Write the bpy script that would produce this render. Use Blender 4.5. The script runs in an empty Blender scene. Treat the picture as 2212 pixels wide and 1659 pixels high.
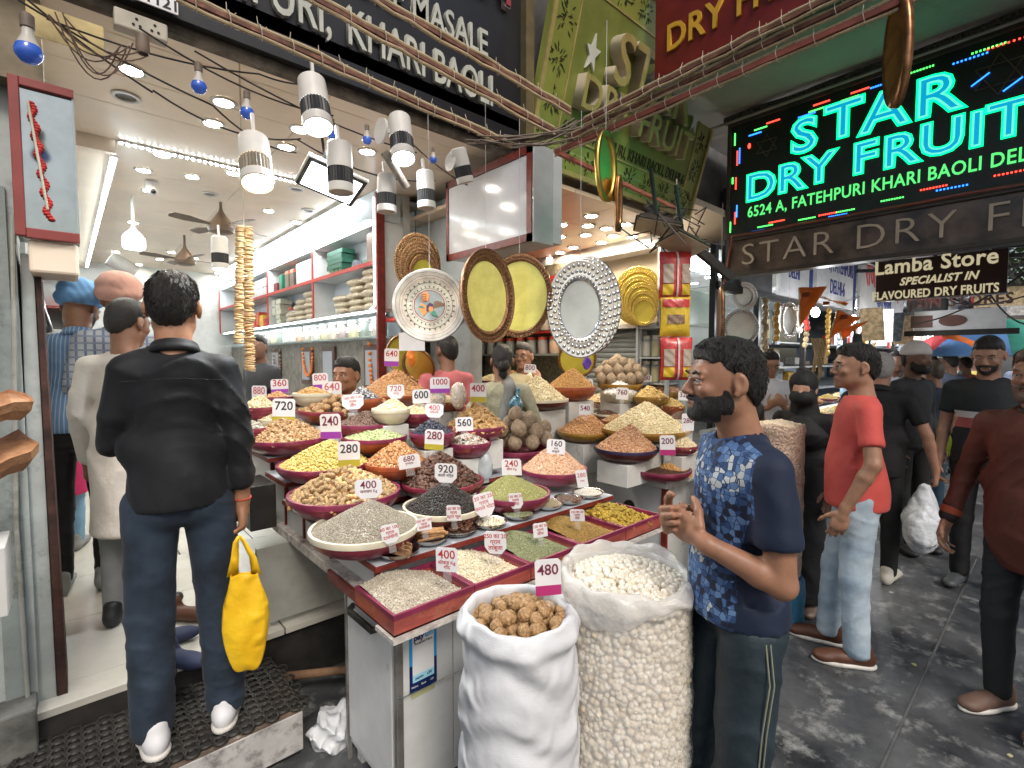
import bpy, math, random
import numpy as np
from mathutils import Vector, Matrix
random.seed(7);rng=np.random.default_rng(7)
R=math.radians;PI=math.pi
sc=bpy.context.scene;col=sc.collection
# ---------------------------------------------------------------- camera
FP, CX, CY, PITCH, AZ, CH=1077.0, 1106.0, 829.5, R(3.0), R(48.1), 1.6
cd=bpy.data.cameras.new('camera');cam=bpy.data.objects.new('camera', cd);col.objects.link(cam)
cd.sensor_width=36;cd.lens=36*FP/2212;cd.clip_start=.05;cd.clip_end=500
cam.location=(0, 0, CH);cam.rotation_euler=(PI/2-PITCH, 0, AZ-PI/2);sc.camera=cam
FW=np.array([math.cos(AZ),math.sin(AZ),0]);RT=np.array([math.sin(AZ),-math.cos(AZ),0]);UP=np.array([0,0,1.])
# ---------------------------------------------------------------- sky, sun, exposure
wd=bpy.data.worlds.new('World');sc.world=wd;wd.use_nodes=True
wn=wd.node_tree;wn.nodes.clear()
_o=wn.nodes.new('ShaderNodeOutputWorld');_b=wn.nodes.new('ShaderNodeBackground');_s=wn.nodes.new('ShaderNodeTexSky')
_s.sky_type='NISHITA';_s.sun_disc=False;_s.sun_elevation=R(48);_s.sun_rotation=R(200);_s.dust_density=4;_s.air_density=1.2;_s.ozone_density=.6
_b.inputs[1].default_value=.085
wn.links.new(_s.outputs[0], _b.inputs[0]);wn.links.new(_b.outputs[0], _o.inputs[0])
sd=bpy.data.lights.new('sun', 'SUN');sd.energy=1.1;sd.angle=R(18);sd.color=(1, .96, .9)
sun=bpy.data.objects.new('sun', sd);col.objects.link(sun);sun.location=(0, -5, 12)
_az=R(90-200);_el=R(48)
sun.rotation_euler=Vector((math.cos(_az)*math.cos(_el),math.sin(_az)*math.cos(_el),math.sin(_el))).to_track_quat('Z', 'Y').to_euler()
sc.view_settings.view_transform='Standard';sc.view_settings.look='None';sc.view_settings.gamma=1
sc.view_settings.use_curve_mapping=False;sc.view_settings.exposure=.75
sc.render.engine='CYCLES'
cy=sc.cycles;cy.use_denoising=True;cy.max_bounces=7;cy.diffuse_bounces=3;cy.glossy_bounces=3;cy.transmission_bounces=4
cy.transparent_max_bounces=12;cy.sample_clamp_indirect=6;cy.caustics_reflective=False;cy.caustics_refractive=False
cy.use_adaptive_sampling=True;cy.adaptive_threshold=.02
# ---------------------------------------------------------------- places: a pixel of the photograph on a known plane
def ray(px, py):
 u=(px-CX)/FP;v=(CY-py)/FP
 k=math.cos(PITCH)+v*math.sin(PITCH)
 return(FW*k+UP*(-math.sin(PITCH)+v*math.cos(PITCH))+RT*u)/k
def att(px, py, t):return np.array([0,0,CH])+ray(px, py)*t
def atx(px, py, X):d=ray(px, py);return np.array([0,0,CH])+d*(X/d[0])
def aty(px, py, Y):d=ray(px, py);return np.array([0,0,CH])+d*(Y/d[1])
def atz(px, py, z):d=ray(px, py);return np.array([0,0,CH])+d*((z-CH)/d[2])
def dep(p):return float(np.dot(np.asarray(p)[:2],FW[:2]))
# ---------------------------------------------------------------- materials
_m={}
def M(name, c=(.5,.5,.5), rough=.6, metal=0, var=.12, sc_=9, bump=.0, bs=60, c2=None, dirt=None, dirt_amt=.45, dscale=5, emit=None, es=0, spec=.5, trans=0, alpha=1, ior=1.45, sss=0, stretch=None, tint=None, coat=0, sheen=0, crease=0, cs=5, bd=.004):
 if name in _m:return _m[name]
 m=bpy.data.materials.new(name);m.use_nodes=True;nt=m.node_tree;N=nt.nodes;L=nt.links
 b=N['Principled BSDF'];b.inputs['Roughness'].default_value=rough;b.inputs['Metallic'].default_value=metal
 b.inputs['Specular IOR Level'].default_value=spec;b.inputs['IOR'].default_value=ior
 if trans:b.inputs['Transmission Weight'].default_value=trans
 if coat:b.inputs['Coat Weight'].default_value=coat;b.inputs['Coat Roughness'].default_value=.15
 if sheen:b.inputs['Sheen Weight'].default_value=sheen
 if alpha<1:b.inputs['Alpha'].default_value=alpha
 if sss:b.inputs['Subsurface Weight'].default_value=sss;b.inputs['Subsurface Scale'].default_value=.01;b.inputs['Subsurface Radius'].default_value=(1, .35, .2)
 tc=N.new('ShaderNodeTexCoord');mp=N.new('ShaderNodeMapping');L.new(tc.outputs['Object'], mp.inputs[0])
 if stretch:mp.inputs['Scale'].default_value=stretch
 lo=tuple(max(0,x*(1-var))for x in c)+(1, );hi=(tuple(min(1,x*(1+var))for x in c)if c2 is None else tuple(c2))+(1, )
 out=None
 if tint:
  at=N.new('ShaderNodeAttribute');at.attribute_name='tint'
  cr=N.new('ShaderNodeValToRGB');cr.color_ramp.interpolation='LINEAR'
  e=cr.color_ramp.elements
  e[0].position=0;e[0].color=tuple(tint[0])+(1, );e[1].position=1;e[1].color=tuple(tint[-1])+(1, )
  for i, t_ in enumerate(tint[1:-1]):x=e.new((i+1)/(len(tint)-1));x.color=tuple(t_)+(1, )
  L.new(at.outputs['Fac'], cr.inputs[0]);out=cr.outputs[0]
  nz=N.new('ShaderNodeTexNoise');nz.inputs['Scale'].default_value=180;nz.inputs['Detail'].default_value=3;L.new(mp.outputs[0], nz.inputs[0])
  mx=N.new('ShaderNodeMix');mx.data_type='RGBA';mx.blend_type='MULTIPLY';mx.inputs[0].default_value=.5
  L.new(out, mx.inputs[6]);L.new(nz.outputs['Color'], mx.inputs[7]);L.new(nz.outputs['Fac'], mx.inputs[7])
  mr=N.new('ShaderNodeMapRange');mr.inputs[1].default_value=.3;mr.inputs[2].default_value=.7;mr.inputs[3].default_value=.75;mr.inputs[4].default_value=1.25
  L.new(nz.outputs['Fac'], mr.inputs[0]);L.new(mr.outputs[0], mx.inputs[7]);out=mx.outputs[2];mx.inputs[0].default_value=1
 elif var or c2:
  nz=N.new('ShaderNodeTexNoise');nz.inputs['Scale'].default_value=sc_;nz.inputs['Detail'].default_value=5;nz.inputs['Roughness'].default_value=.6
  L.new(mp.outputs[0], nz.inputs[0])
  cr=N.new('ShaderNodeValToRGB');cr.color_ramp.elements[0].position=.35;cr.color_ramp.elements[1].position=.65
  cr.color_ramp.elements[0].color=lo;cr.color_ramp.elements[1].color=hi
  L.new(nz.outputs['Fac'], cr.inputs[0]);out=cr.outputs[0]
 if dirt:
  n2=N.new('ShaderNodeTexNoise');n2.inputs['Scale'].default_value=dscale;n2.inputs['Detail'].default_value=9;n2.inputs['Roughness'].default_value=.72
  L.new(tc.outputs['Object'], n2.inputs[0])
  r2=N.new('ShaderNodeMapRange');r2.inputs[1].default_value=1-dirt_amt-.02;r2.inputs[2].default_value=1-dirt_amt+.16;r2.inputs[3].default_value=0;r2.inputs[4].default_value=.85
  L.new(n2.outputs['Fac'], r2.inputs[0])
  mx=N.new('ShaderNodeMix');mx.data_type='RGBA';L.new(r2.outputs[0], mx.inputs[0])
  if out is not None:L.new(out, mx.inputs[6])
  else:mx.inputs[6].default_value=tuple(c)+(1, )
  mx.inputs[7].default_value=tuple(dirt)+(1, );out=mx.outputs[2]
 if out is not None:L.new(out, b.inputs['Base Color'])
 else:b.inputs['Base Color'].default_value=tuple(c)+(1, )
 if crease:
  nr=N.new('ShaderNodeTexNoise');nr.noise_type='RIDGED_MULTIFRACTAL';nr.inputs['Scale'].default_value=cs;nr.inputs['Detail'].default_value=3;nr.inputs['Distortion'].default_value=.6;L.new(mp.outputs[0], nr.inputs[0])
  br=N.new('ShaderNodeBump');br.inputs['Strength'].default_value=crease;br.inputs['Distance'].default_value=.02;L.new(nr.outputs['Fac'], br.inputs['Height']);L.new(br.outputs[0], b.inputs['Normal'])
 if bump:
  n3=N.new('ShaderNodeTexNoise');n3.inputs['Scale'].default_value=bs;n3.inputs['Detail'].default_value=5;L.new(mp.outputs[0], n3.inputs[0])
  bp=N.new('ShaderNodeBump');bp.inputs['Strength'].default_value=bump;bp.inputs['Distance'].default_value=bd
  L.new(n3.outputs['Fac'], bp.inputs['Height'])
  if crease:L.new(br.outputs[0], bp.inputs['Normal'])
  L.new(bp.outputs[0], b.inputs['Normal'])
 if emit:b.inputs['Emission Color'].default_value=tuple(emit)+(1, );b.inputs['Emission Strength'].default_value=es
 _m[name]=m;return m
def bsdf(m):return m.node_tree.nodes['Principled BSDF']
# ---------------------------------------------------------------- naming and linking
def T(o, label=None, cat=None, group=None, kind=None):
 if label:o['label']=label
 if cat:o['category']=cat
 if group:o['group']=group
 if kind:o['kind']=kind
 return o
def E(name, loc=(0,0,0), label=None, cat=None, group=None, rz=0):
 o=bpy.data.objects.new(name, None);col.objects.link(o);o.location=tuple(loc);o.rotation_euler=(0, 0, rz);o.empty_display_size=.05
 return T(o, label, cat, group)
def link(name, me, parent=None, world=True):
 o=bpy.data.objects.new(name, me);col.objects.link(o)
 if parent is not None:
  o.parent=parent
  if world:o.location=tuple(-Vector(parent.location))
 return o
def kids(o, _c={}):
 return[x for x in o.children]
def dup(o, loc=None, rz=None, label=None, parent=None, scale=None):
 r=o.copy();col.objects.link(r)
 if parent is not None:r.parent=parent
 for ch in o.children:dup(ch, parent=r)
 if loc is not None:r.location=tuple(loc)
 if rz is not None:r.rotation_euler=(r.rotation_euler[0], r.rotation_euler[1], rz)
 if scale is not None:r.scale=(scale, )*3
 if label:r['label']=label
 return r
def mesh(name, V, F, mats, smooth=False, tint=None, mi=None):
 me=bpy.data.meshes.new(name);me.from_pydata([tuple(v)for v in V],[], F)
 for m in(mats if isinstance(mats,(list,tuple))else[mats]):me.materials.append(m)
 if mi:me.polygons.foreach_set('material_index', mi)
 if smooth:me.polygons.foreach_set('use_smooth',[True]*len(me.polygons))
 if tint is not None:a=me.attributes.new('tint', 'FLOAT', 'POINT');a.data.foreach_set('value', np.asarray(tint,dtype=np.float32))
 me.update();return me
def np_mesh(name, V, F, mats, smooth=True, tint=None):
 """V (n,3) float, F (m,k) int array"""
 me=bpy.data.meshes.new(name);V=np.ascontiguousarray(V, dtype=np.float32);F=np.ascontiguousarray(F, dtype=np.int32);k=F.shape[1]
 me.vertices.add(len(V));me.vertices.foreach_set('co', V.ravel())
 me.loops.add(F.size);me.loops.foreach_set('vertex_index', F.ravel())
 me.polygons.add(len(F));me.polygons.foreach_set('loop_start', np.arange(0,F.size,k,dtype=np.int32))
 me.update(calc_edges=True)
 if smooth:me.polygons.foreach_set('use_smooth', np.ones(len(F),dtype=bool))
 for m in(mats if isinstance(mats,(list,tuple))else[mats]):me.materials.append(m)
 if tint is not None:a=me.attributes.new('tint', 'FLOAT', 'POINT');a.data.foreach_set('value', np.asarray(tint,dtype=np.float32))
 return me
class MB:
 def __init__(s):s.V=[];s.F=[];s.I=[];s.cur=0
 def m(s, i):s.cur=i;return s
 def add(s, V, F):
  n=len(s.V);s.V+=[tuple(v)for v in V];s.F+=[[i+n for i in f]for f in F];s.I+=[s.cur]*len(F);return s
 def box(s, lo, hi, T_=None, jit=0):
  x0, y0, z0=lo;x1, y1, z1=hi
  V=[(x0,y0,z0),(x1,y0,z0),(x1,y1,z0),(x0,y1,z0),(x0,y0,z1),(x1,y0,z1),(x1,y1,z1),(x0,y1,z1)]
  if T_ is not None:V=[T_@Vector(v)for v in V]
  return s.add(V,[[0,3,2,1],[4,5,6,7],[0,1,5,4],[1,2,6,5],[2,3,7,6],[3,0,4,7]])
 def bar(s, a, b, w, h=None, up=(0,0,1)):
  """square bar from a to b"""
  h=h or w;a=Vector(a);b=Vector(b);d=(b-a);L=d.length;d.normalize();u=Vector(up)
  x=d.cross(u)
  if x.length<1e-4:x=d.cross(Vector((1,0,0)))
  x.normalize();u=x.cross(d)
  V=[p+x*sx*w/2+u*sz*h/2 for p in(a,b)for sx, sz in((-1,-1),(1,-1),(1,1),(-1,1))]
  return s.add(V,[[0,1,2,3],[7,6,5,4],[0,4,5,1],[1,5,6,2],[2,6,7,3],[3,7,4,0]])
 def cyl(s, a, b, r0, r1=None, n=12, caps=True):
  r1=r0 if r1 is None else r1;a=Vector(a);b=Vector(b);d=(b-a).normalized()
  x=d.orthogonal().normalized();y=d.cross(x)
  V=[p+(x*math.cos(2*PI*i/n)+y*math.sin(2*PI*i/n))*r for p, r in((a,r0),(b,r1))for i in range(n)]
  F=[[i,(i+1)%n,n+(i+1)%n,n+i]for i in range(n)]
  if caps:F+=[list(range(n))[::-1],[n+i for i in range(n)]]
  return s.add(V, F)
 def tube(s, pts, r, n=6, caps=True):
  P=[Vector(p)for p in pts];V=[];F=[];x=None
  for i, p in enumerate(P):
   d=(P[min(i+1,len(P)-1)]-P[max(i-1,0)]).normalized()
   x=d.orthogonal().normalized()if x is None else(x-d*x.dot(d)).normalized()
   y=d.cross(x);rr=r[i]if hasattr(r, '__len__')else r
   V+=[p+(x*math.cos(2*PI*k/n)+y*math.sin(2*PI*k/n))*rr for k in range(n)]
  for i in range(len(P)-1):F+=[[i*n+k,i*n+(k+1)%n,(i+1)*n+(k+1)%n,(i+1)*n+k]for k in range(n)]
  if caps:F+=[list(range(n))[::-1],[(len(P)-1)*n+k for k in range(n)]]
  return s.add(V, F)
 def lathe(s, prof, n=24, T_=None, wob=0, sx=1, sy=1, ph=0):
  V=[];F=[];k=len(prof)
  for i in range(n):
   a=2*PI*i/n;q=1+wob*math.sin(3*a+ph)+wob*.6*math.sin(5*a+2*ph+1)
   V+=[(r*q*math.cos(a)*sx,r*q*math.sin(a)*sy,z)for r, z in prof]
  if T_ is not None:V=[T_@Vector(v)for v in V]
  for i in range(n):F+=[[i*k+j,((i+1)%n)*k+j,((i+1)%n)*k+j+1,i*k+j+1]for j in range(k-1)]
  return s.add(V, F)
 def prism(s, poly, z0, z1, T_=None):
  n=len(poly);V=[(x,y,z)for z in(z0,z1)for x, y in poly]
  if T_ is not None:V=[T_@Vector(v)for v in V]
  return s.add(V,[list(range(n))[::-1],[n+i for i in range(n)]]+[[i,(i+1)%n,n+(i+1)%n,n+i]for i in range(n)])
 def quad(s, a, b, c, d):return s.add([a,b,c,d],[[0,1,2,3]])
 def ball(s, c, r, n=10, m=6, T_=None):
  r=(r, )*3 if not hasattr(r, '__len__')else r
  V=[Vector((r[0]*math.sin(PI*j/m)*math.cos(2*PI*i/n),r[1]*math.sin(PI*j/m)*math.sin(2*PI*i/n),r[2]*math.cos(PI*j/m)))for j in range(1,m)for i in range(n)]
  V+=[Vector((0,0,r[2])), Vector((0,0,-r[2]))]
  if T_ is not None:V=[T_@v for v in V]
  V=[v+Vector(c)for v in V]
  F=[[j*n+i,(j+1)*n+i,(j+1)*n+(i+1)%n,j*n+(i+1)%n]for j in range(m-2)for i in range(n)]
  t=(m-1)*n
  F+=[[t,i,(i+1)%n]for i in range(n)]+[[t+1,(m-2)*n+(i+1)%n,(m-2)*n+i]for i in range(n)]
  return s.add(V, F)
 def build(s, name, mats, parent=None, smooth=False, world=True, bevel=0, bseg=2):
  me=mesh(name, s.V, s.F, mats, smooth, mi=s.I);o=link(name, me, parent, world)
  if smooth=='auto' or smooth:
   try:me.set_sharp_from_angle(angle=R(38))
   except Exception:pass
  if bevel:
   b=o.modifiers.new('bevel', 'BEVEL');b.width=bevel;b.segments=bseg;b.limit_method='ANGLE';b.harden_normals=False
  return o
def frame(o, x, up):
 x=Vector(x).normalized();up=Vector(up);z=x.cross(up).normalized();up=z.cross(x)
 m=Matrix.Identity(4)
 for i in range(3):m[i][0]=x[i];m[i][1]=up[i];m[i][2]=z[i];m[i][3]=o[i]
 return m
_tx={}
def tmesh(s, size, ext=.002, off=0, space=1, shear=0, mat=None, bevel=0, sx=1):
 k=(s, size, ext, off, space, shear, mat.name, bevel, sx)
 if k in _tx:return _tx[k]
 c=bpy.data.curves.new('lettering', 'FONT');c.body=s;c.size=size;c.extrude=ext;c.offset=off;c.space_character=space;c.shear=shear
 c.align_x='CENTER';c.align_y='CENTER';c.resolution_u=3;c.bevel_depth=bevel;c.bevel_resolution=0
 o=bpy.data.objects.new('lettering', c);col.objects.link(o)
 dg=bpy.context.evaluated_depsgraph_get();dg.update()
 me=bpy.data.meshes.new_from_object(o.evaluated_get(dg));bpy.data.objects.remove(o);bpy.data.curves.remove(c)
 if sx!=1:me.transform(Matrix.Diagonal((sx,1,1,1)))
 me.materials.clear();me.materials.append(mat);_tx[k]=me;return me
def text(s, size, M4, mat, parent=None, ext=.002, off=0, space=1, shear=0, name='lettering', bevel=0, sx=1):
 me=tmesh(s, size, ext, off, space, shear, mat, bevel, sx);o=bpy.data.objects.new(name, me);col.objects.link(o)
 if parent is not None:
  o.parent=parent;M4=Matrix.Translation(-Vector(parent.location))@M4
 o.matrix_local=M4 if parent is not None else M4
 if parent is None:o.matrix_world=M4
 return o
def light(name, loc, energy, size=.1, color=(1,1,1), kind='POINT', parent=None, rot=None, spot=None, sy=None):
 l=bpy.data.lights.new(name, kind);l.energy=energy;l.color=color
 if kind=='AREA':
  l.size=size
  if sy:l.shape='RECTANGLE';l.size_y=sy
 else:l.shadow_soft_size=size
 if kind=='SPOT':l.spot_size=spot or R(90);l.spot_blend=.6
 o=bpy.data.objects.new(name, l);col.objects.link(o);o.location=tuple(loc)
 if rot is not None:o.rotation_euler=rot
 if parent is not None:o.parent=parent;o.location=tuple(Vector(loc)-Vector(parent.location))
 return o
 # ================================================================ soft bodies: distance fields polygonised with surface nets
def _f(a):return np.asarray(a, dtype=np.float32)
def sd_cap(P, a, b, r1, r2):
 a=_f(a);b=_f(b);pa=P-a;ba=b-a;h=np.clip((pa@ba)/max(float(ba@ba),1e-9), 0, 1)
 return np.linalg.norm(pa-h[:,None]*ba, axis=1)-(r1+(r2-r1)*h)
def sd_el(P, c, r, m=None):
 q=P-_f(c)
 if m is not None:q=q@_f(m)
 r=_f(r);k0=np.linalg.norm(q/r, axis=1);k1=np.linalg.norm(q/(r*r), axis=1)+1e-9
 return k0*(k0-1)/k1
def sd_tor(P, c, Rr, r, m=None):
 q=P-_f(c)
 if m is not None:q=q@_f(m)
 return np.sqrt((np.sqrt(q[:,0]**2+q[:,1]**2)-Rr)**2+q[:,2]**2)-r
def sd_box(P, c, h, r=0, m=None):
 q=P-_f(c)
 if m is not None:q=q@_f(m)
 q=np.abs(q)-(_f(h)-r);return np.linalg.norm(np.maximum(q,0), axis=1)+np.minimum(q.max(axis=1), 0)-r
def smin(a, b, k):
 h=np.clip(.5+.5*(b-a)/k, 0, 1);return b*(1-h)+a*h-k*h*(1-h)
def evalp(prims, P):
 d=None
 for p in prims:
  t=p[0];k=p[-1]
  if t=='c':v=sd_cap(P, *p[1:5])
  elif t=='e':v=sd_el(P, *p[1:4])
  elif t=='t':v=sd_tor(P, *p[1:5])
  elif t=='b':v=sd_box(P, *p[1:5])
  elif t=='-e':d=-smin(-d, sd_el(P,*p[1:4]), k);continue
  elif t=='-c':d=-smin(-d, sd_cap(P,*p[1:5]), k);continue
  elif t=='-b':d=-smin(-d, sd_box(P,*p[1:5]), k);continue
  elif t=='&':d=np.maximum(d, p[1](P));continue
  elif t=='n':d=d+p[1](P);continue
  d=v if d is None else smin(d, v, k)
 return d
def nets(f, lo, hi, res, band=None):
 lo=_f(lo);hi=_f(hi);B=4
 n=np.ceil((hi-lo)/(res*B)).astype(int)+1
 g=[lo[i]+res*B*(np.arange(n[i])+.5)-res*.5 for i in range(3)]
 X=np.stack(np.meshgrid(*g,indexing='ij'), -1).reshape(-1, 3).astype(np.float32)
 c=f(X).reshape(n)
 act=np.abs(c)<(band or res*B*1.6)
 Fd=np.repeat(np.repeat(np.repeat(c,B,0),B,1), B, 2).astype(np.float32)
 ai=np.argwhere(act)
 o=np.stack(np.meshgrid(*[np.arange(B)]*3,indexing='ij'), -1).reshape(-1, 3)
 idx=(ai[:,None,:]*B+o[None]).reshape(-1, 3)
 PP=(lo+idx*res).astype(np.float32)
 vals=np.concatenate([f(PP[i:i+200000])for i in range(0,len(PP),200000)])if len(PP)else np.zeros(0)
 Fd[idx[:,0], idx[:,1], idx[:,2]]=vals
 S=Fd<0
 s=Fd.shape;a=[slice(0,-1), slice(1,None)]
 cnt=np.zeros(tuple(x-1 for x in s), dtype=np.int8)
 for i in(0, 1):
  for j in(0, 1):
   for k in(0, 1):cnt+=S[a[i], a[j], a[k]]
 mc=np.argwhere((cnt>0)&(cnt<8))
 if not len(mc):return np.zeros((0,3)), np.zeros((0,4), int)
 vid=-np.ones(cnt.shape, dtype=np.int64);vid[mc[:,0], mc[:,1], mc[:,2]]=np.arange(len(mc))
 acc=np.zeros((len(mc),3));w=np.zeros(len(mc))
 cor=[(i,j,k)for i in(0,1)for j in(0,1)for k in(0,1)]
 val={q:Fd[mc[:,0]+q[0],mc[:,1]+q[1],mc[:,2]+q[2]]for q in cor}
 for q in cor:
  for ax in range(3):
   if q[ax]==1:continue
   q2=list(q);q2[ax]=1;q2=tuple(q2);A=val[q];Bv=val[q2];cr=(A<0)!=(Bv<0)
   t=np.where(cr, A/np.where(cr,A-Bv,1), 0)
   p=np.zeros((len(mc),3));p[:]=q;p[:, ax]=t
   acc+=p*cr[:, None];w+=cr
 V=lo+(mc+acc/np.maximum(w,1)[:,None])*res
 Fs=[]
 for ax in range(3):
  o1, o2=[(1,2),(2,0),(0,1)][ax]
  sl0=[slice(None)]*3;sl1=[slice(None)]*3;sl0[ax]=slice(0, -1);sl1[ax]=slice(1, None)
  ch=S[tuple(sl0)]!=S[tuple(sl1)];e=np.argwhere(ch)
  e=e[(e[:,o1]>0)&(e[:,o2]>0)&(e[:,o1]<s[o1]-1)&(e[:,o2]<s[o2]-1)]
  d1=np.zeros(3, int);d1[o1]=1;d2=np.zeros(3, int);d2[o2]=1
  q=[vid[tuple((e-x).T)]for x in(d1+d2,d2,0*d1,d1)]
  ins=S[tuple(e.T)]
  qa=np.stack(q, 1);qa[~ins]=qa[~ins][:, ::-1]
  Fs.append(qa)
 Fq=np.concatenate(Fs);Fq=Fq[(Fq>=0).all(1)]
 return V, Fq
def blob(name, prims, res, mat, parent=None, pad=.03, bounds=None, smooth=1):
 """one continuous surface round the primitives, in the parent's own frame"""
 if bounds is None:
  L=[];
  for p in prims:
   if p[0]=='c':L+=[_f(p[1])-max(p[3],p[4]), _f(p[1])+max(p[3],p[4]), _f(p[2])-max(p[3],p[4]), _f(p[2])+max(p[3],p[4])]
   elif p[0]in('e', 'b'):m=max(p[2])if p[3 if p[0]=='e' else 4]is not None else None;r=_f(p[2])if m is None else _f([m]*3)*(1 if p[0]=='e' else 1.3);L+=[_f(p[1])-r, _f(p[1])+r]
   elif p[0]=='t':L+=[_f(p[1])-p[2]-p[3], _f(p[1])+p[2]+p[3]]
  lo=np.min(L, 0)-pad;hi=np.max(L, 0)+pad
 else:lo, hi=bounds
 V, Fq=nets(lambda P:evalp(prims,P), lo, hi, res)
 for _ in range(smooth):
  if len(Fq)==0:break
  A=np.zeros((len(V),3));c=np.zeros(len(V))
  for i in range(4):
   j=Fq[:,(i+1)%4];ii=Fq[:, i]
   for d in range(3):A[:, d]+=np.bincount(ii, V[j,d], len(V))+np.bincount(j, V[ii,d], len(V))
   c+=np.bincount(ii, minlength=len(V))+np.bincount(j, minlength=len(V))
  V=V*.5+.5*A/np.maximum(c, 1)[:, None]
 return link(name, np_mesh(name,V,Fq,mat), parent, world=False)
def rotm(ax, an):return np.array(Matrix.Rotation(an,3,ax))
def basis(y, z):
 """columns x,y,z with y along the first vector"""
 y=_f(y)/np.linalg.norm(y);x=np.cross(y, _f(z));x/=np.linalg.norm(x);z=np.cross(x, y);return np.stack([x,y,z], 1)
def unit(v):v=_f(v);return v/np.linalg.norm(v)
def roth(v, ax, an):return np.array(Matrix.Rotation(an,3,Vector([float(x)for x in ax]))@Vector([float(x)for x in v]), dtype=np.float32)
def folds(amp, seed=0, f=26, dirx=(1,.3,.9)):
 rs=np.random.RandomState(seed);ph=rs.rand(6)*6.28;d=unit(dirx);e=unit(rs.randn(3))
 def g(P):
  w=.9*np.sin(P[:,2]*9+ph[0]+3*P[:,0])+.8*np.sin(P[:,0]*13+ph[1])+.6*np.sin(P[:,1]*15+ph[2])
  a=np.sin(P@d*f+w*2.2+ph[3]);b=np.sin(P@e*f*.55+w*1.6+ph[4])
  m=.5+.5*np.sin(P[:,2]*7+P[:,0]*8+ph[5])
  return-amp*(1.15*(1-np.abs(a))**2.6*m+.8*(1-np.abs(b))**2.6*(1-m)+.45*np.maximum(a,0)**2*m-.4)
 return g
def hand(W, d, pn, side, curl=.5, s=1., thumb=.6, spread=.0, fcurl=None):
 """palm and five fingers: W wrist, d direction, pn palm normal (the way the palm faces), side +1 right / -1 left"""
 W=_f(W);d=unit(d);pn=unit(_f(pn)-d*float(_f(pn)@d));x=np.cross(d, pn)*side
 L=[];m=np.stack([x,d,pn], 1)
 L.append(('c',W-d*.02*s,W+d*.03*s,.026*s,.024*s,.012))
 L.append(('e',W+d*.055*s,(.041*s,.052*s,.0165*s),m,.012))
 L.append(('c',W+d*.06*s+x*.024*s,W+d*.085*s+x*.03*s,.013*s,.0115*s,.008))
 L.append(('c',W+d*.06*s-x*.026*s,W+d*.08*s-x*.03*s,.013*s,.011*s,.008))
 fl=[(.031,.088,.044,.027,.020),(.0105,.093,.049,.031,.022),(-.0105,.090,.045,.029,.021),(-.030,.080,.035,.022,.018)]
 for i, (ox, oy, a, b, c)in enumerate(fl):
  cu=(fcurl[i]if fcurl else curl);p=W+d*oy*s+x*ox*s;dd=unit(d+x*(ox*spread*12));r=(.0092, .0095, .009, .0078)[i]*s
  for k, (ln, q)in enumerate(((a,.75),(b,1.25),(c,.8))):
   dd=roth(dd, np.cross(dd,pn), cu*q)
   p2=p+dd*ln*s;L.append(('c',p,p2,r*(1-.07*k),r*(.93-.08*k),.003 if k else.006));p=p2
 p=W+d*.022*s+x*.03*s;dd=unit(x*.75+d*.75+pn*.35)
 for k, ln in enumerate((.042,.032,.025)):
  p2=p+dd*ln*s;L.append(('c',p,p2,(.0145,.0115,.0105)[k]*s,(.0118,.0108,.0085)[k]*s,.008));p=p2
  dd=unit(dd+d*.35*thumb-x*.35*thumb+pn*.28*thumb)
 return L
def skin_mat(c):
 k='skin_%02d%02d%02d'%tuple(int(x*99)for x in c)
 return M(k, c, .42, 0, .10, 22, .25, 320, sss=.08, spec=.45, bd=.0015)
HAIR=M('black_hair',(.012,.010,.009), .42, 0, .4, 30, .9, 90, spec=.5, stretch=(6,6,.7), bd=.006)
GREYH=M('grey_hair',(.36,.35,.33), .5, 0, .4, 40, .9, 90, stretch=(6,6,1), bd=.005)
DGREYH=M('greying_hair',(.07,.065,.06), .5, 0, .5, 40, .9, 90, stretch=(6,6,1), bd=.005)
EYEW=M('eye_white',(.42,.39,.36), .25, var=0);IRIS=M('dark_iris',(.015,.009,.006), .08, var=0)
LIPM=M('lips',(.22,.09,.07), .45, var=.08)
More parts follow.
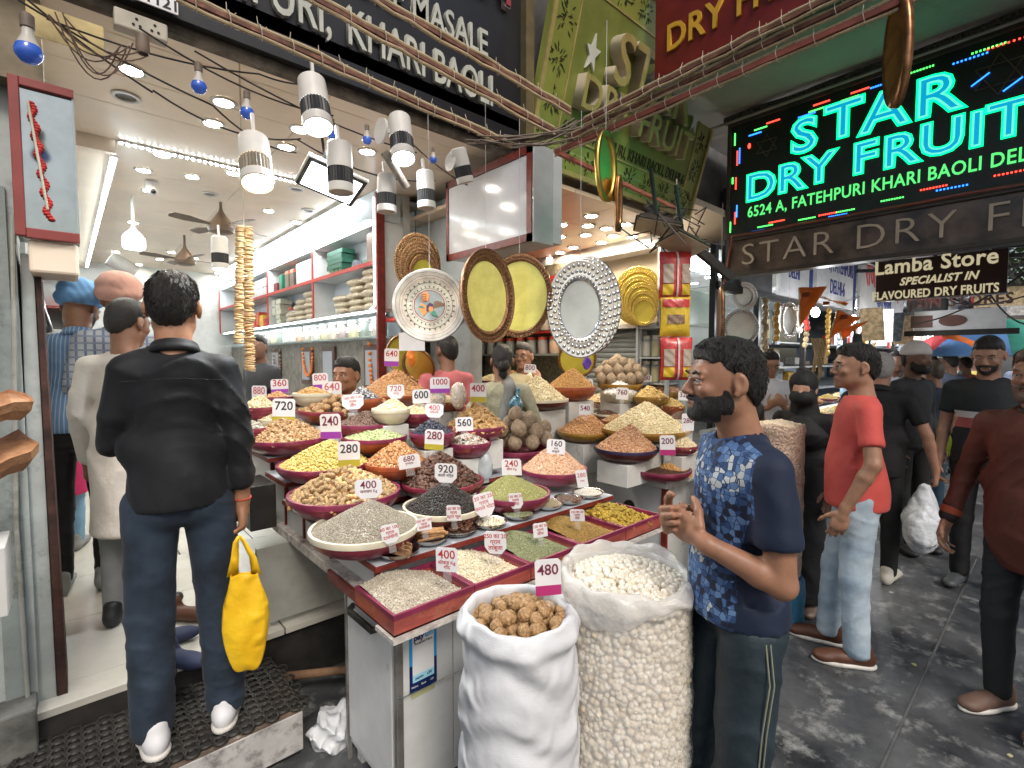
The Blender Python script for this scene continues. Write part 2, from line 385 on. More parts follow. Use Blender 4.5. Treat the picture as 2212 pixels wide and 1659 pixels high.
def head_prims(c, m, s, neck=None, ears=True, jaw=1.0):
 """c head centre, m 3x3 columns right/forward/up"""
 def w(x, y, z):return _f(c)+_f(m)@_f([x*s,y*s,z*s])
 def e(x, y, z, rx, ry, rz, k=.012, rot=None):return('e', w(x,y,z),(rx*s,ry*s,rz*s), m if rot is None else m@rot, k)
 L=[e(0,-.012,.035,.074,.095,.082,.02), e(0,.022,-.02,.062,.070,.085,.03), e(0,.035,-.068,.047*jaw,.050,.040,.025),('c',w(-.04*jaw,-.005,-.062),w(.04*jaw,-.005,-.062),.024*s,.024*s,.03), e(0,.079,-.094,.020,.014,.014,.02),
 ('c',w(-.038,.080,.026),w(.038,.080,.026),.010*s,.010*s,.016), e(.040,.070,-.022,.018,.016,.015,.018), e(-.040,.070,-.022,.018,.016,.015,.018),('-e',w(.031,.098,.006),(.020*s,.016*s,.0125*s),m,.012),('-e',w(-.031,.098,.006),(.020*s,.016*s,.0125*s),m,.012),
 ('c',w(0,.086,.016),w(0,.108,-.024),.0075*s,.0115*s,.010), e(.0115,.097,-.031,.0085,.0095,.007,.006), e(-.0115,.097,-.031,.0085,.0095,.007,.006),('c',w(-.018,.088,-.0565),w(.018,.088,-.0565),.006*s,.006*s,.008),('c',w(-.015,.086,-.068),w(.015,.086,-.068),.0075*s,.0075*s,.008),
 ('c',w(.017,.090,.0105),w(.045,.082,.010),.0042*s,.0042*s,.003),('c',w(-.017,.090,.0105),w(-.045,.082,.010),.0042*s,.0042*s,.003),('c',w(.019,.089,-.004),w(.043,.083,-.003),.0035*s,.0035*s,.003),('c',w(-.019,.089,-.004),w(-.043,.083,-.003),.0035*s,.0035*s,.003),
 ('-c',w(-.024,.098,-.062),w(.024,.098,-.062),.0022*s,.0022*s,.005),('c',w(-.018,.0935,.0135),w(-.046,.080,.0125),.0045*s,.004*s,.006),('c',w(.018,.0935,.0135),w(.046,.080,.0125),.0045*s,.004*s,.006)]
 if ears:
  for q in(-1, 1):
   rr=rotm('Z', q*.35)@rotm('X', -.15)
   L+=[('e',w(q*.079,-.012,-.002),(.011*s,.020*s,.031*s),m@rr,.006),('-e',w(q*.090,-.006,.001),(.008*s,.011*s,.019*s),m@rr,.005),('e',w(q*.078,-.003,-.030),(.007*s,.009*s,.010*s),m,.006)]
 if neck is not None:L.append(('c',w(0,-.025,-.045),neck,.053*s,.060*s,.025))
 return L, w
def tufts(prims, hc, hm, hs, mat, par, ln, n, down=.55, nm='loose_strands'):
 """thin single hairs standing a little off the mass of hair"""
 rs=np.random.default_rng(n+int(hc[2]*1000));u=rs.normal(0, 1,(n*2,3));u/=np.linalg.norm(u, axis=1)[:, None]
 P=(_f(hc)+(u*.02*hs)@_f(hm).T).astype(np.float32)+(_f(hm)@_f((0,0,.02)))*hs;u=(u@_f(hm).T).astype(np.float32)
 D=evalp(prims, P)
 for _ in range(14):P=P+u*(-D[:,None])*.9;D=evalp(prims, P)
 ok=np.abs(D)<.003;P=P[ok][:n];u=u[ok][:n]
 e=1e-3;G=np.stack([evalp(prims,P+_f([e*(k==i)for k in range(3)]))-D[ok][:n]for i in range(3)], 1);G/=np.linalg.norm(G, axis=1)[:, None]+1e-6
 q=(P-_f(hc))@_f(hm)/hs;fl=np.stack([q[:,0]*.9,q[:,1]*.9+.04,-down+q[:,2]*-3.0], 1)@_f(hm).T;fl=fl+rs.normal(0, .16, fl.shape);fl-=G*(fl*G).sum(1)[:, None];fl/=np.linalg.norm(fl, axis=1)[:, None]+1e-6
 sd=np.cross(fl, G);L=(ln*rs.uniform(.5,1.2,len(P))*hs)[:, None];B=P-G*.0015
 V=np.stack([B-sd*.0007,B+sd*.0007,B+fl*L*.5+G*.0028,B+fl*L+G*.0022*rs.uniform(-.5,1.6,(len(P),1))], 1).reshape(-1, 3)
 k=np.arange(len(P))[:, None]*4;F=np.concatenate([k+[0,1,2],k+[1,3,2]])
 T(link(nm,np_mesh(nm,V,F,mat,True),par,world=False), kind='stuff')
def fcam(p, d=0):return math.atan2(-p[1], -p[0])+d
def person(label, pos, heading, H=1.7, hyaw=0, hpit=0, skin=(.26,.14,.085), shirt=None, trousers=None, shoes=None, hair='short', beard=None, res=.012, elbow=None, wrist=None, hands=None, sleeve='short', belly=0, wide=1., feet=None, lean=0, hem=.86, cut=0, loose=0, foldamp=.004, collar=False,
  turban=None, cap=None, glasses=False, hair_m=None, knee=None, headres=None, group=None, shoe_h=.0, dress=None, moust=False, headfw=0, headup=0, legs=True, noshirtfold=False, hl=.105, extra=None, shname='shirt', cat='person', cuff=None, roll=0, yfold=None, polo=None, jaw=1.0, fh=0):
 s=H/1.7;t=E('person', pos, label, cat, group, rz=heading-PI/2)
 J=lambda v:_f(v)*s
 fe=feet or[(-.10,0),(.10,0)]
 el_=elbow or[(-.215,-.03,1.12),(.215,-.03,1.12)];wr=wrist or[(-.225,.05,.87),(.225,.05,.87)]
 sho=[J((-.166*wide,lean*1.0-.01,1.362)), J((.166*wide,lean*1.0-.01,1.362))]
 el_=[J(v)for v in el_];wr=[J(v)for v in wr]
 hs=1.03*s;hm=rotm('Z', hyaw)@rotm('X', -hpit)@rotm('Y', roll);hc=J((0,lean*1.15+.025+headfw,1.588+headup))
 nk=J((0,lean-.015,1.40))
 sk=skin_mat(skin)
 # --- body: head, neck, core, arms and hands in one surface
 L, w=head_prims(hc, hm, hs, nk, jaw=jaw)
 L+=[('c',nk,J((0,lean*.5,1.2)),.055*s,.065*s,.03),('c',J((0,lean*.5,1.2)),J((0,0,.95)),.065*s,.07*s,.03),('c',sho[0]*.8+nk*.2-J((0,0,.02)),sho[1]*.8+nk*.2-J((0,0,.02)),.03*s,.03*s,.03)]
 for i in(0, 1):
  mid=el_[i]*.72+wr[i]*.28
  L+=[('c',sho[i],el_[i],.047*s*wide,.036*s,.02),('c',el_[i],mid,.036*s,.037*s,.012),('c',mid,wr[i],.037*s,.025*s,.012)]
  h=(hands or[None,None])[i]
  d=unit(wr[i]-el_[i])
  if h is None:h=dict(d=d+_f((0,.1,-.3)), pn=(1 if i==0 else-1,-.1,0), curl=.55)
  if h is not False:L+=hand(wr[i]+unit(h['d'])*.012, h['d'], h['pn'], 1 if i else-1, h.get('curl',.45), s, h.get('thumb',.6), h.get('spread',0), h.get('fcurl'))
 if legs and not trousers:pass
 if res<=.012 and(hands or sleeve):
  body_res=headres or max(.0045, res*.6)
 else:body_res=res
 b=blob('body', L, body_res, sk, t)
 # --- eyes
 if body_res<.008:
  for q in(-1, 1):
   mb=MB();mb.ball(w(q*.031,.0795,.0045), .0118*s, 12, 8, Matrix(hm.tolist()).to_4x4());o=mb.build('eye',[EYEW], t, True, world=False)
   mb=MB();mb.ball(w(q*.031,.0862,.0045), .0056*s, 10, 6);mb.build('iris',[IRIS], o, True, world=False)
   bl=[('c',w(q*.016,.0955,.0235),w(q*.034,.0945,.029),.0026*s,.0034*s,.003),('c',w(q*.034,.0945,.029),w(q*.052,.0835,.0235),.0034*s,.0018*s,.003)]
   blob('eyebrow', bl, .0022, hair_m or HAIR, t, .006)
  blob('lips',[('c',w(-.021,.0895,-.0615),w(0,.0955,-.0575),.0022*s,.0040*s,.004),('c',w(0,.0955,-.0575),w(.021,.0895,-.0615),.0040*s,.0022*s,.004),('c',w(-.016,.0895,-.0665),w(.016,.0895,-.0665),.0042*s,.0042*s,.004)], .0025, LIPM, t, .006)
 hmt=hair_m or HAIR
 hres=max(.004, body_res)
 def strands(P, a=.003):
  q=(P-_f(hc))@_f(hm)
  th=np.arctan2(q[:,0], q[:,1]+.02);return a*np.sin(th*31+6*np.sin(q[:,2]*50+q[:,0]*30))*np.cos(q[:,2]*60+th*9)+a*.7*np.sin(q[:,0]*140+q[:,1]*90)
 if hair in('short', 'long', 'fade', 'bun', 'grey', 'receding'):
  up=.016 if hair!='grey' else.006
  front=.072 if hair!='receding' else.045
  def cutf(P):
   q=(P-_f(hc))@_f(hm)/hs
   line=np.where(q[:,1]>.035, .052+fh+(q[:,1]-.035)*.25, np.where(q[:,1]>-.0,.015+(q[:,1])*1.05+fh*q[:,1]*20,np.where(q[:,1]>-.03,-.01+(q[:,1]+.0)*0+.025*np.clip((q[:,1]+.03)/.03,0,1),-.068+.058*np.clip((q[:,1]+.075)/.045,0,1))))
   line=line+(.03*np.clip((q[:,1]-.02)/.05,0,1)if hair=='receding' else 0)
   side=.004*np.sin(q[:,0]*260)
   return(line+side+.004*np.sin(q[:,1]*190)-q[:,2])*.8*s
  HL=[('e',w(0,-.014,.038),(.0775*hs,.0985*hs,(.083+up*.6)*hs),hm,.01),('e',w(0,-.032,.0),(.069*hs,.083*hs,.092*hs),hm,.012),('e',w(.0,.03,.082+up*.2),(.058*hs,.052*hs,(.026+up*.5)*hs),hm,.025),('&',cutf,0),('n',lambda P:strands(P,.0014),0)]
  blob('hair', HL, hres, hmt, t, .02)
  if hres<.0065:tufts(HL, hc, hm, hs, hmt, t, .020, 6000)
  if hair=='bun':
   blob('hair_bun',[('e',w(0,-.115,-.03),(.045*s,.04*s,.045*s),hm,.01),('e',w(0,-.10,-.085),(.035*s,.03*s,.04*s),hm,.01),('n',lambda P:strands(P,.003),0)], .005, hmt, t)
 if beard:
  def bc(P):
   q=(P-_f(hc))@_f(hm)/hs
   top=np.where(q[:,1]>.055, -.036, np.where(q[:,1]>.03,-.036+(.055-q[:,1])*.1,-.02+(.03-q[:,1])*1.2))
   mouth=sd_el(q,(0,.10,-.0625),(.021,.03,.0085))
   return np.maximum(np.maximum(q[:,2]-top,-.005-q[:,1]), -mouth)*s
  ln={'stubble':.0012, 'short':.0034, 'full':.009}[beard]
  BLp=[('e',w(0,.022,-.02),((.062+ln)*hs,(.072+ln)*hs,(.085+ln)*hs),hm,.02),('e',w(0,.037,-.070),((.048*jaw+ln)*hs,(.051+ln)*hs,(.041+ln)*hs),hm,.02),('c',w(-.04*jaw,-.003,-.062),w(.04*jaw,-.003,-.062),(.024+ln)*hs,(.024+ln)*hs,.02),('e',w(0,.080,-.094),((.020+ln)*hs,(.014+ln)*hs,(.014+ln)*hs),hm,.02),
 ('&',bc,0),('n',lambda P:strands(P,.0012),0)]
  blob('beard', BLp, max(.004,body_res), M('beard_grey',(.45,.44,.42),.7,0,.3,60,.5,200)if beard=='full' and hair_m is GREYH else hmt, t)
  if body_res<.0065:tufts([p_ for p_ in BLp], hc, hm, hs, hmt, t, .006 if beard!='full' else.014, 1800, 1.2, 'beard_strands')
 if moust or beard:
  blob('moustache',[('c',w(-.024,.0875,-.051),w(0,.099,-.044),.0035*hs,.0062*hs,.003),('c',w(0,.099,-.044),w(.024,.0875,-.051),.0062*hs,.0035*hs,.003)], max(.003,body_res*.7), hmt, t, .01)
 if glasses:
  mb=MB()
  for q in(-1, 1):
   cc=w(q*.032, .103, .004);X=_f(hm)[:, 0];Z=_f(hm)[:, 2]
   mb.tube([cc+X*.023*s*math.cos(a)+Z*.016*s*math.sin(a)for a in[i*2*PI/14 for i in range(15)]], .0018, 5)
   mb.tube([w(q*.055,.100,.008),w(q*.078,.0,.006)], .0015, 4)
  mb.tube([w(-.009,.104,.006),w(.009,.104,.006)], .0016, 4)
  mb.build('glasses',[M('glasses_frame',(.01,.01,.012),.3,var=0)], t, True, world=False)
 if turban:
  tm=turban
  TL=[('e',w(0,-.02,.075),(.098*hs,.120*hs,.078*hs),hm,.02),('t',w(0,-.028,.035),.072*hs,.034*hs,hm@rotm('X',.28),.02),('t',w(0,-.03,.07),.066*hs,.034*hs,hm@rotm('X',.2)@rotm('Y',.2),.01),('e',w(0,.06,.09),(.05*hs,.04*hs,.04*hs),hm,.02),
 ('n',lambda P:-.005*np.abs(np.sin(((P-_f(hc))@_f(hm))@_f((25,6,62))+2.5*np.sin((P-_f(hc))@_f(hm)@_f((20,12,0))))),0)]
  blob('turban', TL, max(.005,body_res), tm, t, .02)
 if cap:
  blob('skullcap',[('e',w(0,-.014,.045),(.092*hs,.112*hs,.108*hs),hm,.01),('&',lambda P:(.032-((P-_f(hc))@_f(hm))[:,2])*.95,0)], max(.004,body_res), cap, t, .02)
  # --- trousers
 if trousers and legs:
  TL=[('e',J((0,-.012,.93)),(.138*s*(.5+wide*.5),(.100+belly*.5)*s,.125*s),None,.03),('e',J((0.055,-.045,.875)),(.085*s,.075*s,.085*s),None,.04),('e',J((-.055,-.045,.875)),(.085*s,.075*s,.085*s),None,.04)]
  for i in(0, 1):
   sx=-1 if i==0 else 1;hip=J((sx*.088,-.005,.88));an=J((fe[i][0],fe[i][1]-.01,.085))
   kn=J(knee[i])if knee else(hip*.48+an*.52+J((sx*.005,.02,0)))
   TL+=[('c',hip,kn,(.086+loose*.2)*s,(.064+loose*.8)*s,.02),('c',kn,an+J((0,0,0)),(.064+loose*.8)*s,(.054+loose*1.1)*s,.02)]
  TL+=[('&',lambda P:P[:,2]-.94*s,0),('n',folds(min(foldamp*1.1,.007),int(H*1000)%97,34,(.3,.3,1)),0),('&',lambda P:.050*s-P[:,2],0)]
  blob('trousers', TL, res, trousers, t, .03)
 if shoes:
  for i in(0, 1):
   sx=-1 if i==0 else 1;yaw=rotm('Z', -sx*.14+(fe[i][2]if len(fe[i])>2 else 0));o=J((fe[i][0],fe[i][1],0))
   def q(x, y, z):return o+_f(yaw)@J((x,y,z))
   SL=[('e',q(0,-.04,.045),(.041*s,.062*s,.055*s),yaw,.02),('e',q(0,.06,.040),(.046*s,.09*s,.040*s),yaw,.03),('e',q(.0,.14,.032),(.047*s,.060*s,.032*s),yaw,.02),('c',q(0,-.045,.06),q(0,-.04,.10),.038*s,.042*s,.02),('&',lambda P:.002-P[:,2],0)]
   so=blob('shoe', SL, min(res,.008), shoes, t, .01)
   if res<.011:
    blob('sole',[('e',q(0,-.042,.012),(.045*s,.064*s,.03),yaw,.02),('e',q(0,.072,.012),(.050*s,.130*s,.03),yaw,.02),('&',lambda P:np.maximum(-P[:,2],P[:,2]-.022),0)], .006, M('shoe_sole',(.62,.6,.55),.6,dirt=(.25,.22,.18)), so, .01)
    # --- shirt
 if shirt:
  lo=lean
  SL=[('e',J((0,lo*.85+.005,1.27)),(.155*s*wide,(.106+belly*.25)*s,.19*s),None,.03),('e',J((0,lo*.35+.008+belly*.5,1.06)),(.146*s*wide,(.108+belly)*s,.22*s),None,.05),
 ('e',J((0,belly*.3-.010,.89)),(.170*s*(.6+.4*wide),(.136+belly*.6)*s,.27*s),None,.05),('c',sho[0]*.80+J((0,0,.25*0)),sho[1]*.80,.062*s,.062*s,.05),('c',nk+J((0,.0,-.03)),sho[0]*.75+nk*.25,.058*s,.052*s,.05),('c',nk+J((0,.0,-.03)),sho[1]*.75+nk*.25,.058*s,.052*s,.05),('c',nk+J((0,.0,-.05)),nk+J((0,.005,.015)),.080*s,.060*s,.03)]
  for i in(0, 1):
   if sleeve=='none':continue
   SL.append(('c',sho[i],sho[i]*.42+el_[i]*.58,.055*s*wide**.5,(.054+loose*.3)*s,.035))
   if sleeve in('long', 'rolled'):
    f_=.96 if sleeve=='long' else.60
    SL.append(('c',sho[i]*.42+el_[i]*.58,el_[i],.052*s,.048*s,.010));en=el_[i]*(1-f_)+wr[i]*f_
    SL.append(('c',el_[i],en,.048*s,.040*s,.008));d=unit(wr[i]-el_[i])
    if sleeve=='rolled':SL.append(('c',en-d*.018,en+d*.008,.050*s,.050*s,.008))
   else:
    en=sho[i]*.30+el_[i]*.70;SL.append(('c',sho[i]*.42+el_[i]*.58,en,(.054+loose*.3)*s,.057*s,.01))
  if dress:SL+=[('c',J((0,0,.95)),J((0,0,dress)),.15*s,.19*s,.06)];hem_=dress
  else:hem_=hem
  SL+=[('n',folds(foldamp,int(H*997+heading*10)%89,24,yfold or(.7,.2,1)),0),('&',lambda P:hem_*s-P[:,2],0)]
  SL.append(('-c',nk+J((0,.012,.035)),nk+J((0,.02,.1)),.062*s,.065*s,.008))
  def slc(P):
   v=-np.ones(len(P), dtype=np.float32)
   if sleeve=='short':
    for i in(0, 1):
     en=sho[i]*.32+el_[i]*.68;d=unit(el_[i]-sho[i]);near=sd_cap(P, sho[i], el_[i], .10, .10)<0
     dd=(P-_f(en))@d;v=np.where(near&(np.abs(P[:,0])>.12*s), np.maximum(v,dd), v)
   return v
  SL.append(('&',slc,0))
  sh_=blob(shname, SL, res if res>.009 else.009, shirt, t, .03)
  if collar:
   CL=[('t',nk+J((0,.008,.045)),.060*s,.014*s,rotm('X',-.30),.01),('t',nk+J((0,.0,.028)),.067*s,.014*s,rotm('X',-.25),.01)]
   blob('collar', CL, .006, collar if not isinstance(collar,bool)else shirt, sh_, .01)
 if extra:extra(t, w, J, sho, el_, wr, nk, hc, hm, s)
 return t
 # ================================================================ grain, nuts and what holds them
def _ico(sub=0):
 import bmesh
 bm=bmesh.new();bmesh.ops.create_icosphere(bm, subdivisions=sub+1, radius=1)
 V=np.array([v.co[:]for v in bm.verts]);F=np.array([[v.index for v in f.verts]for f in bm.faces]);bm.free();return V, F
I0=_ico(0);I1=_ico(1);I2=_ico(2)
OCT=(np.array([(1,0,0),(-1,0,0),(0,1,0),(0,-1,0),(0,0,1),(0,0,-1)],float), np.array([(0,2,4),(2,1,4),(1,3,4),(3,0,4),(2,0,5),(1,2,5),(3,1,5),(0,3,5)]))
def shaped(base, f):
 V, F=base;V=V.copy();return f(V), F
def almond(V):V=V*[1, .58, .30];V[:, 1]*=1-.45*np.clip(V[:,0], 0, 1);return V
def drop(V):V=V*[1, .52, .42];V[:, 1:]*=(1-.4*np.clip(V[:,0],-1,1)*.8)[:, None];return V
def cashew(V):V=V*[1, .42, .40];V[:, 1]+=.55*V[:, 0]**2-.2;return V
def peanut(V):w=1-.30*np.exp(-(V[:,0]/.28)**2);V=V*[1, .56, .54];V[:, 1:]*=w[:, None];return V
def kernel(V):V=V*[1, .72, .42];V[:, 2]+=.28*np.sin(V[:,0]*7)*np.cos(V[:,1]*6);return V
def raisin(V):return V*[1, .62, .5]*(1+.14*np.sin(V[:,0:1]*9+2)*np.cos(V[:,1:2]*11))
def flake(V):return V*[1, .8, .22]
def root(V):V=V*[1, .24, .24];V[:, 1]+=.22*V[:, 0]**2+.05*np.sin(V[:,0]*8);V[:, 1:]*=(1.15+.25*np.sin(V[:,0:1]*13));return V
GR=dict(ball=I0, ball1=I1, seed=shaped(OCT,lambda V:V*[1,.5,.42]), rice=shaped(OCT,lambda V:V*[1,.34,.3]), almond=shaped(I0,almond), almond1=shaped(I1,almond), drop=shaped(I0,drop), cashew=shaped(I1,cashew),
  peanut=shaped(I1,peanut), kernel=shaped(I0,kernel), kernel1=shaped(I1,kernel), raisin=shaped(I0,raisin), raisin1=shaped(I1,raisin), flake=shaped(I0,flake), root=shaped(I1,root), dust=OCT)
def scatter(Pn, Nn, g, size, var=.22, tilt=.35, rs=rng, spin=None):
 """copies of one grain on points with normals -> V, F, tint"""
 V0, F0=GR[g]if isinstance(g, str)else g;n=len(Pn)
 z=Nn/np.linalg.norm(Nn, axis=1)[:, None]+rs.normal(0, tilt,(n,3));z/=np.linalg.norm(z, axis=1)[:, None]
 a=rs.normal(0, 1,(n,3));x=np.cross(z, a);x/=np.linalg.norm(x, axis=1)[:, None];y=np.cross(z, x)
 s=(size*(1+rs.uniform(-var,var,n)))[:, None, None]
 B=np.stack([x,y,z], 1)
 V=np.einsum('vk,nkc->nvc', V0, B)*s+Pn[:, None]
 F=F0[None]+(np.arange(n)*len(V0))[:, None, None]
 t=np.repeat(rs.uniform(0,1,n), len(V0))
 return V.reshape(-1, 3), F.reshape(-1, F0.shape[1]), t
def prof(r, H, p, Rr):return H*(1-(r/Rr)**p)if p>0 else H*(1-r/Rr)
def heap_pts(Rr, H, step, p=1.25, sq=None, rs=rng, lump=.0, layers=1.6, apex=(0,0)):
 """points spread evenly over a heap; sq=(hx,hy) gives a rectangular tray"""
 if sq:A=4*sq[0]*sq[1]
 else:A=PI*Rr*Rr
 sl=math.sqrt(1+(H/(Rr if not sq else min(sq)))**2);n=int(A*sl/step**2*layers)
 if sq:x=rs.uniform(-sq[0], sq[0], n);y=rs.uniform(-sq[1], sq[1], n)
 else:r=Rr*np.sqrt(rs.uniform(0,1,n));a=rs.uniform(0, 2*PI, n);x=r*np.cos(a);y=r*np.sin(a)
 def h(x, y):
  if sq:q=np.maximum(np.abs(x-apex[0])/(sq[0]+abs(apex[0])), np.abs(y-apex[1])/(sq[1]+abs(apex[1])));q=.5*q+.5*np.minimum(1, np.hypot((x-apex[0])/(sq[0]+abs(apex[0])),(y-apex[1])/(sq[1]+abs(apex[1]))))
  else:q=np.minimum(1, np.hypot(x-apex[0]*(1-np.hypot(x,y)/Rr),y-apex[1]*(1-np.hypot(x,y)/Rr))/Rr)
  q=np.sqrt(q*q+.0045);z=H*(1-np.minimum(q,1)**p)
  return z+lump*(np.sin(x*31+1)*np.cos(y*27+2)+.6*np.sin(x*63+y*41))*np.clip(1.1-q, 0, 1)
 e=.004;z=h(x, y);nx=-(h(x+e,y)-z)/e;ny=-(h(x,y+e)-z)/e
 N=np.stack([nx,ny,np.ones(n)], 1);return np.stack([x,y,z], 1), N, h
HEAPC=[0]
def heap(label, c, Rr, H, g, size, pal, cat='heap', p=1.25, sq=None, tilt=.35, lump=.0034, name='heap', rz=0, rough=.55, layers=1.7, step=None, apex=None, spec=.4, core=None, var=.30, group=None, bump=0):
 HEAPC[0]+=1;rs=np.random.default_rng(HEAPC[0]+50)
 apex=apex or((rs.uniform(-.16,.16)*Rr,rs.uniform(-.12,.12)*Rr)if not sq else(0,0))
 mt=M('grain_%d'%HEAPC[0], rough=rough, tint=pal, spec=spec, bump=bump, bs=400)
 st=step or size*{'seed':1.05, 'rice':.95, 'almond':1.1, 'almond1':1.1, 'root':.7, 'dust':1.3}.get(g if isinstance(g,str)else '', 1.15)
 Pn, N, h=heap_pts(Rr, H, st, p, sq, rs, lump, layers, apex)
 Pn=Pn+rs.normal(0, size*.16, Pn.shape)
 V, F, t=scatter(Pn, N, g, size, var, tilt, rs)
 if sq:gx, gy=np.meshgrid(np.linspace(-sq[0],sq[0],18), np.linspace(-sq[1],sq[1],18), indexing='ij');nn=18;mm=18
 else:
  rr, aa=np.meshgrid(np.linspace(0,Rr,12), np.linspace(0,2*PI,33), indexing='ij');gx, gy=rr*np.cos(aa), rr*np.sin(aa);nn, mm=12, 33
 Vc=np.stack([gx,gy,h(gx,gy)-size*.35], -1).reshape(-1, 3);i, j=np.meshgrid(np.arange(nn-1), np.arange(mm-1), indexing='ij');i=i.ravel();j=j.ravel()
 q=np.stack([i*mm+j,(i+1)*mm+j,(i+1)*mm+j+1,i*mm+j+1], 1);Fc=np.concatenate([q[:,[0,1,2]],q[:,[0,2,3]]])
 V=np.concatenate([V,Vc]);F=np.concatenate([F,Fc+len(t)]);t=np.concatenate([t,np.full(len(Vc),.25)])
 me=np_mesh(name, V, F, mt, smooth=(len(GR[g][1])>10 if isinstance(g,str)else True), tint=t)
 o=link(name, me);o.location=tuple(c);o.rotation_euler=(0, 0, rz);T(o, label, cat, group, 'stuff');o['_h']=0
 del o['_h'];o_h[o.name]=(h, Vector(c), rz);return o
o_h={}
def singles(label, c, Rr, H, n_, tmpl, size, mats, name, cat, group, p=1.25, sq=None, step=None, rs=None, tilt=.35, apex=(0,0), limit=300, stack=None):
 """countable pieces: every one its own object, sharing a few meshes"""
 rs=rs or np.random.default_rng(len(bpy.data.objects))
 st=step or size*1.6;Pn, N, h=heap_pts(Rr, H, st, p, sq, rs, 0, 14, apex)
 keep=[]
 for i in range(len(Pn)):
  q=Pn[i]
  if all(((q-Pn[j])**2).sum()>st*st for j in keep):keep.append(i)
  if len(keep)>=n_:break
 out=[]
 for i in keep:
  o=bpy.data.objects.new(name, mats[rs.integers(len(mats))]);col.objects.link(o)
  z=Vector(N[i])+Vector(rs.normal(0,tilt,3));qt=z.to_track_quat('Z', 'Y');o.rotation_mode='QUATERNION'
  from mathutils import Quaternion
  o.rotation_quaternion=qt@Quaternion((0,0,1), rs.uniform(0,6.28));s=size*(1+rs.uniform(-.14,.14));o.scale=(s, s, s)
  o.location=tuple(Vector(c)+Vector(Pn[i]));T(o, label, cat, group);out.append(o)
 return out
def gmesh(name, base, f, mat, smooth=True, jit=0, seed=0):
 V, F=base;V=f(V.copy());rs=np.random.default_rng(seed)
 if jit:V=V*(1+rs.normal(0,jit,(len(V),1)))
 return np_mesh(name, V, F, mat, smooth)
 # --- materials of the display
ENAM=M('enamelled_papier_mache_maroon',(.20,.022,.045), .38, var=.3, sc_=14, dirt=(.42,.16,.08), dirt_amt=.44, dscale=16, stretch=(1,1,4), coat=.3)
ENAMB=M('enamelled_rim_magenta',(.17,.018,.055), .35, var=.25, sc_=10, dirt=(.34,.10,.06), dirt_amt=.42, dscale=20, coat=.3)
ENAMO=M('enamelled_orange_brown',(.28,.062,.02), .38, var=.3, sc_=12, dirt=(.18,.03,.02), dirt_amt=.45, dscale=14, coat=.3)
ENAMD=M('enamelled_dark_brown',(.10,.022,.018), .4, var=.4, sc_=12, dirt=(.20,.06,.03), dirt_amt=.45, dscale=14, coat=.2)
OCHR=M('enamelled_ochre',(.32,.18,.03), .4, var=.3, sc_=12, dirt=(.2,.08,.02), dirt_amt=.5, dscale=14, coat=.2)
STEEL=M('dish_steel',(.62,.61,.58), .24, 1, var=.06)
CREAM=M('cream_enamel',(.6,.55,.42), .35, var=.12)
def bowl(label, c, r, h, mat, rim=None, cat='bowl', thick=.008, group=None, wob=.008, base=.5, n=40):
 t=E('bowl', c, label, cat, group)
 pr=[(0,0),(r*base,0)]+[(r*(base+(1-base)*math.sin(a*PI/2/6)),h*(1-math.cos(a*PI/2/6))if False else h*(a/6)**1.5)for a in range(1,7)]
 ins=[(x-thick,z+(thick*.6 if z<h*.9 else 0))for x, z in pr[::-1]if x>thick]
 hs=.22 if rim else 0
 MB().lathe(pr+[(r-thick*.4,h+.003)]+ins+[(0,thick)], n, wob=wob, ph=r*40).build('shell',[mat], t, True, world=False)
 if rim:
  k=-1;a=pr[-2];b=pr[-1]
  o=MB().lathe([(a[0]*.25+b[0]*.75+.002,a[1]*.25+b[1]*.75-h*.12),(b[0]+.003,h-.001),(b[0]+.001,h+.006),(b[0]-thick-.002,h+.006),(b[0]-thick-.003,h-.012)], n, wob=wob, ph=r*40).build('rim',[rim], t, True, world=False)
 return t
def dish(label, c, r=.065, h=.028, group='steel dishes on the front shelf', mat=None):
 t=E('steel_dish', c, label, 'dish', group)
 MB().lathe([(0,0),(r*.62,0),(r*.85,h*.45),(r,h),(r+.004,h+.001),(r+.003,h-.002),(r*.86+.002,h*.43)][:5]+[(r-.002,h-.001),(r*.84,h*.5),(r*.6,.003),(0,.003)], 36).build('shell',[mat or STEEL], t, True, world=False)
 return t
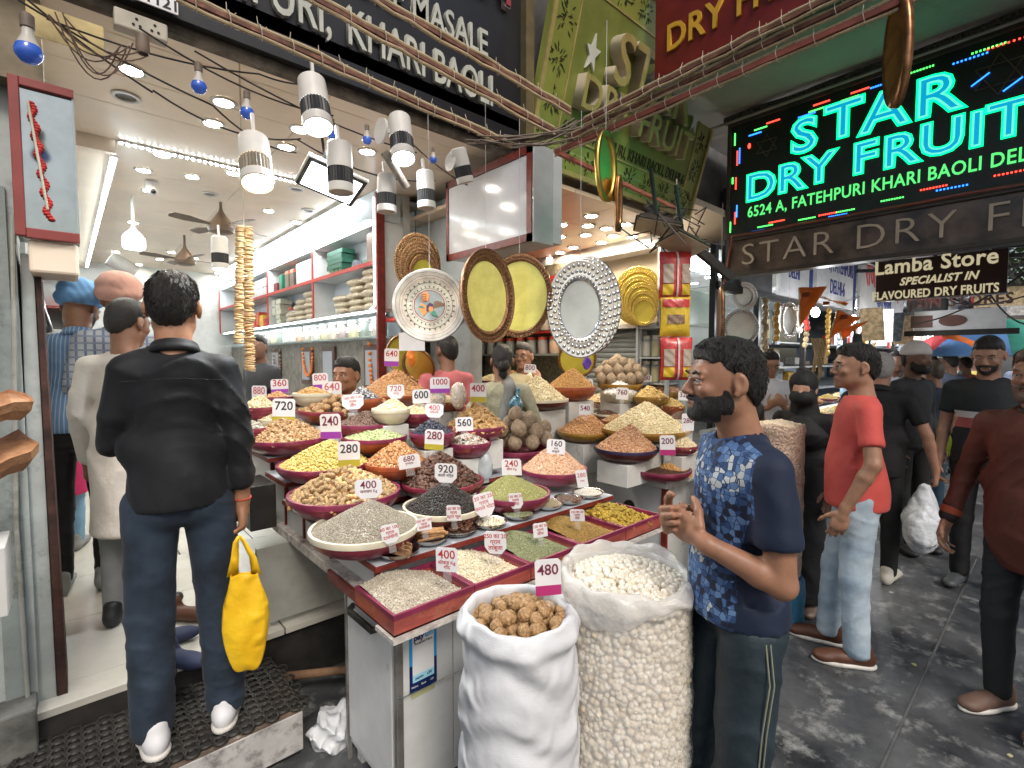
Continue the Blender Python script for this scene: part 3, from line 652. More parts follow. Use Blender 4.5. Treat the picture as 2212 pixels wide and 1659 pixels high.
 # --- price tags
TW=M('tag_white_plastic',(.74,.73,.74), .35, var=.05);TVI=M('tag_violet_band',(.30,.05,.36), .4, var=.05);TYE=M('tag_yellow_band',(.45,.38,.04), .4, var=.05);TMAG=M('tag_magenta_band',(.42,.03,.16), .4, var=.05)
IRED=M('marker_red',(.42,.035,.04), .6, var=0);IBLK=M('marker_black',(.03,.022,.035), .6, var=0);IMAR=M('stencil_maroon',(.16,.02,.05), .6, var=0);IPNK=M('faded_red',(.5,.12,.14), .6, var=0)
def tag(px, py, w, h, t, s, ink=IRED, band=None, lab='', sub=None, yaw=0, lean=0, size=None, group='price tags stuck in the heaps', pos=None, digits='stencil', roll=0, dz=0):
 """px,py: centre of the tag in the photograph, t its depth; w,h in photo px"""
 if not roll:roll=math.sin(px*1.7)*.05
 if not yaw:yaw=math.sin(px*.9+py)*.28
 c=Vector(att(px,py,t))if pos is None else Vector(pos);W=w/FP*t;Hh=h/FP*t
 xdir=Vector((RT[0],RT[1],0));xdir.rotate(Matrix.Rotation(yaw,3,'Z'));up=Vector((0,0,1));up.rotate(Matrix.Rotation(roll,3,Vector(xdir).cross(up)));xr=Vector(xdir);xr.rotate(Matrix.Rotation(roll,3,Vector(xdir).cross(Vector((0,0,1)))))
 fr=frame(c, xr, up);e=E('price_tag', c, lab, 'price tag', group)
 k=.10*W;pl=[(-W/2,-Hh/2),(W/2,-Hh/2),(W/2,Hh/2-k),(W/2-k,Hh/2),(-W/2+k,Hh/2),(-W/2,Hh/2-k)]
 if digits=='hand':pl=[(-W*.28,-Hh/2),(W*.28,-Hh/2),(W/2,-Hh*.22),(W/2,Hh/2-k),(W/2-k,Hh/2),(-W/2+k,Hh/2),(-W/2,Hh/2-k),(-W/2,-Hh*.22)]
 MB().prism(pl, -.0008, .0008, fr).build('card',[TW], e);MB().box((-W*.2,-Hh/2-.035,-.0005),(W*.2,-Hh/2,.0005), fr).build('clear_foot',[M('clear_foot',(.8,.8,.8),.1,var=0,alpha=.12)], e)
 bh=.28*Hh if band else 0
 if band:MB().box((-W/2+.0005,-Hh/2+.0005,.0009),(W/2-.0005,-Hh/2+bh,.0016), fr).build('band',[band], e)
 area=Hh-bh;y0=(bh)/2
 if sub:
  lines=sub if isinstance(sub, list)else[sub]
  if s:
   sz=min(area*.56, W/(len(s)*.62));text(s, sz, fr@Matrix.Translation((0,Hh*.20,.0011)), ink, e, .0003, off=sz*.010, name='number')
   ls=min(area*.20, W*.22)
   for i, l in enumerate(lines):text(l, ls, fr@Matrix.Translation((0,Hh*(-.13-.20*i),.0011)), ink, e, .0003, off=ls*.012)
  else:
   ls=min(Hh/(len(lines)+.6)*.95, W*.26)
   for i, l in enumerate(lines):text(l, ls, fr@Matrix.Translation((0,Hh*.5-ls*(i+.85),.0011))@Matrix.Rotation(.05,4,'Z'), ink, e, .0003, off=ls*.014)
 else:
  sz=min(area*1.02, W/(len(s)*.58));text(s, sz, fr@Matrix.Translation((0,y0+(.06*Hh if band else.08*Hh),.0018)), ink, e, .0003, off=sz*.012, name='number', sx=.95)
 return e
 # ================================================================ the setting
WHT=M('white_laminate',(.62,.63,.62), .35, var=.06, dirt=(.16,.13,.10), dirt_amt=.33, dscale=7)
WHT2=M('worn_white_paint',(.60,.60,.57), .5, var=.08, dirt=(.14,.11,.09), dirt_amt=.42, dscale=9, bump=.3, bs=40)
GRYP=M('grey_painted_wall',(.36,.39,.38), .6, var=.12, dirt=(.07,.07,.06), dirt_amt=.42, dscale=6, bump=.3, bs=30)
REDT=M('dark_red_wood_trim',(.16,.022,.015), .4, var=.3, sc_=20, dirt=(.05,.02,.015), dirt_amt=.4, dscale=22, stretch=(1,1,1))
REDS=M('red_shelf_edge',(.42,.035,.025), .45, var=.15)
CEIL=M('cream_ceiling_panel',(.80,.68,.54), .30, var=.07, sc_=2, dirt=(.36,.29,.20), dirt_amt=.34, dscale=2.2)
DARK=M('dark_recess',(.02,.018,.016), .8, var=.4)
BLKM=M('black_painted_metal',(.014,.014,.015), .35, var=.3)
CONC=M('street_concrete',(.026,.030,.038), .36, var=.5, sc_=2.2, c2=(.095,.10,.105), dirt=(.30,.31,.30), dirt_amt=.455, dscale=6.5, bump=.5, bs=22)
TILE=M('shop_floor_marble',(.52,.50,.44), .25, var=.10, sc_=3, dirt=(.20,.17,.13), dirt_amt=.36, dscale=4)
LEDM=M('led_strip',(1,1,1), var=0, emit=(.86,.95,1), es=30)
LAMP=M('downlight_disc',(1,1,1), var=0, emit=(1,.92,.80), es=130);LAMPW=M('downlight_warm',(1,1,1), var=0, emit=(1,.84,.62), es=120)
CHR=M('chrome_trim',(.6,.6,.6), .2, 1, var=.05)
MB().box((-60,-60,-.3),(90,60,0)).build('ground',[CONC])
bpy.data.objects['ground']['kind']='structure'
o=MB().box((1.9,-8,.0),(1.915,1.4,.004)).box((-3,.42,.0),(9,.43,.004)).build('ground_joint',[M('joint_line',(.085,.088,.09),.7,dirt=(.03,.03,.035),dirt_amt=.5,dscale=9)]);T(o, kind='structure')
# ---- shop floor of single marble tiles, one step above the street
t=E('shop_floor',(0,2.48,0));T(t, kind='structure')
MB().box((-.14,2.49,.0),(12,9.6,.27)).box((-.14,2.470,.03),(.66,2.49,.285)).build('plinth',[DARK], t)
tile_me=None
for i in range(3):
 for j in range(8):
  x0=-.13+i*.44+(.22 if j%2 else 0)-.1*0;y0=2.465+j*.62
  if j==0:y1=y0+.17
  else:y0=2.465+.17+(j-1)*.62;y1=y0+.62
  x1=min(x0+.436, 1.25)
  if i==0:x0=-.13
  if x1>x0+.05:MB().box((x0,y0+.002,.27),(x1-.003,y1-.002,.30)).build('tile',[TILE], t, bevel=.0015, bseg=1)
MB().box((1.26,2.60,.27),(12,9.6,.298)).build('far_floor',[TILE], t)
# ---- entrance step with rubber ring mat
t=E('entrance_step',(.1,2.0,0), 'low worn white step in front of the shop under the ring mat', 'step')
MB().box((-.62,2.02,0),(.655,2.468,.165)).build('core',[DARK], t)
MB().box((-.62,1.992,.03),(.662,2.02,.188)).build('front_board',[M('scuffed_step_paint',(.42,.41,.40),.6,var=.12,dirt=(.09,.07,.06),dirt_amt=.48,dscale=13,bump=.6,bs=50)], t, bevel=.004)
MB().box((-.64,1.995,.168),(.665,2.468,.190)).build('tread',[M('rotten_wood',(.10,.07,.05),.8,var=.5,dirt=(.4,.38,.34),dirt_amt=.42,dscale=20,bump=.6,bs=60)], t)
rub=M('black_rubber',(.022,.020,.017), .55, var=.4, sc_=30, dirt=(.09,.075,.055), dirt_amt=.42, dscale=30)
t=E('ring_mat',(.1,2.2,.19), 'black rubber mat of linked rings on the entrance step', 'mat')
mb=MB();rr=.0235
for i in range(30):
 for j in range(11):
  x=-.60+i*.0445;y=2.022+j*.040+(.020 if i%2 else 0)
  if y>2.452 or x>.67:continue
  mb.lathe([(rr,0),(rr+.0035,.007),(rr,.013),(rr-.005,.012),(rr-.005,.001),(rr,0)], 12, Matrix.Translation((x,y,.1905)))
  mb.lathe([(.0075,.001),(.0065,.010),(.003,.010),(.003,.001)], 6, Matrix.Translation((x+.022,y+.020,.1905)))
for k in range(8):mb.lathe([(rr,0),(rr+.0035,.007),(rr,.013),(rr-.005,.012),(rr-.005,.001)], 12, Matrix.Translation((.668+.02*(k%2),2.02+.045*k,.182)))
o=mb.build('rings',[rub], t, True);T(o, kind='stuff')
MB().box((-.62,2.02,.1885),(.655,2.462,.1925)).build('sheet',[M('mat_black',(.015,.013,.011),.8,var=.5,sc_=30)], t)  # near-black sheet lies below the rings
# ---- pillar and wall left of the shop door
t=E('door_pillar',(-.05,2.55,0), 'grey painted pillar with dark wood edge at the left of the shop door', 'pillar')
def lean_box(xb, xt, y0, y1, z0, z1):
 V=[(xb[0],y0,z0),(xb[1],y0,z0),(xb[1],y1,z0),(xb[0],y1,z0),(xt[0],y0,z1),(xt[1],y0,z1),(xt[1],y1,z1),(xt[0],y1,z1)];return MB().add(V,[[0,3,2,1],[4,5,6,7],[0,1,5,4],[1,2,6,5],[2,3,7,6],[3,0,4,7]])
X4=[float(aty(x,y,2.55)[0])for x, y in((72,1480),(122,1480),(44,560),(72,560))]
lean_box(X4[:2], X4[2:], 2.55, 2.75, .28, 1.98).build('pillar_face',[GRYP], t, bevel=.003)
X5=[float(aty(x,y,2.55)[0])for x, y in((147,1480),(86,560))]
lean_box((X4[1]+.002,X5[0]),(X4[3]+.002,X5[1]), 2.545, 2.80, .25, 2.0).build('wood_edge',[M('rotten_red_wood',(.045,.018,.014),.7,var=.6,dirt=(.14,.06,.04),dirt_amt=.4,dscale=18,bump=.5)], t, bevel=.003)
mb=MB();mb.tube([(X4[0]-.012,2.50,.24),(X4[0]-.02,2.50,1.0),(X4[2]-.012,2.50,2.1)], .007, 8);mb.build('conduit_pipe',[M('old_pipe',(.30,.30,.27),.5,dirt=(.08,.07,.05),dirt_amt=.45)], t, True)
t=E('side_wall',(-.3,2.6,0), 'grimy grey green wall left of the conduit pipe', 'wall')
MB().box((-.60,2.53,.0),(-.115,2.9,2.6)).build('plaster',[GRYP], t)
MB().box((-.20,2.515,.34),(-.135,2.53,2.2)).build('pilaster_strip',[M('green_grey_paint',(.22,.25,.24),.6,dirt=(.05,.05,.045),dirt_amt=.45,bump=.4)], t)
MB().box((-.62,2.40,.0),(-.118,2.53,.36)).build('plinth',[M('stained_concrete',(.11,.11,.10),.8,var=.4,bump=.6)], t, bevel=.01)
MB().box((-.60,2.50,1.2),(-.20,2.525,2.4)).build('dark_board',[M('brown_board',(.03,.024,.02),.6,var=.5)], t)
# ---- the hall: ceiling of panels, walls
t=E('ceiling',(0,2.5,3));T(t, kind='structure')
MB().box((-.3,2.36,3.02),(12.5,9.7,3.08)).build('slab',[CEIL], t)
ys=[2.40, 2.78, 3.16, 3.54, 4.10]
for i in range(4):
 for(xa, xb)in((-.12,1.10),(1.10,2.28)):
  MB().box((xa+.003,ys[i]+.003,2.985),(xb-.003,ys[i+1]-.003,3.019)).build('ceiling_panel',[CEIL], t, bevel=.002, bseg=1)
MB().box((-.12,4.10,2.90),(.29,9.6,3.019)).build('ceiling_drop',[CEIL], t)
for i in range(9):
 for(xa, xb)in((.30,1.12),(1.12,1.94)):
  MB().box((xa+.002,4.12+i*.6,2.99),(xb-.002,4.716+i*.6,3.019)).build('ceiling_panel',[CEIL], t)
CEILB=M('warm_ceiling_panel',(.66,.50,.36), .28, var=.05, sc_=2)
for i in range(6):
 for j in range(4):
  MB().box((2.31+j*.5,2.44+i*.6,2.80),(2.806+j*.5,3.036+i*.6,2.83)).build('ceiling_panel',[CEILB], t)
MB().box((4.40,2.42,2.70),(12.5,5.2,2.74)).build('far_ceiling',[M('white_ceiling',(.62,.64,.66),.3,var=.06)], t)
WALLP=M('pale_panel_wall',(.56,.57,.54), .4, var=.08)
for nm, a, b, mt in(('wall_back',(-.3,9.5,.3),(4.5,9.65,3.02),WALLP),('wall_left',(-.16,2.80,.3),(-.10,9.5,3.0),WALLP),('wall_right',(4.34,2.55,.3),(4.40,9.5,3.0),WALLP),
 ('wall_middle',(2.2,3.84,2.02),(2.26,9.5,3.0),WALLP),('wall_far_back',(4.4,5.0,0.3),(12.5,5.1,2.8),M('white_wall',(.58,.62,.64),.5,var=.06))):
 T(MB().box(a,b).build(nm,[mt]), kind='structure')
def strip(a, b, label, w=.012, mat=None, dots=False):
 t=E('led_strip', a, label, 'LED strip', 'LED strips in the shop')
 MB().bar(a, b, w*2.2, .006).build('channel',[M('aluminium',(.5,.5,.5),.4,.8,var=0)], t)
 d=Vector(b)-Vector(a);o_=Vector((0,0,-.008))
 if dots:
  n=int(d.length/.035);mb=MB()
  for i in range(n):p=Vector(a)+d*(i+.5)/n+o_;mb.box(p-Vector((.007,.007,.004)), p+Vector((.007,.007,.004)))
  T(mb.build('diode',[mat or LEDM],t), kind='stuff')
 else:MB().bar(Vector(a)+o_, Vector(b)+o_, w, .008).build('tube',[mat or LEDM], t)
strip((.30,4.09,2.975),(1.84,4.09,2.975), 'dotted LED strip across the ceiling at the front edge of the recess', .012, dots=True)
strip((.285,4.15,2.89),(.285,9.3,2.89), 'LED strip running back along the left side of the ceiling recess', .02)
strip((1.93,3.9,2.74),(1.93,9.3,2.74), 'LED strip above the top shelf of the right wall', .03)
strip((1.90,4.15,2.965),(1.90,9.3,2.965), 'LED strip along the right side of the ceiling recess above the shelf light', .016)
strip((1.925,3.86,1.995),(1.925,9.0,1.995), 'LED strip under the shelf of pulse bags', .022)
strip((.06,4.3,2.84),(.06,9.0,2.84), 'LED strip on the cabinet along the left wall', .02)
strip((.06,4.3,2.05),(.06,9.0,2.05), 'lower LED strip under the cabinet along the left wall', .014)
t=E('wall_cabinet',(0,4.2,2.1), 'long pale cabinet hung along the left wall over the customers', 'cabinet')
MB().box((-.10,3.2,2.06),(.045,9.0,2.82)).build('carcass',[WALLP], t, bevel=.006)
for i in range(5):MB().box((.045,3.25+i*1.1,2.10),(.053,4.30+i*1.1,2.79)).build('panel',[M('pale_blue_panel',(.50,.56,.62),.25,var=.05)], t)
t=E('wall_shelf',(0,5,1.3), 'dark shelf of strung packets at the back left of the shop', 'shelf')
MB().box((-.09,5.2,1.98),(.10,9.0,2.0)).box((-.09,5.2,1.5),(.10,9.0,1.52)).build('board',[REDT], t)
PKT=[M('foil_packet_%d'%i,c,.35,var=.3,sc_=30)for i, c in enumerate([(.25,.05,.04),(.10,.05,.12),(.3,.16,.08),(.08,.08,.09),(.35,.2,.15)])]
for i in range(26):
 y=5.3+i*.13;mb=MB()
 for k in range(5):mb.m(k%5).box((.0+.02*(k%2),y,1.55+k*.085),(.09,y+.10,1.62+k*.085))
 o=mb.build('packet_string', PKT);T(o, 'string of small dark and red packets hanging at the back left wall', 'packet string', 'packet strings at the back left')
 # ---- shelf unit on the right wall of the first shop
WH=M('shelf_white',(.66,.68,.68), .35, var=.05)
t=E('wall_shelving',(2.0,5,1.7), 'white and red shelf unit along the right wall holding boxes and pulse bags', 'shelf')
yd=[3.84, 5.26, 6.8, 8.3, 9.4]
for z, m in((2.395,REDS),(2.0,WH),(2.72,WH)):
 MB().box((1.955,3.84,z-.012),(2.19,9.4,z+.012)).build('shelf_board',[m if z!=2.395 else WH], t)
 if z==2.395:MB().box((1.94,3.84,z-.017),(1.955,9.4,z+.017)).build('shelf_edge',[REDS], t)
for i, y in enumerate(yd):MB().box((1.95,y-.012,2.012),(2.19,y+.012,2.71)).build('divider',[WH], t);MB().box((1.938,y-.014,2.0),(1.95,y+.014,2.72)).build('divider_edge',[REDS], t)
MB().box((2.17,3.85,1.2),(2.2,9.4,3.0)).build('back_panel',[M('panel_blue_white',(.52,.57,.60),.4,var=.06)], t)
mb=MB();mb.box((1.955,3.84,2.74),(2.17,9.4,2.98));mb.build('cornice',[M('cornice_white',(.55,.60,.62),.4,var=.05)], t)
MB().box((1.93,3.80,1.2),(2.0,3.83,2.95)).build('end_post',[REDT], t)
o=MB().tube([(1.915,3.815,2.9),(1.913,3.815,2.4),(1.915,3.82,2.03),(1.913,3.9,2.0)], .009, 6).build('lamp_tube',[M('lit_tube',(1,1,1),var=0,emit=(.9,.95,1),es=3)], t, True)
GLS=M('shelf_glass',(.75,.85,.80), .05, var=0, alpha=.35)
t=E('glass_shelf',(2.0,5,1.78), 'glass shelf with a row of jars below the pulse bags', 'shelf')
MB().box((1.96,3.86,1.775),(2.165,9.3,1.785)).build('pane',[GLS], t)
t=E('lower_wall',(2.1,5,1.2), 'grey brown wall with garlanded pictures below the glass shelf', 'wall')
MB().box((2.10,3.9,.3),(2.165,9.4,1.77)).build('facing',[M('brown_grey_wall',(.17,.155,.13),.6,var=.3,sc_=14)], t)
# ---- mirror bay and pier between the shops
MIR=M('mirror',(.78,.84,.84), .03, 1, var=0)
t=E('mirror_bay',(2.2,3.6,2.2), 'pale mirrored bay behind the brass plates between the two shops', 'display bay')
MB().box((2.02,3.86,1.92),(2.60,3.90,2.95)).build('back_panel',[M('bay_panel',(.50,.56,.57),.35,var=.05)], t)
for x in(2.02, 2.17, 2.32):MB().box((x+.004,3.845,1.95),(x+.145,3.858,2.9)).build('mirror_pane',[MIR], t)
MB().box((2.0,3.62,1.90),(2.62,3.86,1.925)).build('shelf_board',[REDS], t)
MB().box((2.46,3.1,1.92),(2.50,3.86,2.95)).build('side_panel',[M('bay_panel')], t)
t=E('pier',(2.5,3.3,.3), 'grey pier behind the hanging trays under the overhead box', 'pier')
MB().box((2.50,3.3,.3),(2.62,3.9,2.98)).build('facing',[GRYP], t)
t=E('overhead_box',(2.2,2.6,2.3), 'white laminate box with dark red frame hung at the corner between the shops', 'cabinet')
xa, ya, yb, za, zb=2.10, 2.15, 3.05, 2.30, 2.86
MB().box((xa+.012,ya+.012,za+.012),(2.36,yb,zb)).build('carcass',[M('grey_laminate',(.40,.42,.43),.2,var=.06)], t)
MB().box((xa,ya+.06,za+.045),(xa+.011,yb-.03,zb-.05)).build('panel',[M('white_gloss_panel',(.58,.59,.62),.12,var=.04)], t)
for a, b in(((xa-.006,ya+.012,za),(xa+.012,yb,za+.045)),((xa-.006,ya+.012,zb-.045),(xa+.012,yb,zb)),((xa-.006,ya+.012,za),(xa+.012,ya+.055,zb)),((xa-.006,yb-.03,za),(xa+.012,yb,zb))):MB().box(a, b).build('frame_rail',[REDT], t)
MB().box((xa+.0,ya,za-.01),(2.27,ya+.011,zb+.01)).build('end_panel',[CHR if False else M('brushed_grey',(.42,.44,.45),.25,.3,var=.08)], t, bevel=.003)
# ---- second shop, right wall
t=E('jar_shelving',(4.2,4.5,1.2), 'red edged shelves with pickle jars on the right wall of the second shop', 'shelf')
for z, m in((2.28,REDS),(1.90,REDS),(1.64,GLS)):
 MB().box((4.13,3.55,z-.016),(4.33,8.6,z+.010)).build('shelf_board',[m], t)
for y in(3.55, 5.4, 7.2):MB().box((4.13,y-.015,1.3),(4.33,y+.015,2.5)).build('upright',[REDS if y<4 else DARK], t)
MB().box((4.325,3.5,.3),(4.338,9,2.7)).build('back_panel',[M('olive_wall',(.17,.16,.11),.7,var=.4,sc_=30)], t)
MB().box((4.10,3.48,2.42),(4.16,8.6,2.52)).build('header',[REDS], t)
t=E('roller_shutter',(4.2,3.1,.9), 'grey roller shutter with wide slats under the niche of gold plates', 'shutter')
for i in range(17):
 z=1.0+i*.052;MB().lathe([(0,-.33),(.022,-.33),(.022,.33),(0,.33)], 8, Matrix.Translation((4.20,3.12,z))@Matrix.Rotation(PI/2,4,'X')@Matrix.Diagonal((.55,1.15,1,1))).build('slat',[M('slat_grey',(.34,.38,.40),.35,.3,var=.08)], t, True)
[MB().box((4.16,y,.9),(4.24,y+.03,1.9)).build('guide',[M('guide_grey',(.42,.47,.50),.4,var=.05)],t)for y in(2.76,3.46)]
t=E('wall_niche',(4.2,3.05,1.9), 'white framed niche showing stacked gold plates in the second shop', 'niche')
MB().box((4.31,2.56,1.93),(4.335,3.5,2.62)).build('back_panel',[M('niche_back',(.62,.52,.40),.4,var=.04)], t)
for a, b in(((4.10,2.54,1.89),(4.33,3.52,1.93)),((4.10,2.54,2.62),(4.33,3.52,2.66)),((4.10,2.53,1.89),(4.33,2.56,2.66)),((4.10,3.5,1.89),(4.33,3.53,2.66))):MB().box(a, b).build('frame_board',[M('niche_white',(.68,.66,.64),.35,var=.04)], t)
t=E('grey_shelving',(4.2,2.7,1), 'grey shelf frame with jars of nuts right of the shutter', 'shelf')
for z in(1.88, 1.60, 1.36, 1.12):MB().box((4.06,2.44,z-.008),(4.30,2.75,z+.008)).build('shelf_board',[M('guide_grey')], t)
for y in(2.43, 2.74):MB().box((4.05,y-.012,.9),(4.09,y+.012,1.9)).build('upright',[M('guide_grey')], t)
MB().box((4.30,2.43,.9),(4.31,2.75,1.9)).build('back_panel',[M('guide_grey')], t)
# ================================================================ first stall
WOODW=M('weathered_white_wood',(.50,.47,.43), .7, var=.2, sc_=30, dirt=(.13,.06,.045), dirt_amt=.47, dscale=16, bump=.7, bs=80)
t=E('counter',(.8,1.45,0), 'long white laminate counter with worn dark red top edge at the shop front', 'counter')
MB().box((.78,1.44,.705),(2.2,3.9,.748)).build('top',[WOODW], t, bevel=.004)
MB().box((.765,1.455,.700),(.779,1.98,.742)).build('red_edge',[REDT], t, bevel=.003)
MB().box((.80,1.47,.07),(1.20,1.86,.703)).build('cabinet',[WHT], t, bevel=.004)
MB().box((.792,1.50,.10),(.800,1.85,.690)).build('drawer_front',[WHT], t, bevel=.003)
[MB().box(a,b).build('steel_corner',[M('dull_steel',(.30,.29,.27),.4,.7,var=.25,dirt=(.1,.08,.06),dirt_amt=.4)],t,bevel=.002)for a, b in(((.787,1.452,.0),(.812,1.474,.700)),((.787,1.852,.0),(.805,1.868,.700)))]
MB().box((.815,1.462,.10),(1.02,1.469,.695)).box((1.025,1.463,.12),(1.55,1.469,.695)).build('door',[WHT], t, bevel=.002)
MB().box((1.2,1.47,.05),(2.18,1.80,.703)).build('carcass',[WHT], t)
[MB().box(a,b).build('foot',[WHT2],t)for a, b in(((.82,1.49,0),(.86,1.53,.07)),((.82,1.80,0),(.86,1.84,.07)),((2.10,1.5,0),(2.15,1.55,.05)))]
mb=MB();mb.bar((.790,1.56,.665),(.762,1.575,.655), .014, .02);mb.bar((.762,1.575,.655),(.762,1.77,.652), .013, .026);mb.bar((.762,1.77,.652),(.790,1.785,.66), .014, .02);mb.build('handle',[M('black_iron',(.05,.05,.045),.35,.6,var=.4)], t, bevel=.003)
MB().box((.64,2.50,.335),(2.3,2.53,.705)).build('front_board',[M('grey_white_board',(.34,.34,.31),.6,var=.12,dirt=(.12,.11,.09),dirt_amt=.4,dscale=6)], t)
o=MB().tube([(.786,1.452,.47),(.80,1.445,.463),(1.0,1.448,.452),(1.22,1.45,.462),(1.5,1.45,.46)], .0025, 5).build('wire',[CHR], t, True)
t=E('payment_sticker',(.92,1.461,.5), 'blue bordered payment sticker on the counter corner', 'sticker')
fr=frame((.895,1.4605,.555),(1,0,0),(0,0,1));PB=M('sticker_blue',(.02,.30,.62), .35, var=.04);PN=M('sticker_navy',(.006,.02,.10), .35, var=.04);PW=M('sticker_white',(.75,.75,.75), .35, var=.03);PL=M('sticker_pale_blue',(.35,.68,.82), .35, var=.03)
MB().box((-.055,-.01,0),(.055,.12,.0008), fr).build('upper_field',[PB], t);MB().box((-.055,-.105,0),(.055,-.01,.0008), fr).build('lower_field',[PN], t)
MB().box((-.043,-.072,.0009),(.043,.105,.0014), fr).build('white_field',[PW], t);MB().box((-.043,-.072,.0015),(.043,-.046,.0018), fr).build('pale_field',[PL], t)
def ft(s, sz, x, y, m, p, fr_=fr, **k):return text(s, sz, fr_@Matrix.Translation((x,y,.0021)), m, p, .0002, **k)
INK=M('ink_navy',(.01,.02,.12), .5, var=0);INKB=M('ink_black',(.01,.01,.01), .5, var=0);INKW=M('ink_white',(.8,.8,.8), .5, var=0)
ft('pay', .030, -.018, .084, INK, t, off=.0012);ft('tm', .030, .022, .085, PB, t, off=.0010);ft('Accepted Here', .0115, 0, .063, INKB, t, off=.0002)
ft('paytm', .013, -.017, -.059, INK, t, off=.0003);ft('UPI', .013, .022, -.059, INK, t, off=.0003, shear=.3)
for x, s_ in((-.036,'Wallet'),(0,'Bank'),(.034,'UPI')):ft(s_, .010, x, -.087, INKW, t)
MB().box((-.05,-.128,0),(.045,-.106,.0006), fr).build('old_tape',[M('yellow_tape',(.50,.50,.27),.5,var=.1)], t)
t=E('display_steps',(.8,1.6,.75), 'white stepped stand with dark red board edges carrying the bowls', 'display stand')
TT=M('tier_top_grey',(.46,.50,.54), .3, var=.06, dirt=(.25,.2,.17), dirt_amt=.33)
def tier(x0, x1, y0, y1, z, xr=None):
 MB().box((x0,y0,z-.026),(x1,y1,z-.003)).build('board',[REDT], t, bevel=.003)
 MB().box((x0+.003,y0+.003,z-.003),(x1-.003,y1-.003,z)).build('board_top',[TT], t)
def riser(x0, x1, y0, y1, z0, z1):
 MB().box((x0+.006,y0+.006,z0),(x1,y1,z1)).build('riser',[WHT], t);MB().box((x0,y0,z0),(x0+.02,y0+.014,z1)).build('post',[REDT], t)
riser(.82, 2.12, 1.66, 2.05, .749, .843);tier(.785, 2.155, 1.59, 2.05, .87)
riser(.81, 2.12, 2.055, 2.36, .749, .843);MB().box((.79,2.052,.845),(2.1,2.21,.868)).build('board_top',[TT], t)
riser(.81, 2.10, 2.37, 2.62, .749, .88);tier(.77, 2.10, 2.20, 2.55, .908)
riser(.81, 2.08, 2.63, 2.88, .749, .974);tier(.77, 2.08, 2.49, 2.82, 1.0)
riser(.82, 2.06, 2.89, 3.3, .749, 1.054);tier(.77, 2.06, 2.76, 3.3, 1.08)
riser(.9, 2.2, 3.1, 3.6, .749, 1.15);tier(.88, 2.2, 3.0, 3.75, 1.18)
def tray(label, x0, x1, y0, y1, z=.75, h=.062, group='shallow red seed trays', zl=None):
 t=E('seed_tray',((x0+x1)/2,(y0+y1)/2,z), label, 'tray', group);w=.008
 MB().box((x0,y0,z),(x1,y1,z+.006)).build('base',[REDT], t)
 for a, b in(((x0,y0),(x1,y0+w)),((x0,y1-w),(x1,y1)),((x0,y0+w),(x0+w,y1-w)),((x1-w,y0+w),(x1,y1-w))):
  MB().box((a[0],a[1],z+.001),(b[0],b[1],z+h-.012)).build('side_board',[M('tray_red_brown',(.30,.06,.045),.4,var=.3,sc_=10,stretch=(1,1,5),dirt=(.42,.18,.10),dirt_amt=.46,dscale=12,coat=.2)], t)
  MB().box((a[0]-.001,a[1]-.001,z+h-.012),(b[0]+.001,b[1]+.001,z+h+.006)).build('rim_board',[M('tray_rim_magenta',(.19,.018,.055),.4,var=.25,sc_=12)], t, bevel=.001)
 return t
 # ================================================================ second stall
t=E('second_counter',(3.05,1.8,0), 'peeling white counter with a cash drawer behind the man in the blue tee', 'counter')
MB().box((3.0,1.78,.71),(4.25,2.9,.752)).build('top',[WHT2], t, bevel=.005)
MB().box((3.04,1.84,.08),(3.10,2.45,.70)).build('drawer_front',[M('drawer_white',(.56,.57,.58),.35,var=.05)], t, bevel=.006)
MB().box((3.10,1.83,.0),(4.2,2.6,.705)).build('carcass',[WHT2], t);MB().box((3.03,1.80,.05),(3.06,1.835,.71)).build('corner_post',[REDT], t)
MB().box((2.995,1.98,.716),(3.0,2.22,.742)).build('hasp',[M('dull_steel')], t)
mb=MB();mb.lathe([(.0,0),(.045,0),(.045,.008),(.038,.012),(0,.012)], 20, Matrix.Translation((3.04,2.10,.52))@Matrix.Rotation(-PI/2,4,'Y'));mb.cyl((3.022,2.13,.54),(3.018,2.13,.54), .008);mb.box((3.016,2.06,.49),(3.03,2.14,.505));mb.build('lock',[M('black_iron')], t, True)
MB().box((2.985,2.03,.735),(3.0,2.035,.75)).build('screw',[CHR], t)
# ================================================================ bowls, heaps and trays
def at_rim(px, py, z):return Vector([float(v)for v in atz(px,py,z)])
def tz(p):return float(np.dot(np.array(p)[:2],FW[:2]))
BL={}
def pile(key, px, py, w, zb, peak, what, g, size, pal, mat=ENAM, rim=ENAMB, hb=.08, p=1.25, cat='heap', blab=None, support=None, H=None, **k):
 """bowl whose rim centre shows at px,py with width w, base at zb; heap whose top shows at peak"""
 c=at_rim(px, py, zb+hb);t_=tz(c);r=w/FP*t_/2
 b=bowl(blab or('%s bowl under the %s'%('round',what)),(c[0],c[1],zb), r, hb, mat, rim)
 Hh=H or max(.02,(py-peak)/FP*t_*1.0)
 o=heap(what if what.startswith(('heap','pile','mound'))else 'heap of '+what,(c[0],c[1],zb+hb-.008), r*.955, Hh, g, size, pal, cat, p, **k)if g else None
 BL[key]=(c, r, Hh, t_)
 if support is not None:
  top=zb-.001;s_=r*.72
  e=E('riser_block',(c[0],c[1],support), ' '.join(('white block under the %s'%what).split()[:15]), 'block', 'white blocks under the far bowls')
  MB().box((c[0]-s_,c[1]-s_*.8,support),(c[0]+s_,c[1]+s_*.8,top)).build('block_body',[WHT2], e, bevel=.004)
 return c, r, Hh
PG=lambda*c:list(c)
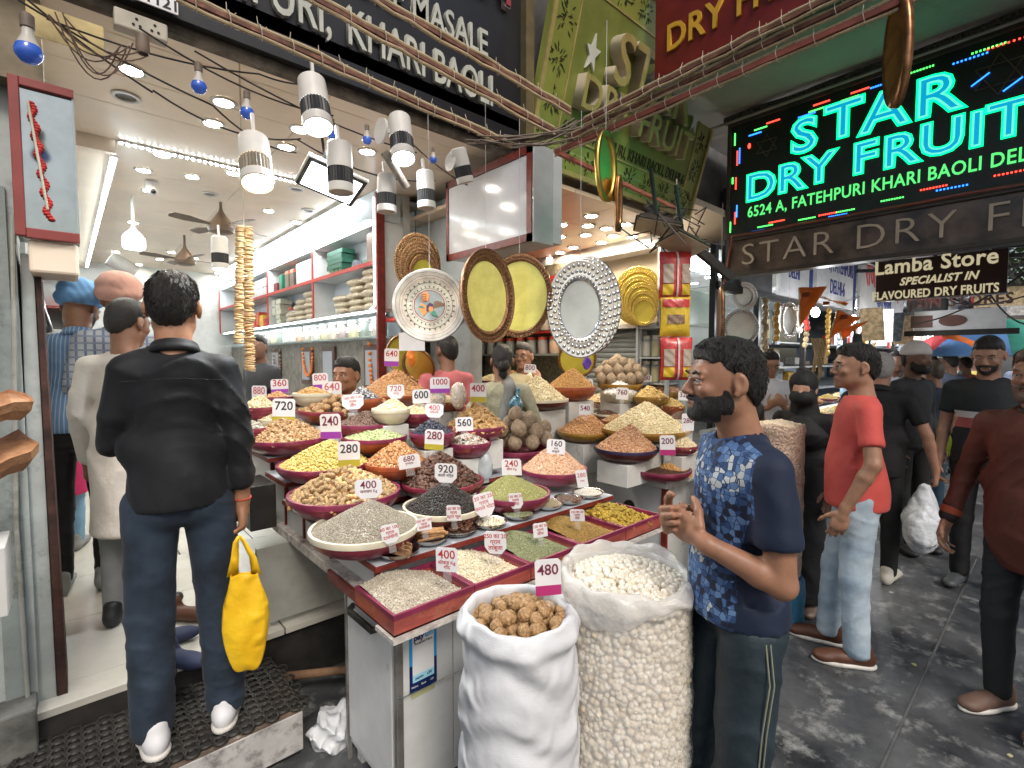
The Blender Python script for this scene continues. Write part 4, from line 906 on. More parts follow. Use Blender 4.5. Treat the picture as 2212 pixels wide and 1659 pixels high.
P_GREY=PG((.30,.27,.21),(.42,.38,.30),(.24,.21,.16),(.50,.46,.38));P_BLK=PG((.012,.010,.009),(.03,.024,.02),(.05,.04,.035));P_GRN=PG((.30,.29,.09),(.42,.40,.16),(.22,.24,.07),(.50,.46,.24))
P_PEA=PG((.55,.32,.13),(.66,.42,.20),(.48,.26,.10),(.72,.50,.28));P_CHK=PG((.52,.30,.18),(.62,.40,.26),(.42,.22,.13),(.68,.48,.33));P_YEL=PG((.46,.34,.08),(.54,.42,.13),(.38,.26,.05),(.62,.50,.22))
P_APR=PG((.34,.15,.05),(.45,.22,.08),(.24,.09,.03),(.54,.32,.15));P_BRN=PG((.06,.025,.015),(.11,.05,.03),(.035,.016,.01),(.14,.07,.045));P_WAL=PG((.34,.19,.08),(.50,.32,.16),(.20,.10,.04),(.60,.43,.25))
P_PIS=PG((.30,.38,.14),(.44,.50,.24),(.55,.56,.34),(.24,.30,.12));P_MIX=PG((.66,.62,.50),(.74,.70,.60),(.05,.04,.04),(.70,.64,.48),(.40,.07,.04),(.72,.68,.58),(.12,.10,.08));P_BLU=PG((.010,.012,.022),(.03,.032,.05),(.07,.075,.10))
P_ALM=PG((.50,.25,.10),(.58,.33,.15),(.40,.18,.07),(.64,.40,.20));P_ALS=PG((.52,.28,.15),(.62,.38,.22),(.42,.20,.10),(.68,.46,.30));P_PST=PG((.66,.56,.34),(.74,.66,.46),(.56,.44,.22),(.70,.60,.40),(.48,.42,.20));P_CSH=PG((.70,.58,.36),(.78,.68,.48),(.62,.48,.28))
P_DRK=PG((.09,.05,.035),(.18,.11,.08),(.30,.20,.15),(.05,.03,.025));P_ORG=PG((.50,.27,.08),(.60,.36,.13),(.40,.18,.05),(.66,.44,.20));P_GIN=PG((.56,.38,.12),(.64,.48,.20),(.48,.28,.08));P_WHT=PG((.80,.79,.76),(.76,.75,.72))
P_SES=PG((.52,.46,.36),(.60,.54,.44),(.34,.28,.20),(.66,.60,.50));P_MEL=PG((.62,.54,.38),(.70,.62,.46),(.54,.44,.28),(.74,.68,.54));P_FEN=PG((.20,.22,.10),(.30,.32,.17),(.36,.36,.22),(.14,.16,.07));P_FNG=PG((.34,.20,.05),(.44,.28,.08),(.26,.15,.04),(.50,.36,.14))
P_TUR=PG((.50,.33,.03),(.60,.42,.06),(.40,.24,.03),(.30,.20,.05))
pile('b1', 788, 1138, 233, .87, 1074, 'heap of fine greyish white seed spreading wide in front of the peanuts', 'rice', .0042, P_GREY, ENAM, CREAM, hb=.085, p=1.1, tilt=.8, layers=1.5, lump=.0015, blab='wide red brown bowl of pale seed at the left front of the stand')
pile('b2', 960, 1092, 178, .87, 1036, 'heap of small black peppercorns in the front row', 'ball', .0040, P_BLK, ENAMD, CREAM, p=1.1, rough=.5, layers=1.4, step=.0062, blab='dark red bowl of black peppercorns')
pile('b3', 1110, 1064, 160, .87, 1018, 'heap of yellow green fennel like seed with a 240 tag', 'rice', .0040, P_GRN, ENAM, ENAMB, p=1.15, tilt=.8, layers=1.5, blab='magenta rimmed bowl of yellow green seed')
c, r_, H_=pile('b4', 745, 1062, 235, .92, 1012, 'peanuts', None, 0, None, ENAM, ENAMB, hb=.095, blab='magenta rimmed bowl of peanuts in shell', H=.12)
pile('b9', 955, 1038, 180, .915, 970, 'heap of large wrinkled black cardamom pods', 'raisin1', .0135, P_BRN, ENAMD, ENAM, p=1.2, rough=.6, layers=1.5, blab='dark bowl of black cardamom pods')
pile('b5', 1196, 1012, 146, .90, 958, 'heap of pinkish chickpeas with a 160 tag', 'ball', .0064, P_CHK, ENAM, ENAMB, p=1.15, layers=1.5, blab='red bowl of chickpeas at the right end of the stand')
pile('b7', 702, 1000, 195, 1.0, 945, 'heap of yellow green raisins behind the peanuts', 'raisin', .0085, P_YEL, ENAM, ENAMB, p=1.2, rough=.38, layers=1.6, blab='violet rimmed bowl of yellow raisins')
pile('b8', 856, 998, 138, 1.0, 948, 'heap of glossy brown raisins with a 680 tag', 'raisin1', .0095, P_APR, ENAMO, ENAMO, p=1.2, rough=.28, layers=1.6, blab='orange brown bowl of large raisins')
pile('b13', 622, 945, 166, 1.08, 893, 'heap of broken walnut kernels with a 720 tag', 'kernel1', .0115, P_WAL, ENAM, ENAMB, p=1.1, layers=1.7, tilt=.7, blab='violet rimmed bowl of walnut kernels behind the 720 tag')
pile('b11', 810, 943, 138, 1.10, 915, 'heap of green pistachio kernels behind the brown raisins', 'drop', .0082, P_PIS, ENAMO, ENAMB, p=1.2, layers=1.5, blab='red bowl of green kernels')
pile('b10', 1010, 955, 102, 1.05, 930, 'heap of mixed black and white melon seeds under the 560 tag', 'almond', .0085, P_MIX, ENAM, ENAMB, p=1.2, layers=1.5, blab='maroon bowl of mixed seeds', var=.4, support=.9)
pile('b12', 934, 935, 98, 1.12, 902, 'heap of blue black raisins with a faded 400 tag', 'raisin', .0085, P_BLU, ENAM, ENAMB, p=1.2, rough=.25, layers=1.6, blab='pink rimmed bowl of blue black raisins', support=1.0)
pile('b15', 790, 914, 128, 1.16, 884, 'heap of dark brown cloves with a handwritten 160 tag', 'seed', .0075, P_DRK, ENAM, ENAMB, p=1.2, layers=1.5, blab='red bowl of cloves', support=1.08)
pile('b18', 905, 892, 90, 1.2, 868, 'heap of split white cashews below the 600 tag', 'cashew', .0085, P_PST, ENAM, ENAMB, p=1.2, blab='red bowl of split cashews', support=1.08)
pile('b17', 845, 884, 82, 1.24, 857, 'heap of pale seeds under the 720 card', 'drop', .0078, P_PST, CREAM, CREAM, p=1.2, blab='white bowl of pale seeds', support=1.1)
pile('b16', 785, 862, 75, 1.28, 830, 'heap of small dark and white speckled pods', 'raisin', .0085, PG((.02,.02,.03),(.1,.1,.12),(.6,.58,.55),(.03,.03,.04)), ENAMO, ENAMO, p=1.1, blab='orange bowl of speckled dark pods', support=1.15)
c19, r19, H19=pile('b19', 1030, 920, 125, 1.12, 873, 'almonds in shell', None, 0, None, ENAM, ENAMB, blab='magenta bowl of almonds in shell', support=.95)
pile('b20', 850, 852, 165, 1.26, 795, 'heap of loose brown almonds rising behind the cloves', 'almond', .0125, P_ALM, ENAMO, ENAMO, p=1.15, layers=1.5, tilt=.3, blab='wide basket of brown almonds', support=.75)
cc=at_rim(880, 925, 1.10);heap('slope of small pale almonds poured behind the green kernels',(cc[0]+.04,cc[1]+.16,1.02), .24, .16, 'almond', .0105, P_ALS, 'heap', 1.1, tilt=.3)
pile('b22', 545, 925, 70, 1.14, 905, 'heap of pale grey seeds at the far left end of the stand', 'almond', .0085, P_MIX[:2]+P_GREY, ENAM, ENAM, p=1.2, blab='small bowl of pale seeds at the far left of the stand', H=.05)
pile('b23', 560, 880, 75, 1.24, 850, 'heap of pale pistachios behind the 560 tag on the left', 'drop', .0095, P_PST, ENAM, ENAM, p=1.2, blab='bowl of pistachios at the far left', support=1.08)
pile('b24', 675, 850, 80, 1.30, 832, 'heap of yellowish almonds at the foot of the violet 800 tag', 'almond', .010, P_ORG, CREAM, CREAM, p=1.2, blab='cream bowl under the violet 800 tag', support=1.1)
for k, (px, py, w, zb, pk, g, sz, pal, lb)in enumerate(((600,858,60,1.30,842,'almond',.011,P_ALM,'almonds between the 360 and 880 tags'),(640,862,56,1.28,848,'kernel',.011,P_WAL,'walnut bits left of the whole walnuts'),(585,905,52,1.2,892,'drop',.009,P_CSH,'pale kernels behind the left 560 tag'),(815,868,50,1.27,854,'raisin',.009,P_APR,'brown raisins right of the speckled pods'),(960,868,62,1.26,850,'cashew',.010,P_CSH,'white cashews before the nut bags'),(1000,888,52,1.2,876,'raisin',.008,PG((.2,.03,.03),(.3,.06,.05)),'dark red berries beside the shell almonds'),(1060,822,70,1.3,806,'almond',.011,P_PST,'pale almonds left of the woman'),(1108,812,60,1.33,798,'drop',.010,P_ORG,'golden raisins right of the woman'))):
 pile('r%d'%k, px, py, w, zb, pk, 'small heap of '+lb, g, sz, pal,(ENAM,ENAMO,CREAM)[k%3], ENAMB if k%3==0 else None, hb=.06, p=1.1, blab='small bowl of '+lb, support=1.1)
 # --- far stall
S2=.752
pile('c3', 1352, 967, 138, .90, 912, 'heap of pinkish almonds in the dark rimmed bowl on a white block', 'almond', .0105, P_ALS, ENAMD, M('indigo_rim',(.03,.02,.06),.4), hb=.085, p=1.1, tilt=.3, layers=1.5, blab='large dark bowl of almonds on a white block', support=S2)
pile('c2', 1262, 931, 120, .97, 886, 'heap of brown almonds in the ochre bowl', 'almond', .0105, P_ALM, OCHR, OCHR, hb=.075, p=1.15, tilt=.3, layers=1.5, blab='ochre bowl of almonds beside the wood apples', support=S2)
pile('c1', 1211, 893, 92, 1.05, 862, 'heap of cashew nuts behind the 780 tag', 'cashew', .0115, P_WAL, ENAM, ENAM, p=1.1, layers=1.5, blab='red bowl of brown cashews', support=S2)
pile('c4', 1394, 925, 190, 1.0, 862, 'large heap of creamy pistachios sliding to the right', 'drop', .0105, P_PST, OCHR, OCHR, p=1.0, layers=1.4, blab='very wide bowl of creamy pistachios', support=S2)
pile('c5', 1426, 1012, 132, .76, 1000, 'dark grain drawn as shade in the bottom of the wide red bowl', 'ball', .004, P_BRN, ENAM, ENAMB, hb=.075, H=.012, blab='wide red bowl with a pile of turmeric coloured raisins')  # shade at the bowl bottom is drawn as a thin layer of dark grains
c_, r_, H_, t_=BL['c5'];heap('heap of orange raisins piled to the right side of the wide red bowl',(c_[0]+.06,c_[1]-.06,.80), r_*.62, .09, 'raisin', .0082, P_ORG, 'heap', 1.1, rough=.35)
pile('c7', 1165, 862, 125, 1.2, 806, 'tall heap of greenish white pistachios beside the woman', 'drop', .011, P_PST, ENAMD, CREAM, p=1.05, blab='bowl of greenish pistachios', support=S2, layers=1.4)
pile('c6', 1232, 836, 112, 1.25, 792, 'tall heap of small orange almonds with a 760 tag', 'seed', .0088, P_ORG, ENAMO, ENAMO, p=1.1, blab='tall orange bowl of small almonds', support=S2, layers=1.5, hb=.11)
pile('c9', 1338, 848, 76, 1.2, 818, 'heap of white powdery lumps in a white basin', 'ball', .013, P_WHT, CREAM, CREAM, hb=.09, p=1.0, lump=.01, blab='white basin of white lumps', support=S2)
pile('c10', 1405, 857, 76, 1.18, 832, 'heap of yellow dried ginger pieces', 'kernel1', .016, P_GIN, OCHR, OCHR, p=1.1, blab='ochre bowl of dried ginger', support=S2)
pile('c11', 1432, 846, 84, 1.2, 824, 'heap of pale brown nutmegs behind the ginger', 'ball1', .016, P_ALS, OCHR, OCHR, p=1.1, blab='bowl of nutmegs behind the ginger', support=S2)
pile('c12', 1450, 877, 58, 1.1, 858, 'small heap of knobbly ginger next to the blue tee', 'kernel1', .016, P_GIN, ENAMO, ENAMO, p=1.1, blab='small orange bowl of knobbly ginger', support=S2)
pile('c13', 1240, 856, 52, 1.14, 840, 'small heap of green pistachio kernels behind the almonds', 'drop', .009, P_PIS, ENAMO, CREAM, hb=.06, blab='small red bowl of green kernels on the far stall', support=S2)
pile('c14', 1292, 866, 84, 1.12, 848, 'heap of yellow roasted peanuts on the far stall', 'peanut', .0105, P_CSH[:1]+P_ORG[3:]+P_CSH, OCHR, OCHR, hb=.05, blab='flat bowl of roasted peanuts', support=S2)
pile('c15', 1272, 880, 66, 1.08, 868, 'small heap of dark violet dried fruit', 'raisin', .012, P_DRK, CREAM, CREAM, hb=.05, blab='shallow cream dish of dark dried fruit', support=S2)
pile('c16', 1311, 895, 56, 1.06, 882, 'small heap of brown spice behind the middle almonds', 'seed', .007, P_BRN+P_DRK[:1], ENAMO, CREAM, hb=.05, blab='small orange dish of brown spice', support=S2)
pile('c17', 1329, 909, 60, 1.03, 893, 'small heap of split cashews between the almond heaps', 'cashew', .010, P_WAL, ENAMO, ENAMO, hb=.06, blab='small orange bowl of split cashews', support=S2)
pile('c18', 1365, 924, 52, 1.0, 908, 'small heap of pink and white sugared seeds', 'ball', .008, PG((.6,.3,.28),(.7,.62,.58),(.5,.35,.3)), ENAM, ENAM, hb=.05, blab='small maroon bowl of pink seeds', support=S2)
pile('c19', 1408, 941, 74, .97, 934, 'small flat heap of blue black seeds in a white dish', 'drop', .009, P_BLU, CREAM, CREAM, hb=.05, blab='white dish of blue black seeds', support=S2)
pile('c20', 1468, 962, 78, .93, 935, 'heap of pale cashews beside the blue tee', 'cashew', .011, P_CSH, ENAM, ENAM, hb=.06, blab='maroon bowl of pale cashews', support=S2)
pile('c22', 1470, 905, 60, 1.05, 885, 'small heap of brown cloves half hidden by the beard', 'seed', .009, P_DRK, CREAM, CREAM, hb=.06, blab='cream bowl of cloves by the bearded man', support=S2)
pile('c21', 1095, 840, 60, 1.2, 822, 'low heap of yellow raisins behind the woman', 'raisin', .012, P_YEL, ENAMO, ENAMO, hb=.06, blab='bowl of yellow raisins behind the woman', support=S2)
# --- countable produce
shell=M('walnut_shell',(.25,.135,.055), .6, var=.35, sc_=2.2, bump=.2, bs=8, c2=(.50,.31,.145), bd=.03)
def walnut(V):
 a=np.arctan2(V[:,1], V[:,0]);r=1+.02*np.sin(a*11+V[:,2]*5)+.018*np.sin(V[:,2]*13+a*3)-.10*np.exp(-(V[:,1]/.06)**2)+.07*np.exp(-((np.abs(V[:,1])-.15)/.07)**2)
 return V*[1.12, .95, .98]*r[:, None]
I3=_ico(3)
WAL=[gmesh('walnut',I3,walnut,shell,jit=.006,seed=i)for i in range(4)]
pshell=M('peanut_shell',(.52,.32,.14), .65, var=.2, sc_=2, bump=.8, bs=7, bd=.03, c2=(.66,.46,.24))
PEA=[gmesh('peanut',I2,peanut,pshell,jit=.012,seed=i)for i in range(4)]
c, r_, H_, t_=BL['b4'];singles('single peanut in shell in the front left peanut bowl',(c[0],c[1],.92+.088), r_*.95, .115, 190, None, .0205, PEA, 'peanut', 'peanut', 'peanuts in the big bowl', p=1.2, step=.0225, tilt=.5)
heap('dense lower layer of peanuts in the front left peanut bowl',(c[0],c[1],.92+.075), r_*.95, .115, 'peanut', .019, P_PEA, 'heap', 1.2, layers=1.3)
ALMS=[gmesh('shell_almond',I2,almond,M('almond_shell',(.50,.28,.10),.6,var=.2,sc_=2,bump=.6,bs=7,bd=.03,c2=(.62,.40,.18)),jit=.01,seed=i)for i in range(3)]
c, r_, H_, t_=BL['b19'];singles('single almond in shell in the heap under the yellow banded 400 tag',(c[0],c[1],1.20), r_*.98, H_*1.05, 110, None, .0225, ALMS, 'shell_almond', 'almond', 'almonds in shell', p=1.2, step=.021, tilt=.5)
heap('lower layer of shell almonds under the yellow banded 400 tag',(c[0],c[1],1.185), r_*.95, H_, 'almond1', .02, PG((.50,.28,.10),(.60,.38,.17),(.42,.22,.08)), 'heap', 1.2)
c, r_, H_=pile('b14', 727, 884, 165, 1.2, 850, 'whole walnuts', None, 0, None, ENAMO, ENAM, blab='orange red bowl of whole walnuts', support=1.08, H=.09)
singles('whole walnut in the orange red bowl behind the 240 tag',(c[0],c[1],1.275), r_*.92, .085, 60, None, .0235, WAL, 'walnut', 'walnut', 'whole walnuts in the bowl', step=.043)
wap=M('wood_apple_skin',(.34,.25,.16), .75, var=.22, sc_=2.5, bump=.5, bs=9, bd=.03, c2=(.46,.36,.25))
def wa(V):V=V*[1, 1, 1.18];V[:, :2]*=(1-.22*np.clip(V[:,2],0,1.2)**1.5)[:, None];return V
WAP=[gmesh('wood_apple',I3,wa,wap,jit=.004,seed=i)for i in range(3)]
def apples(lst, z0, label, group, rad, tlt=.25):
 rs=np.random.default_rng(5)
 for i, (px, py, zt)in enumerate(lst):
  p_=att(px, py, zt);o=bpy.data.objects.new('wood_apple', WAP[i%3]);col.objects.link(o);o.location=tuple(p_);s=rad*(1+rs.uniform(-.06,.06));o.scale=(s, )*3
  o.rotation_euler=(rs.normal(0,tlt), rs.normal(0,tlt), rs.uniform(0,6));T(o, label%('bottom left','bottom middle','bottom right','far right bottom','lower left behind','lower right behind','middle left','centre front','middle right','far right','upper right','upper left behind','topmost','upper back right')[i%14]if '%' in label else label, 'wood apple', group)
c6_, r6, H6=pile('b6', 1118, 968, 138, .93, 950, 'brown wood apples', None, 0, None, ENAM, ENAMB, hb=.085, blab='magenta bowl piled with brown wood apples', H=.02)
t6=BL['b6'][3];a_=t6
apples([(1075,955,a_+.02),(1112,957,a_-.06),(1150,955,a_-.06),(1180,948,a_+.02),(1092,952,a_+.12),(1140,948,a_+.12),(1083,928,a_),(1120,925,a_-.07),(1157,932,a_-.02),(1175,925,a_+.08),(1138,912,a_+.02),(1100,915,a_+.08),(1113,894,a_-.02),(1145,905,a_+.09)],
  .9, '%s brown wood apple of the pile in the magenta bowl', 'wood apples in the near bowl', .049)
c8_, r8, H8=pile('c8', 1340, 830, 96, 1.28, 815, 'far wood apples', None, 0, None, OCHR, OCHR, blab='ochre bowl piled with wood apples on the far stall', support=S2, H=.02)
a_=BL['c8'][3]
apples([(1300,818,a_),(1320,818,a_-.05),(1342,817,a_-.06),(1362,818,a_-.05),(1380,815,a_),(1296,803,a_+.06),(1313,801,a_),(1335,800,a_-.02),(1357,799,a_),(1376,800,a_+.05),(1388,806,a_+.1),(1325,785,a_+.02),(1345,784,a_+.05),(1334,777,a_+.08),(1310,790,a_+.1),(1364,788,a_+.1)],
  .9, 'wood apple in the pile on the far stall', 'wood apples on the far stall', .051)
# --- front trays on the counter
g4='red seed trays at the front of the counter'
trays=[('front corner seed tray with the 400 tag',1.02,1.33),('second seed tray from the corner with the 250 card',1.335,1.62),('third seed tray with green fennel',1.625,1.93),('fourth seed tray with golden brown seeds',1.935,2.23),('end tray of turmeric roots',2.235,2.53)]
cT=atz(812, 1345, .75);yT=float(cT[1]);xT=float(cT[0])
TR=[]
xs=[xT]
for q in(1225, ):pass
w5=[.31, .27, .30, .31, .30];x=xT
for i, (lb, _, _)in enumerate(trays):
 dy=(0, 0, 0, 0, 0)[i]
 tray(lb, x, x+w5[i]-.004, 1.335+.0, 1.335+.27, .75, group=g4);TR.append((x+w5[i]/2-.002,1.47));x+=w5[i]
MB().box((xT-.01,1.32,.735),(x+.02,1.44,.7495)).build('counter_lip',[WOODW], bpy.data.objects['counter'])
def tfill(i, label, g, size, pal, H=.055, ap=(-.05,.08), **k):
 heap(label,(TR[i][0],TR[i][1],.75+.038), 0, H, g, size, pal, 'heap', 1.3, sq=(w5[i]/2-.014,.125), apex=ap, **k)
tfill(0, 'bed of off white split seeds in the corner tray', 'rice', .0055, P_SES, tilt=.6, layers=1.5)
tfill(1, 'bed of pale melon seeds in the second tray', 'almond', .0062, P_MEL, tilt=.5, ap=(-.05,.08))
tfill(2, 'bed of grey green fennel seeds in the third tray', 'rice', .0045, P_FEN, tilt=.8, H=.07, layers=1.5)
tfill(3, 'bed of golden brown seeds in the fourth tray', 'rice', .0045, P_FNG, tilt=.8, H=.07, layers=1.5)
TURM=[gmesh('turmeric_root',I2,root,M('turmeric_skin',(.42,.27,.03),.6,var=.3,sc_=2.5,bump=.6,bs=8,bd=.03,c2=(.60,.42,.06)),jit=.02,seed=i)for i in range(4)]
singles('finger of dry turmeric root in the end tray',(TR[4][0],TR[4][1],.79), 0, .07, 95, None, .026, TURM, 'turmeric_root', 'turmeric root', 'turmeric roots in the tray', sq=(w5[4]/2-.01,.125), step=.0185, tilt=.5, apex=(-.03,.05))
tfill(4, 'lower layer of turmeric in the end tray', 'root', .02, P_TUR, H=.05)
# --- steel dishes on the front shelf
zs=.87;D=[(858,1185,'cinnamon bark'),(928,1158,'cinnamon sticks'),(990,1139,'star anise'),(1058,1125,'white flakes'),(1119,1106,'green seed'),(1183,1086,'brown powder seed'),(1229,1075,'brown cumin'),(1270,1062,'white salt')]
DL=[]
for i, (px, py, nm)in enumerate(D):
 c=at_rim(px, py, zs+.028);c[1]=min(max(c[1],1.665), 1.72)if False else c[1]
 r=(47, 40, 42, 37, 36, 34, 31, 33)[i]/FP*tz(c);DL.append((c,r));dish('steel dish holding %s'%nm,(c[0],c[1],zs+.001), r)
bark=M('cinnamon_bark',(.20,.085,.035), .7, var=.4, sc_=30, bump=.7, bs=90, c2=(.36,.20,.10));stk=M('cinnamon_stick_skin',(.36,.17,.06), .6, var=.3, sc_=30, c2=(.50,.28,.12), bump=.5, bs=100)
def piece(name, label, cat, group, mb_fn, mats, loc, rz, tx=0, ty=0):
 mb=MB();mb_fn(mb);me=mesh(name, mb.V, mb.F, mats, True);o=link(name, me);o.location=loc;o.rotation_euler=(tx, ty, rz);T(o, label, cat, group);return o
c, r=DL[0]
for i in range(7):
 a=-.45+random.uniform(-.15, .15)+AZ-PI/2
 def f(mb, k=i):
  n=8;L=.062*random.uniform(.8, 1);pr=[(.016*math.cos(q),.007*math.sin(q))for q in np.linspace(.2,2.9,n)]+[(.013*math.cos(q),.005*math.sin(q)-.001)for q in np.linspace(2.9,.2,n)]
  mb.prism(pr, -L, L, Matrix.Rotation(PI/2,4,'Y'))
 piece('cinnamon_bark', 'flat curl of cinnamon bark in the corner dish', 'cinnamon bark', 'bark pieces in the corner dish', f,[bark],(c[0]+random.uniform(-.008,.008)+(i%3-1)*.012,c[1]+(i-3)*.009,zs+.030+.006*(3-abs(i-3))), a)
c, r=DL[1]
for i in range(14):
 def f(mb):mb.cyl((-.055,0,0),(.055,.003,0), .0065, .0060, 8)
 piece('cinnamon_stick', 'rolled cinnamon stick in the second dish', 'cinnamon stick', 'cinnamon sticks in the dish', f,[stk],(c[0]+random.uniform(-.01,.01),c[1]+((i%5)-2)*.013,zs+.028+.011*(i//5)), .35+random.uniform(-.3,.3)+AZ-PI/2, 0, random.uniform(-.08,.08))
c, r=DL[2];anm=M('star_anise_skin',(.10,.035,.02), .55, var=.5, sc_=80, c2=(.20,.085,.045))
for i in range(17):
 a0=random.uniform(0, 6.28);rad=r*.72*math.sqrt((i+.5)/17);
 def f(mb):
  for k in range(8):
   q=k*PI/4;u_=Vector((math.cos(q),math.sin(q),.15));L=.021*random.uniform(.8, 1.1)
   mb.add([u_*.003,u_*L*.55+Vector((-u_.y,u_.x,0))*.0045,u_*L,u_*L*.55-Vector((-u_.y,u_.x,0))*.0045,u_*L*.5+Vector((0,0,.006)),u_*L*.5-Vector((0,0,.004))],[[0,1,4],[1,2,4],[2,3,4],[3,0,4],[1,0,5],[2,1,5],[3,2,5],[0,3,5]])
 o=piece('star_anise', 'eight pointed star anise in the third dish', 'star anise', 'star anise pods in the dish', f,[anm],(c[0]+rad*math.cos(i*2.4),c[1]+rad*math.sin(i*2.4),zs+.028+.022*(1-rad/r)+.004*(i%3)), a0, random.uniform(-.4,.4), random.uniform(-.4,.4))
 for p_ in o.data.polygons:p_.use_smooth=False
heap('dark crumbs of star anise filling the third dish',(c[0],c[1],zs+.018), r*.9, .018, 'seed', .006, P_BRN, 'heap')
for i, (g, sz, pal, H, lb)in{3:('flake',.006,PG((.62,.52,.36),(.72,.66,.52)),.022,'small heap of white flakes in the fourth dish'), 4:('seed',.0035,P_FEN,.016,'small heap of green seed in the fifth dish'), 5:('dust',.0026,PG((.36,.29,.19),(.42,.35,.24)),.034,'small cone of brown powder in the sixth dish'), 6:('seed',.004,P_DRK,.014,'small heap of dark cumin in the seventh dish'), 7:('dust',.0028,PG((.58,.54,.46),(.66,.62,.55)),.028,'small heap of white salt in the last dish')}.items():
 c, r=DL[i];heap(lb,(c[0],c[1],zs+.022), r*.90, H, g, sz, pal, 'heap', 1.2, layers=1.8)
 # --- big sacks
def sack(label, c, r, h, mat, lip, n=72, wr=.010, seed=1, bulge=.06, roll=.035, mat2=None, name='sack', taper=0):
 t=E(name, c, label, 'sack');rs=np.random.RandomState(seed);m=60;V=[];F=[]
 for j in range(m+1):
  z=h*j/m
  for i in range(n):
   a=2*PI*i/n;f=r*(1+bulge*math.sin(PI*min(1,z/h*1.05))**.6-.02-taper*(1-z/h))
   w=wr*(.5*math.sin(z*34+2.2*math.sin(a*2+z*5)+a*1.3)+.35*math.sin(z*71+3*math.sin(a*3)+1)+.3*math.sin(a*9+z*9)*math.exp(-((z-h)/.12)**2)+.35*math.sin(z*19-a*2+2*math.sin(z*11)))
   f+=w
   if z>h-.06:f+=.5*roll*math.sin((z-h+.06)/.06*PI)**1
   V.append((f*math.cos(a),f*math.sin(a),z))
 for q, (dr, dz)in enumerate(((-.004,.008),(-.018,.010),(-.028,-.002),(-.026,-.03),(-.02,-.09))):
  for i in range(n):
   a=2*PI*i/n;f=r*(.98)+dr+.006*math.sin(a*5+seed)+.004*math.sin(a*11);V.append((f*math.cos(a),f*math.sin(a),h+dz+.007*math.sin(a*4+1)*(1 if q<4 else 0)))
 R_=m+1+5
 F=[[j*n+i,j*n+(i+1)%n,(j+1)*n+(i+1)%n,(j+1)*n+i]for j in range(R_-1)for i in range(n)]
 F.append(list(range(n))[::-1])
 o=link('cloth', mesh('cloth',V,F,mat,True), t, world=False);s_=o.modifiers.new('s', 'SUBSURF');s_.levels=s_.render_levels=1
 return t
c1=Vector([float(v)for v in atz(1122,1318,.885)]);tw=tz(c1);rw=132/FP*tw
SCK=M('woven_white_plastic',(.60,.61,.63), .5, var=.06, sc_=3, dirt=(.34,.33,.31), dirt_amt=.30, dscale=5, bump=.4, bs=9, bd=.02, crease=1, cs=11)
n_=SCK.node_tree;wv=n_.nodes.new('ShaderNodeTexWave');wv.inputs['Scale'].default_value=60;wv.inputs['Distortion'].default_value=1;wv.bands_direction='Z'
bp=n_.nodes.new('ShaderNodeBump');bp.inputs['Strength'].default_value=.08;bp.inputs['Distance'].default_value=.001;tcx=n_.nodes.new('ShaderNodeTexCoord');n_.links.new(tcx.outputs['Object'], wv.inputs[0]);n_.links.new(wv.outputs['Fac'], bp.inputs['Height'])
old=bsdf(SCK).inputs['Normal'].links[0].from_socket;n_.links.new(old, bp.inputs['Normal']);n_.links.new(bp.outputs[0], bsdf(SCK).inputs['Normal'])
sack('white woven plastic sack rolled open and full of walnuts',(c1[0],c1[1],0), rw*.97, .885, SCK, None, seed=3, wr=.009)
singles('whole walnut in the open white sack',(c1[0],c1[1],.885-.040), rw*.84, .055, 90, None, .0205, WAL, 'walnut', 'walnut', 'walnuts in the white sack', step=.0325)
singles('deeper walnut in the open white sack between the upper ones',(c1[0],c1[1],.885-.060), rw*.80, .045, 60, None, .0210, WAL, 'walnut', 'walnut', 'lower walnuts in the white sack', step=.036)
T(MB().cyl((c1[0],c1[1],.75),(c1[0],c1[1],.812),rw*.70,rw*.76,24).build('walnut_bed',[shell],None,True), 'packed bed of walnuts low in the white sack', 'walnuts', kind='stuff')
c2=Vector([float(v)for v in atz(1345,1243,.93)]);tm=tz(c2);rm=146/FP*tm;c2[0]+=.02
PLS=M('clear_plastic_bag',(.86,.85,.83), .14, var=0, alpha=.33, spec=.8, bump=.6, bs=14, bd=.02, crease=.6, cs=6)
PLSL=M('milky_plastic_lip',(.74,.72,.68), .25, var=.05, alpha=.62, spec=.7, bump=.8, bs=16, bd=.02)
t=sack('tall clear plastic sack bulging with round white nuts',(c2[0],c2[1],0), rm*.985, .93, PLS, None, seed=5, wr=.004, roll=.02, bulge=.03)
BW=M('white_nut',(.64,.56,.42), .4, var=.2, sc_=1.2, c2=(.88,.85,.78), spec=.4)
rs=np.random.default_rng(3);Pn=[];st=.0185;nz_=int(.86/(st*.86));
for j in range(nz_):
 na=int(2*PI*rm/st);z=.02+j*st*.86
 for i in range(na):
  a=2*PI*(i+.5*(j%2)+.8*math.sin(j*.7))/na+rs.normal(0, .022);q=rm*(.955+.02*math.sin(PI*z/.93))+rs.normal(0, .0022)-.012;Pn.append((c2[0]+q*math.cos(a),c2[1]+q*math.sin(a),z+rs.normal(0,.0045)))
Pn=np.array(Pn);Nn=rs.normal(0, 1, Pn.shape)
V, F_, tt=scatter(Pn, Nn, 'ball1', .0104, .22, .3, rs)
WNM=M('white_nut_packed', rough=.45, tint=PG((.56,.46,.32),(.70,.62,.48),(.78,.73,.62),(.66,.57,.42)))
T(link('nut_fill',np_mesh('nut_fill',V,F_,WNM,True,tt)), 'packed round white nuts seen through the clear sack', 'nuts', kind='stuff')
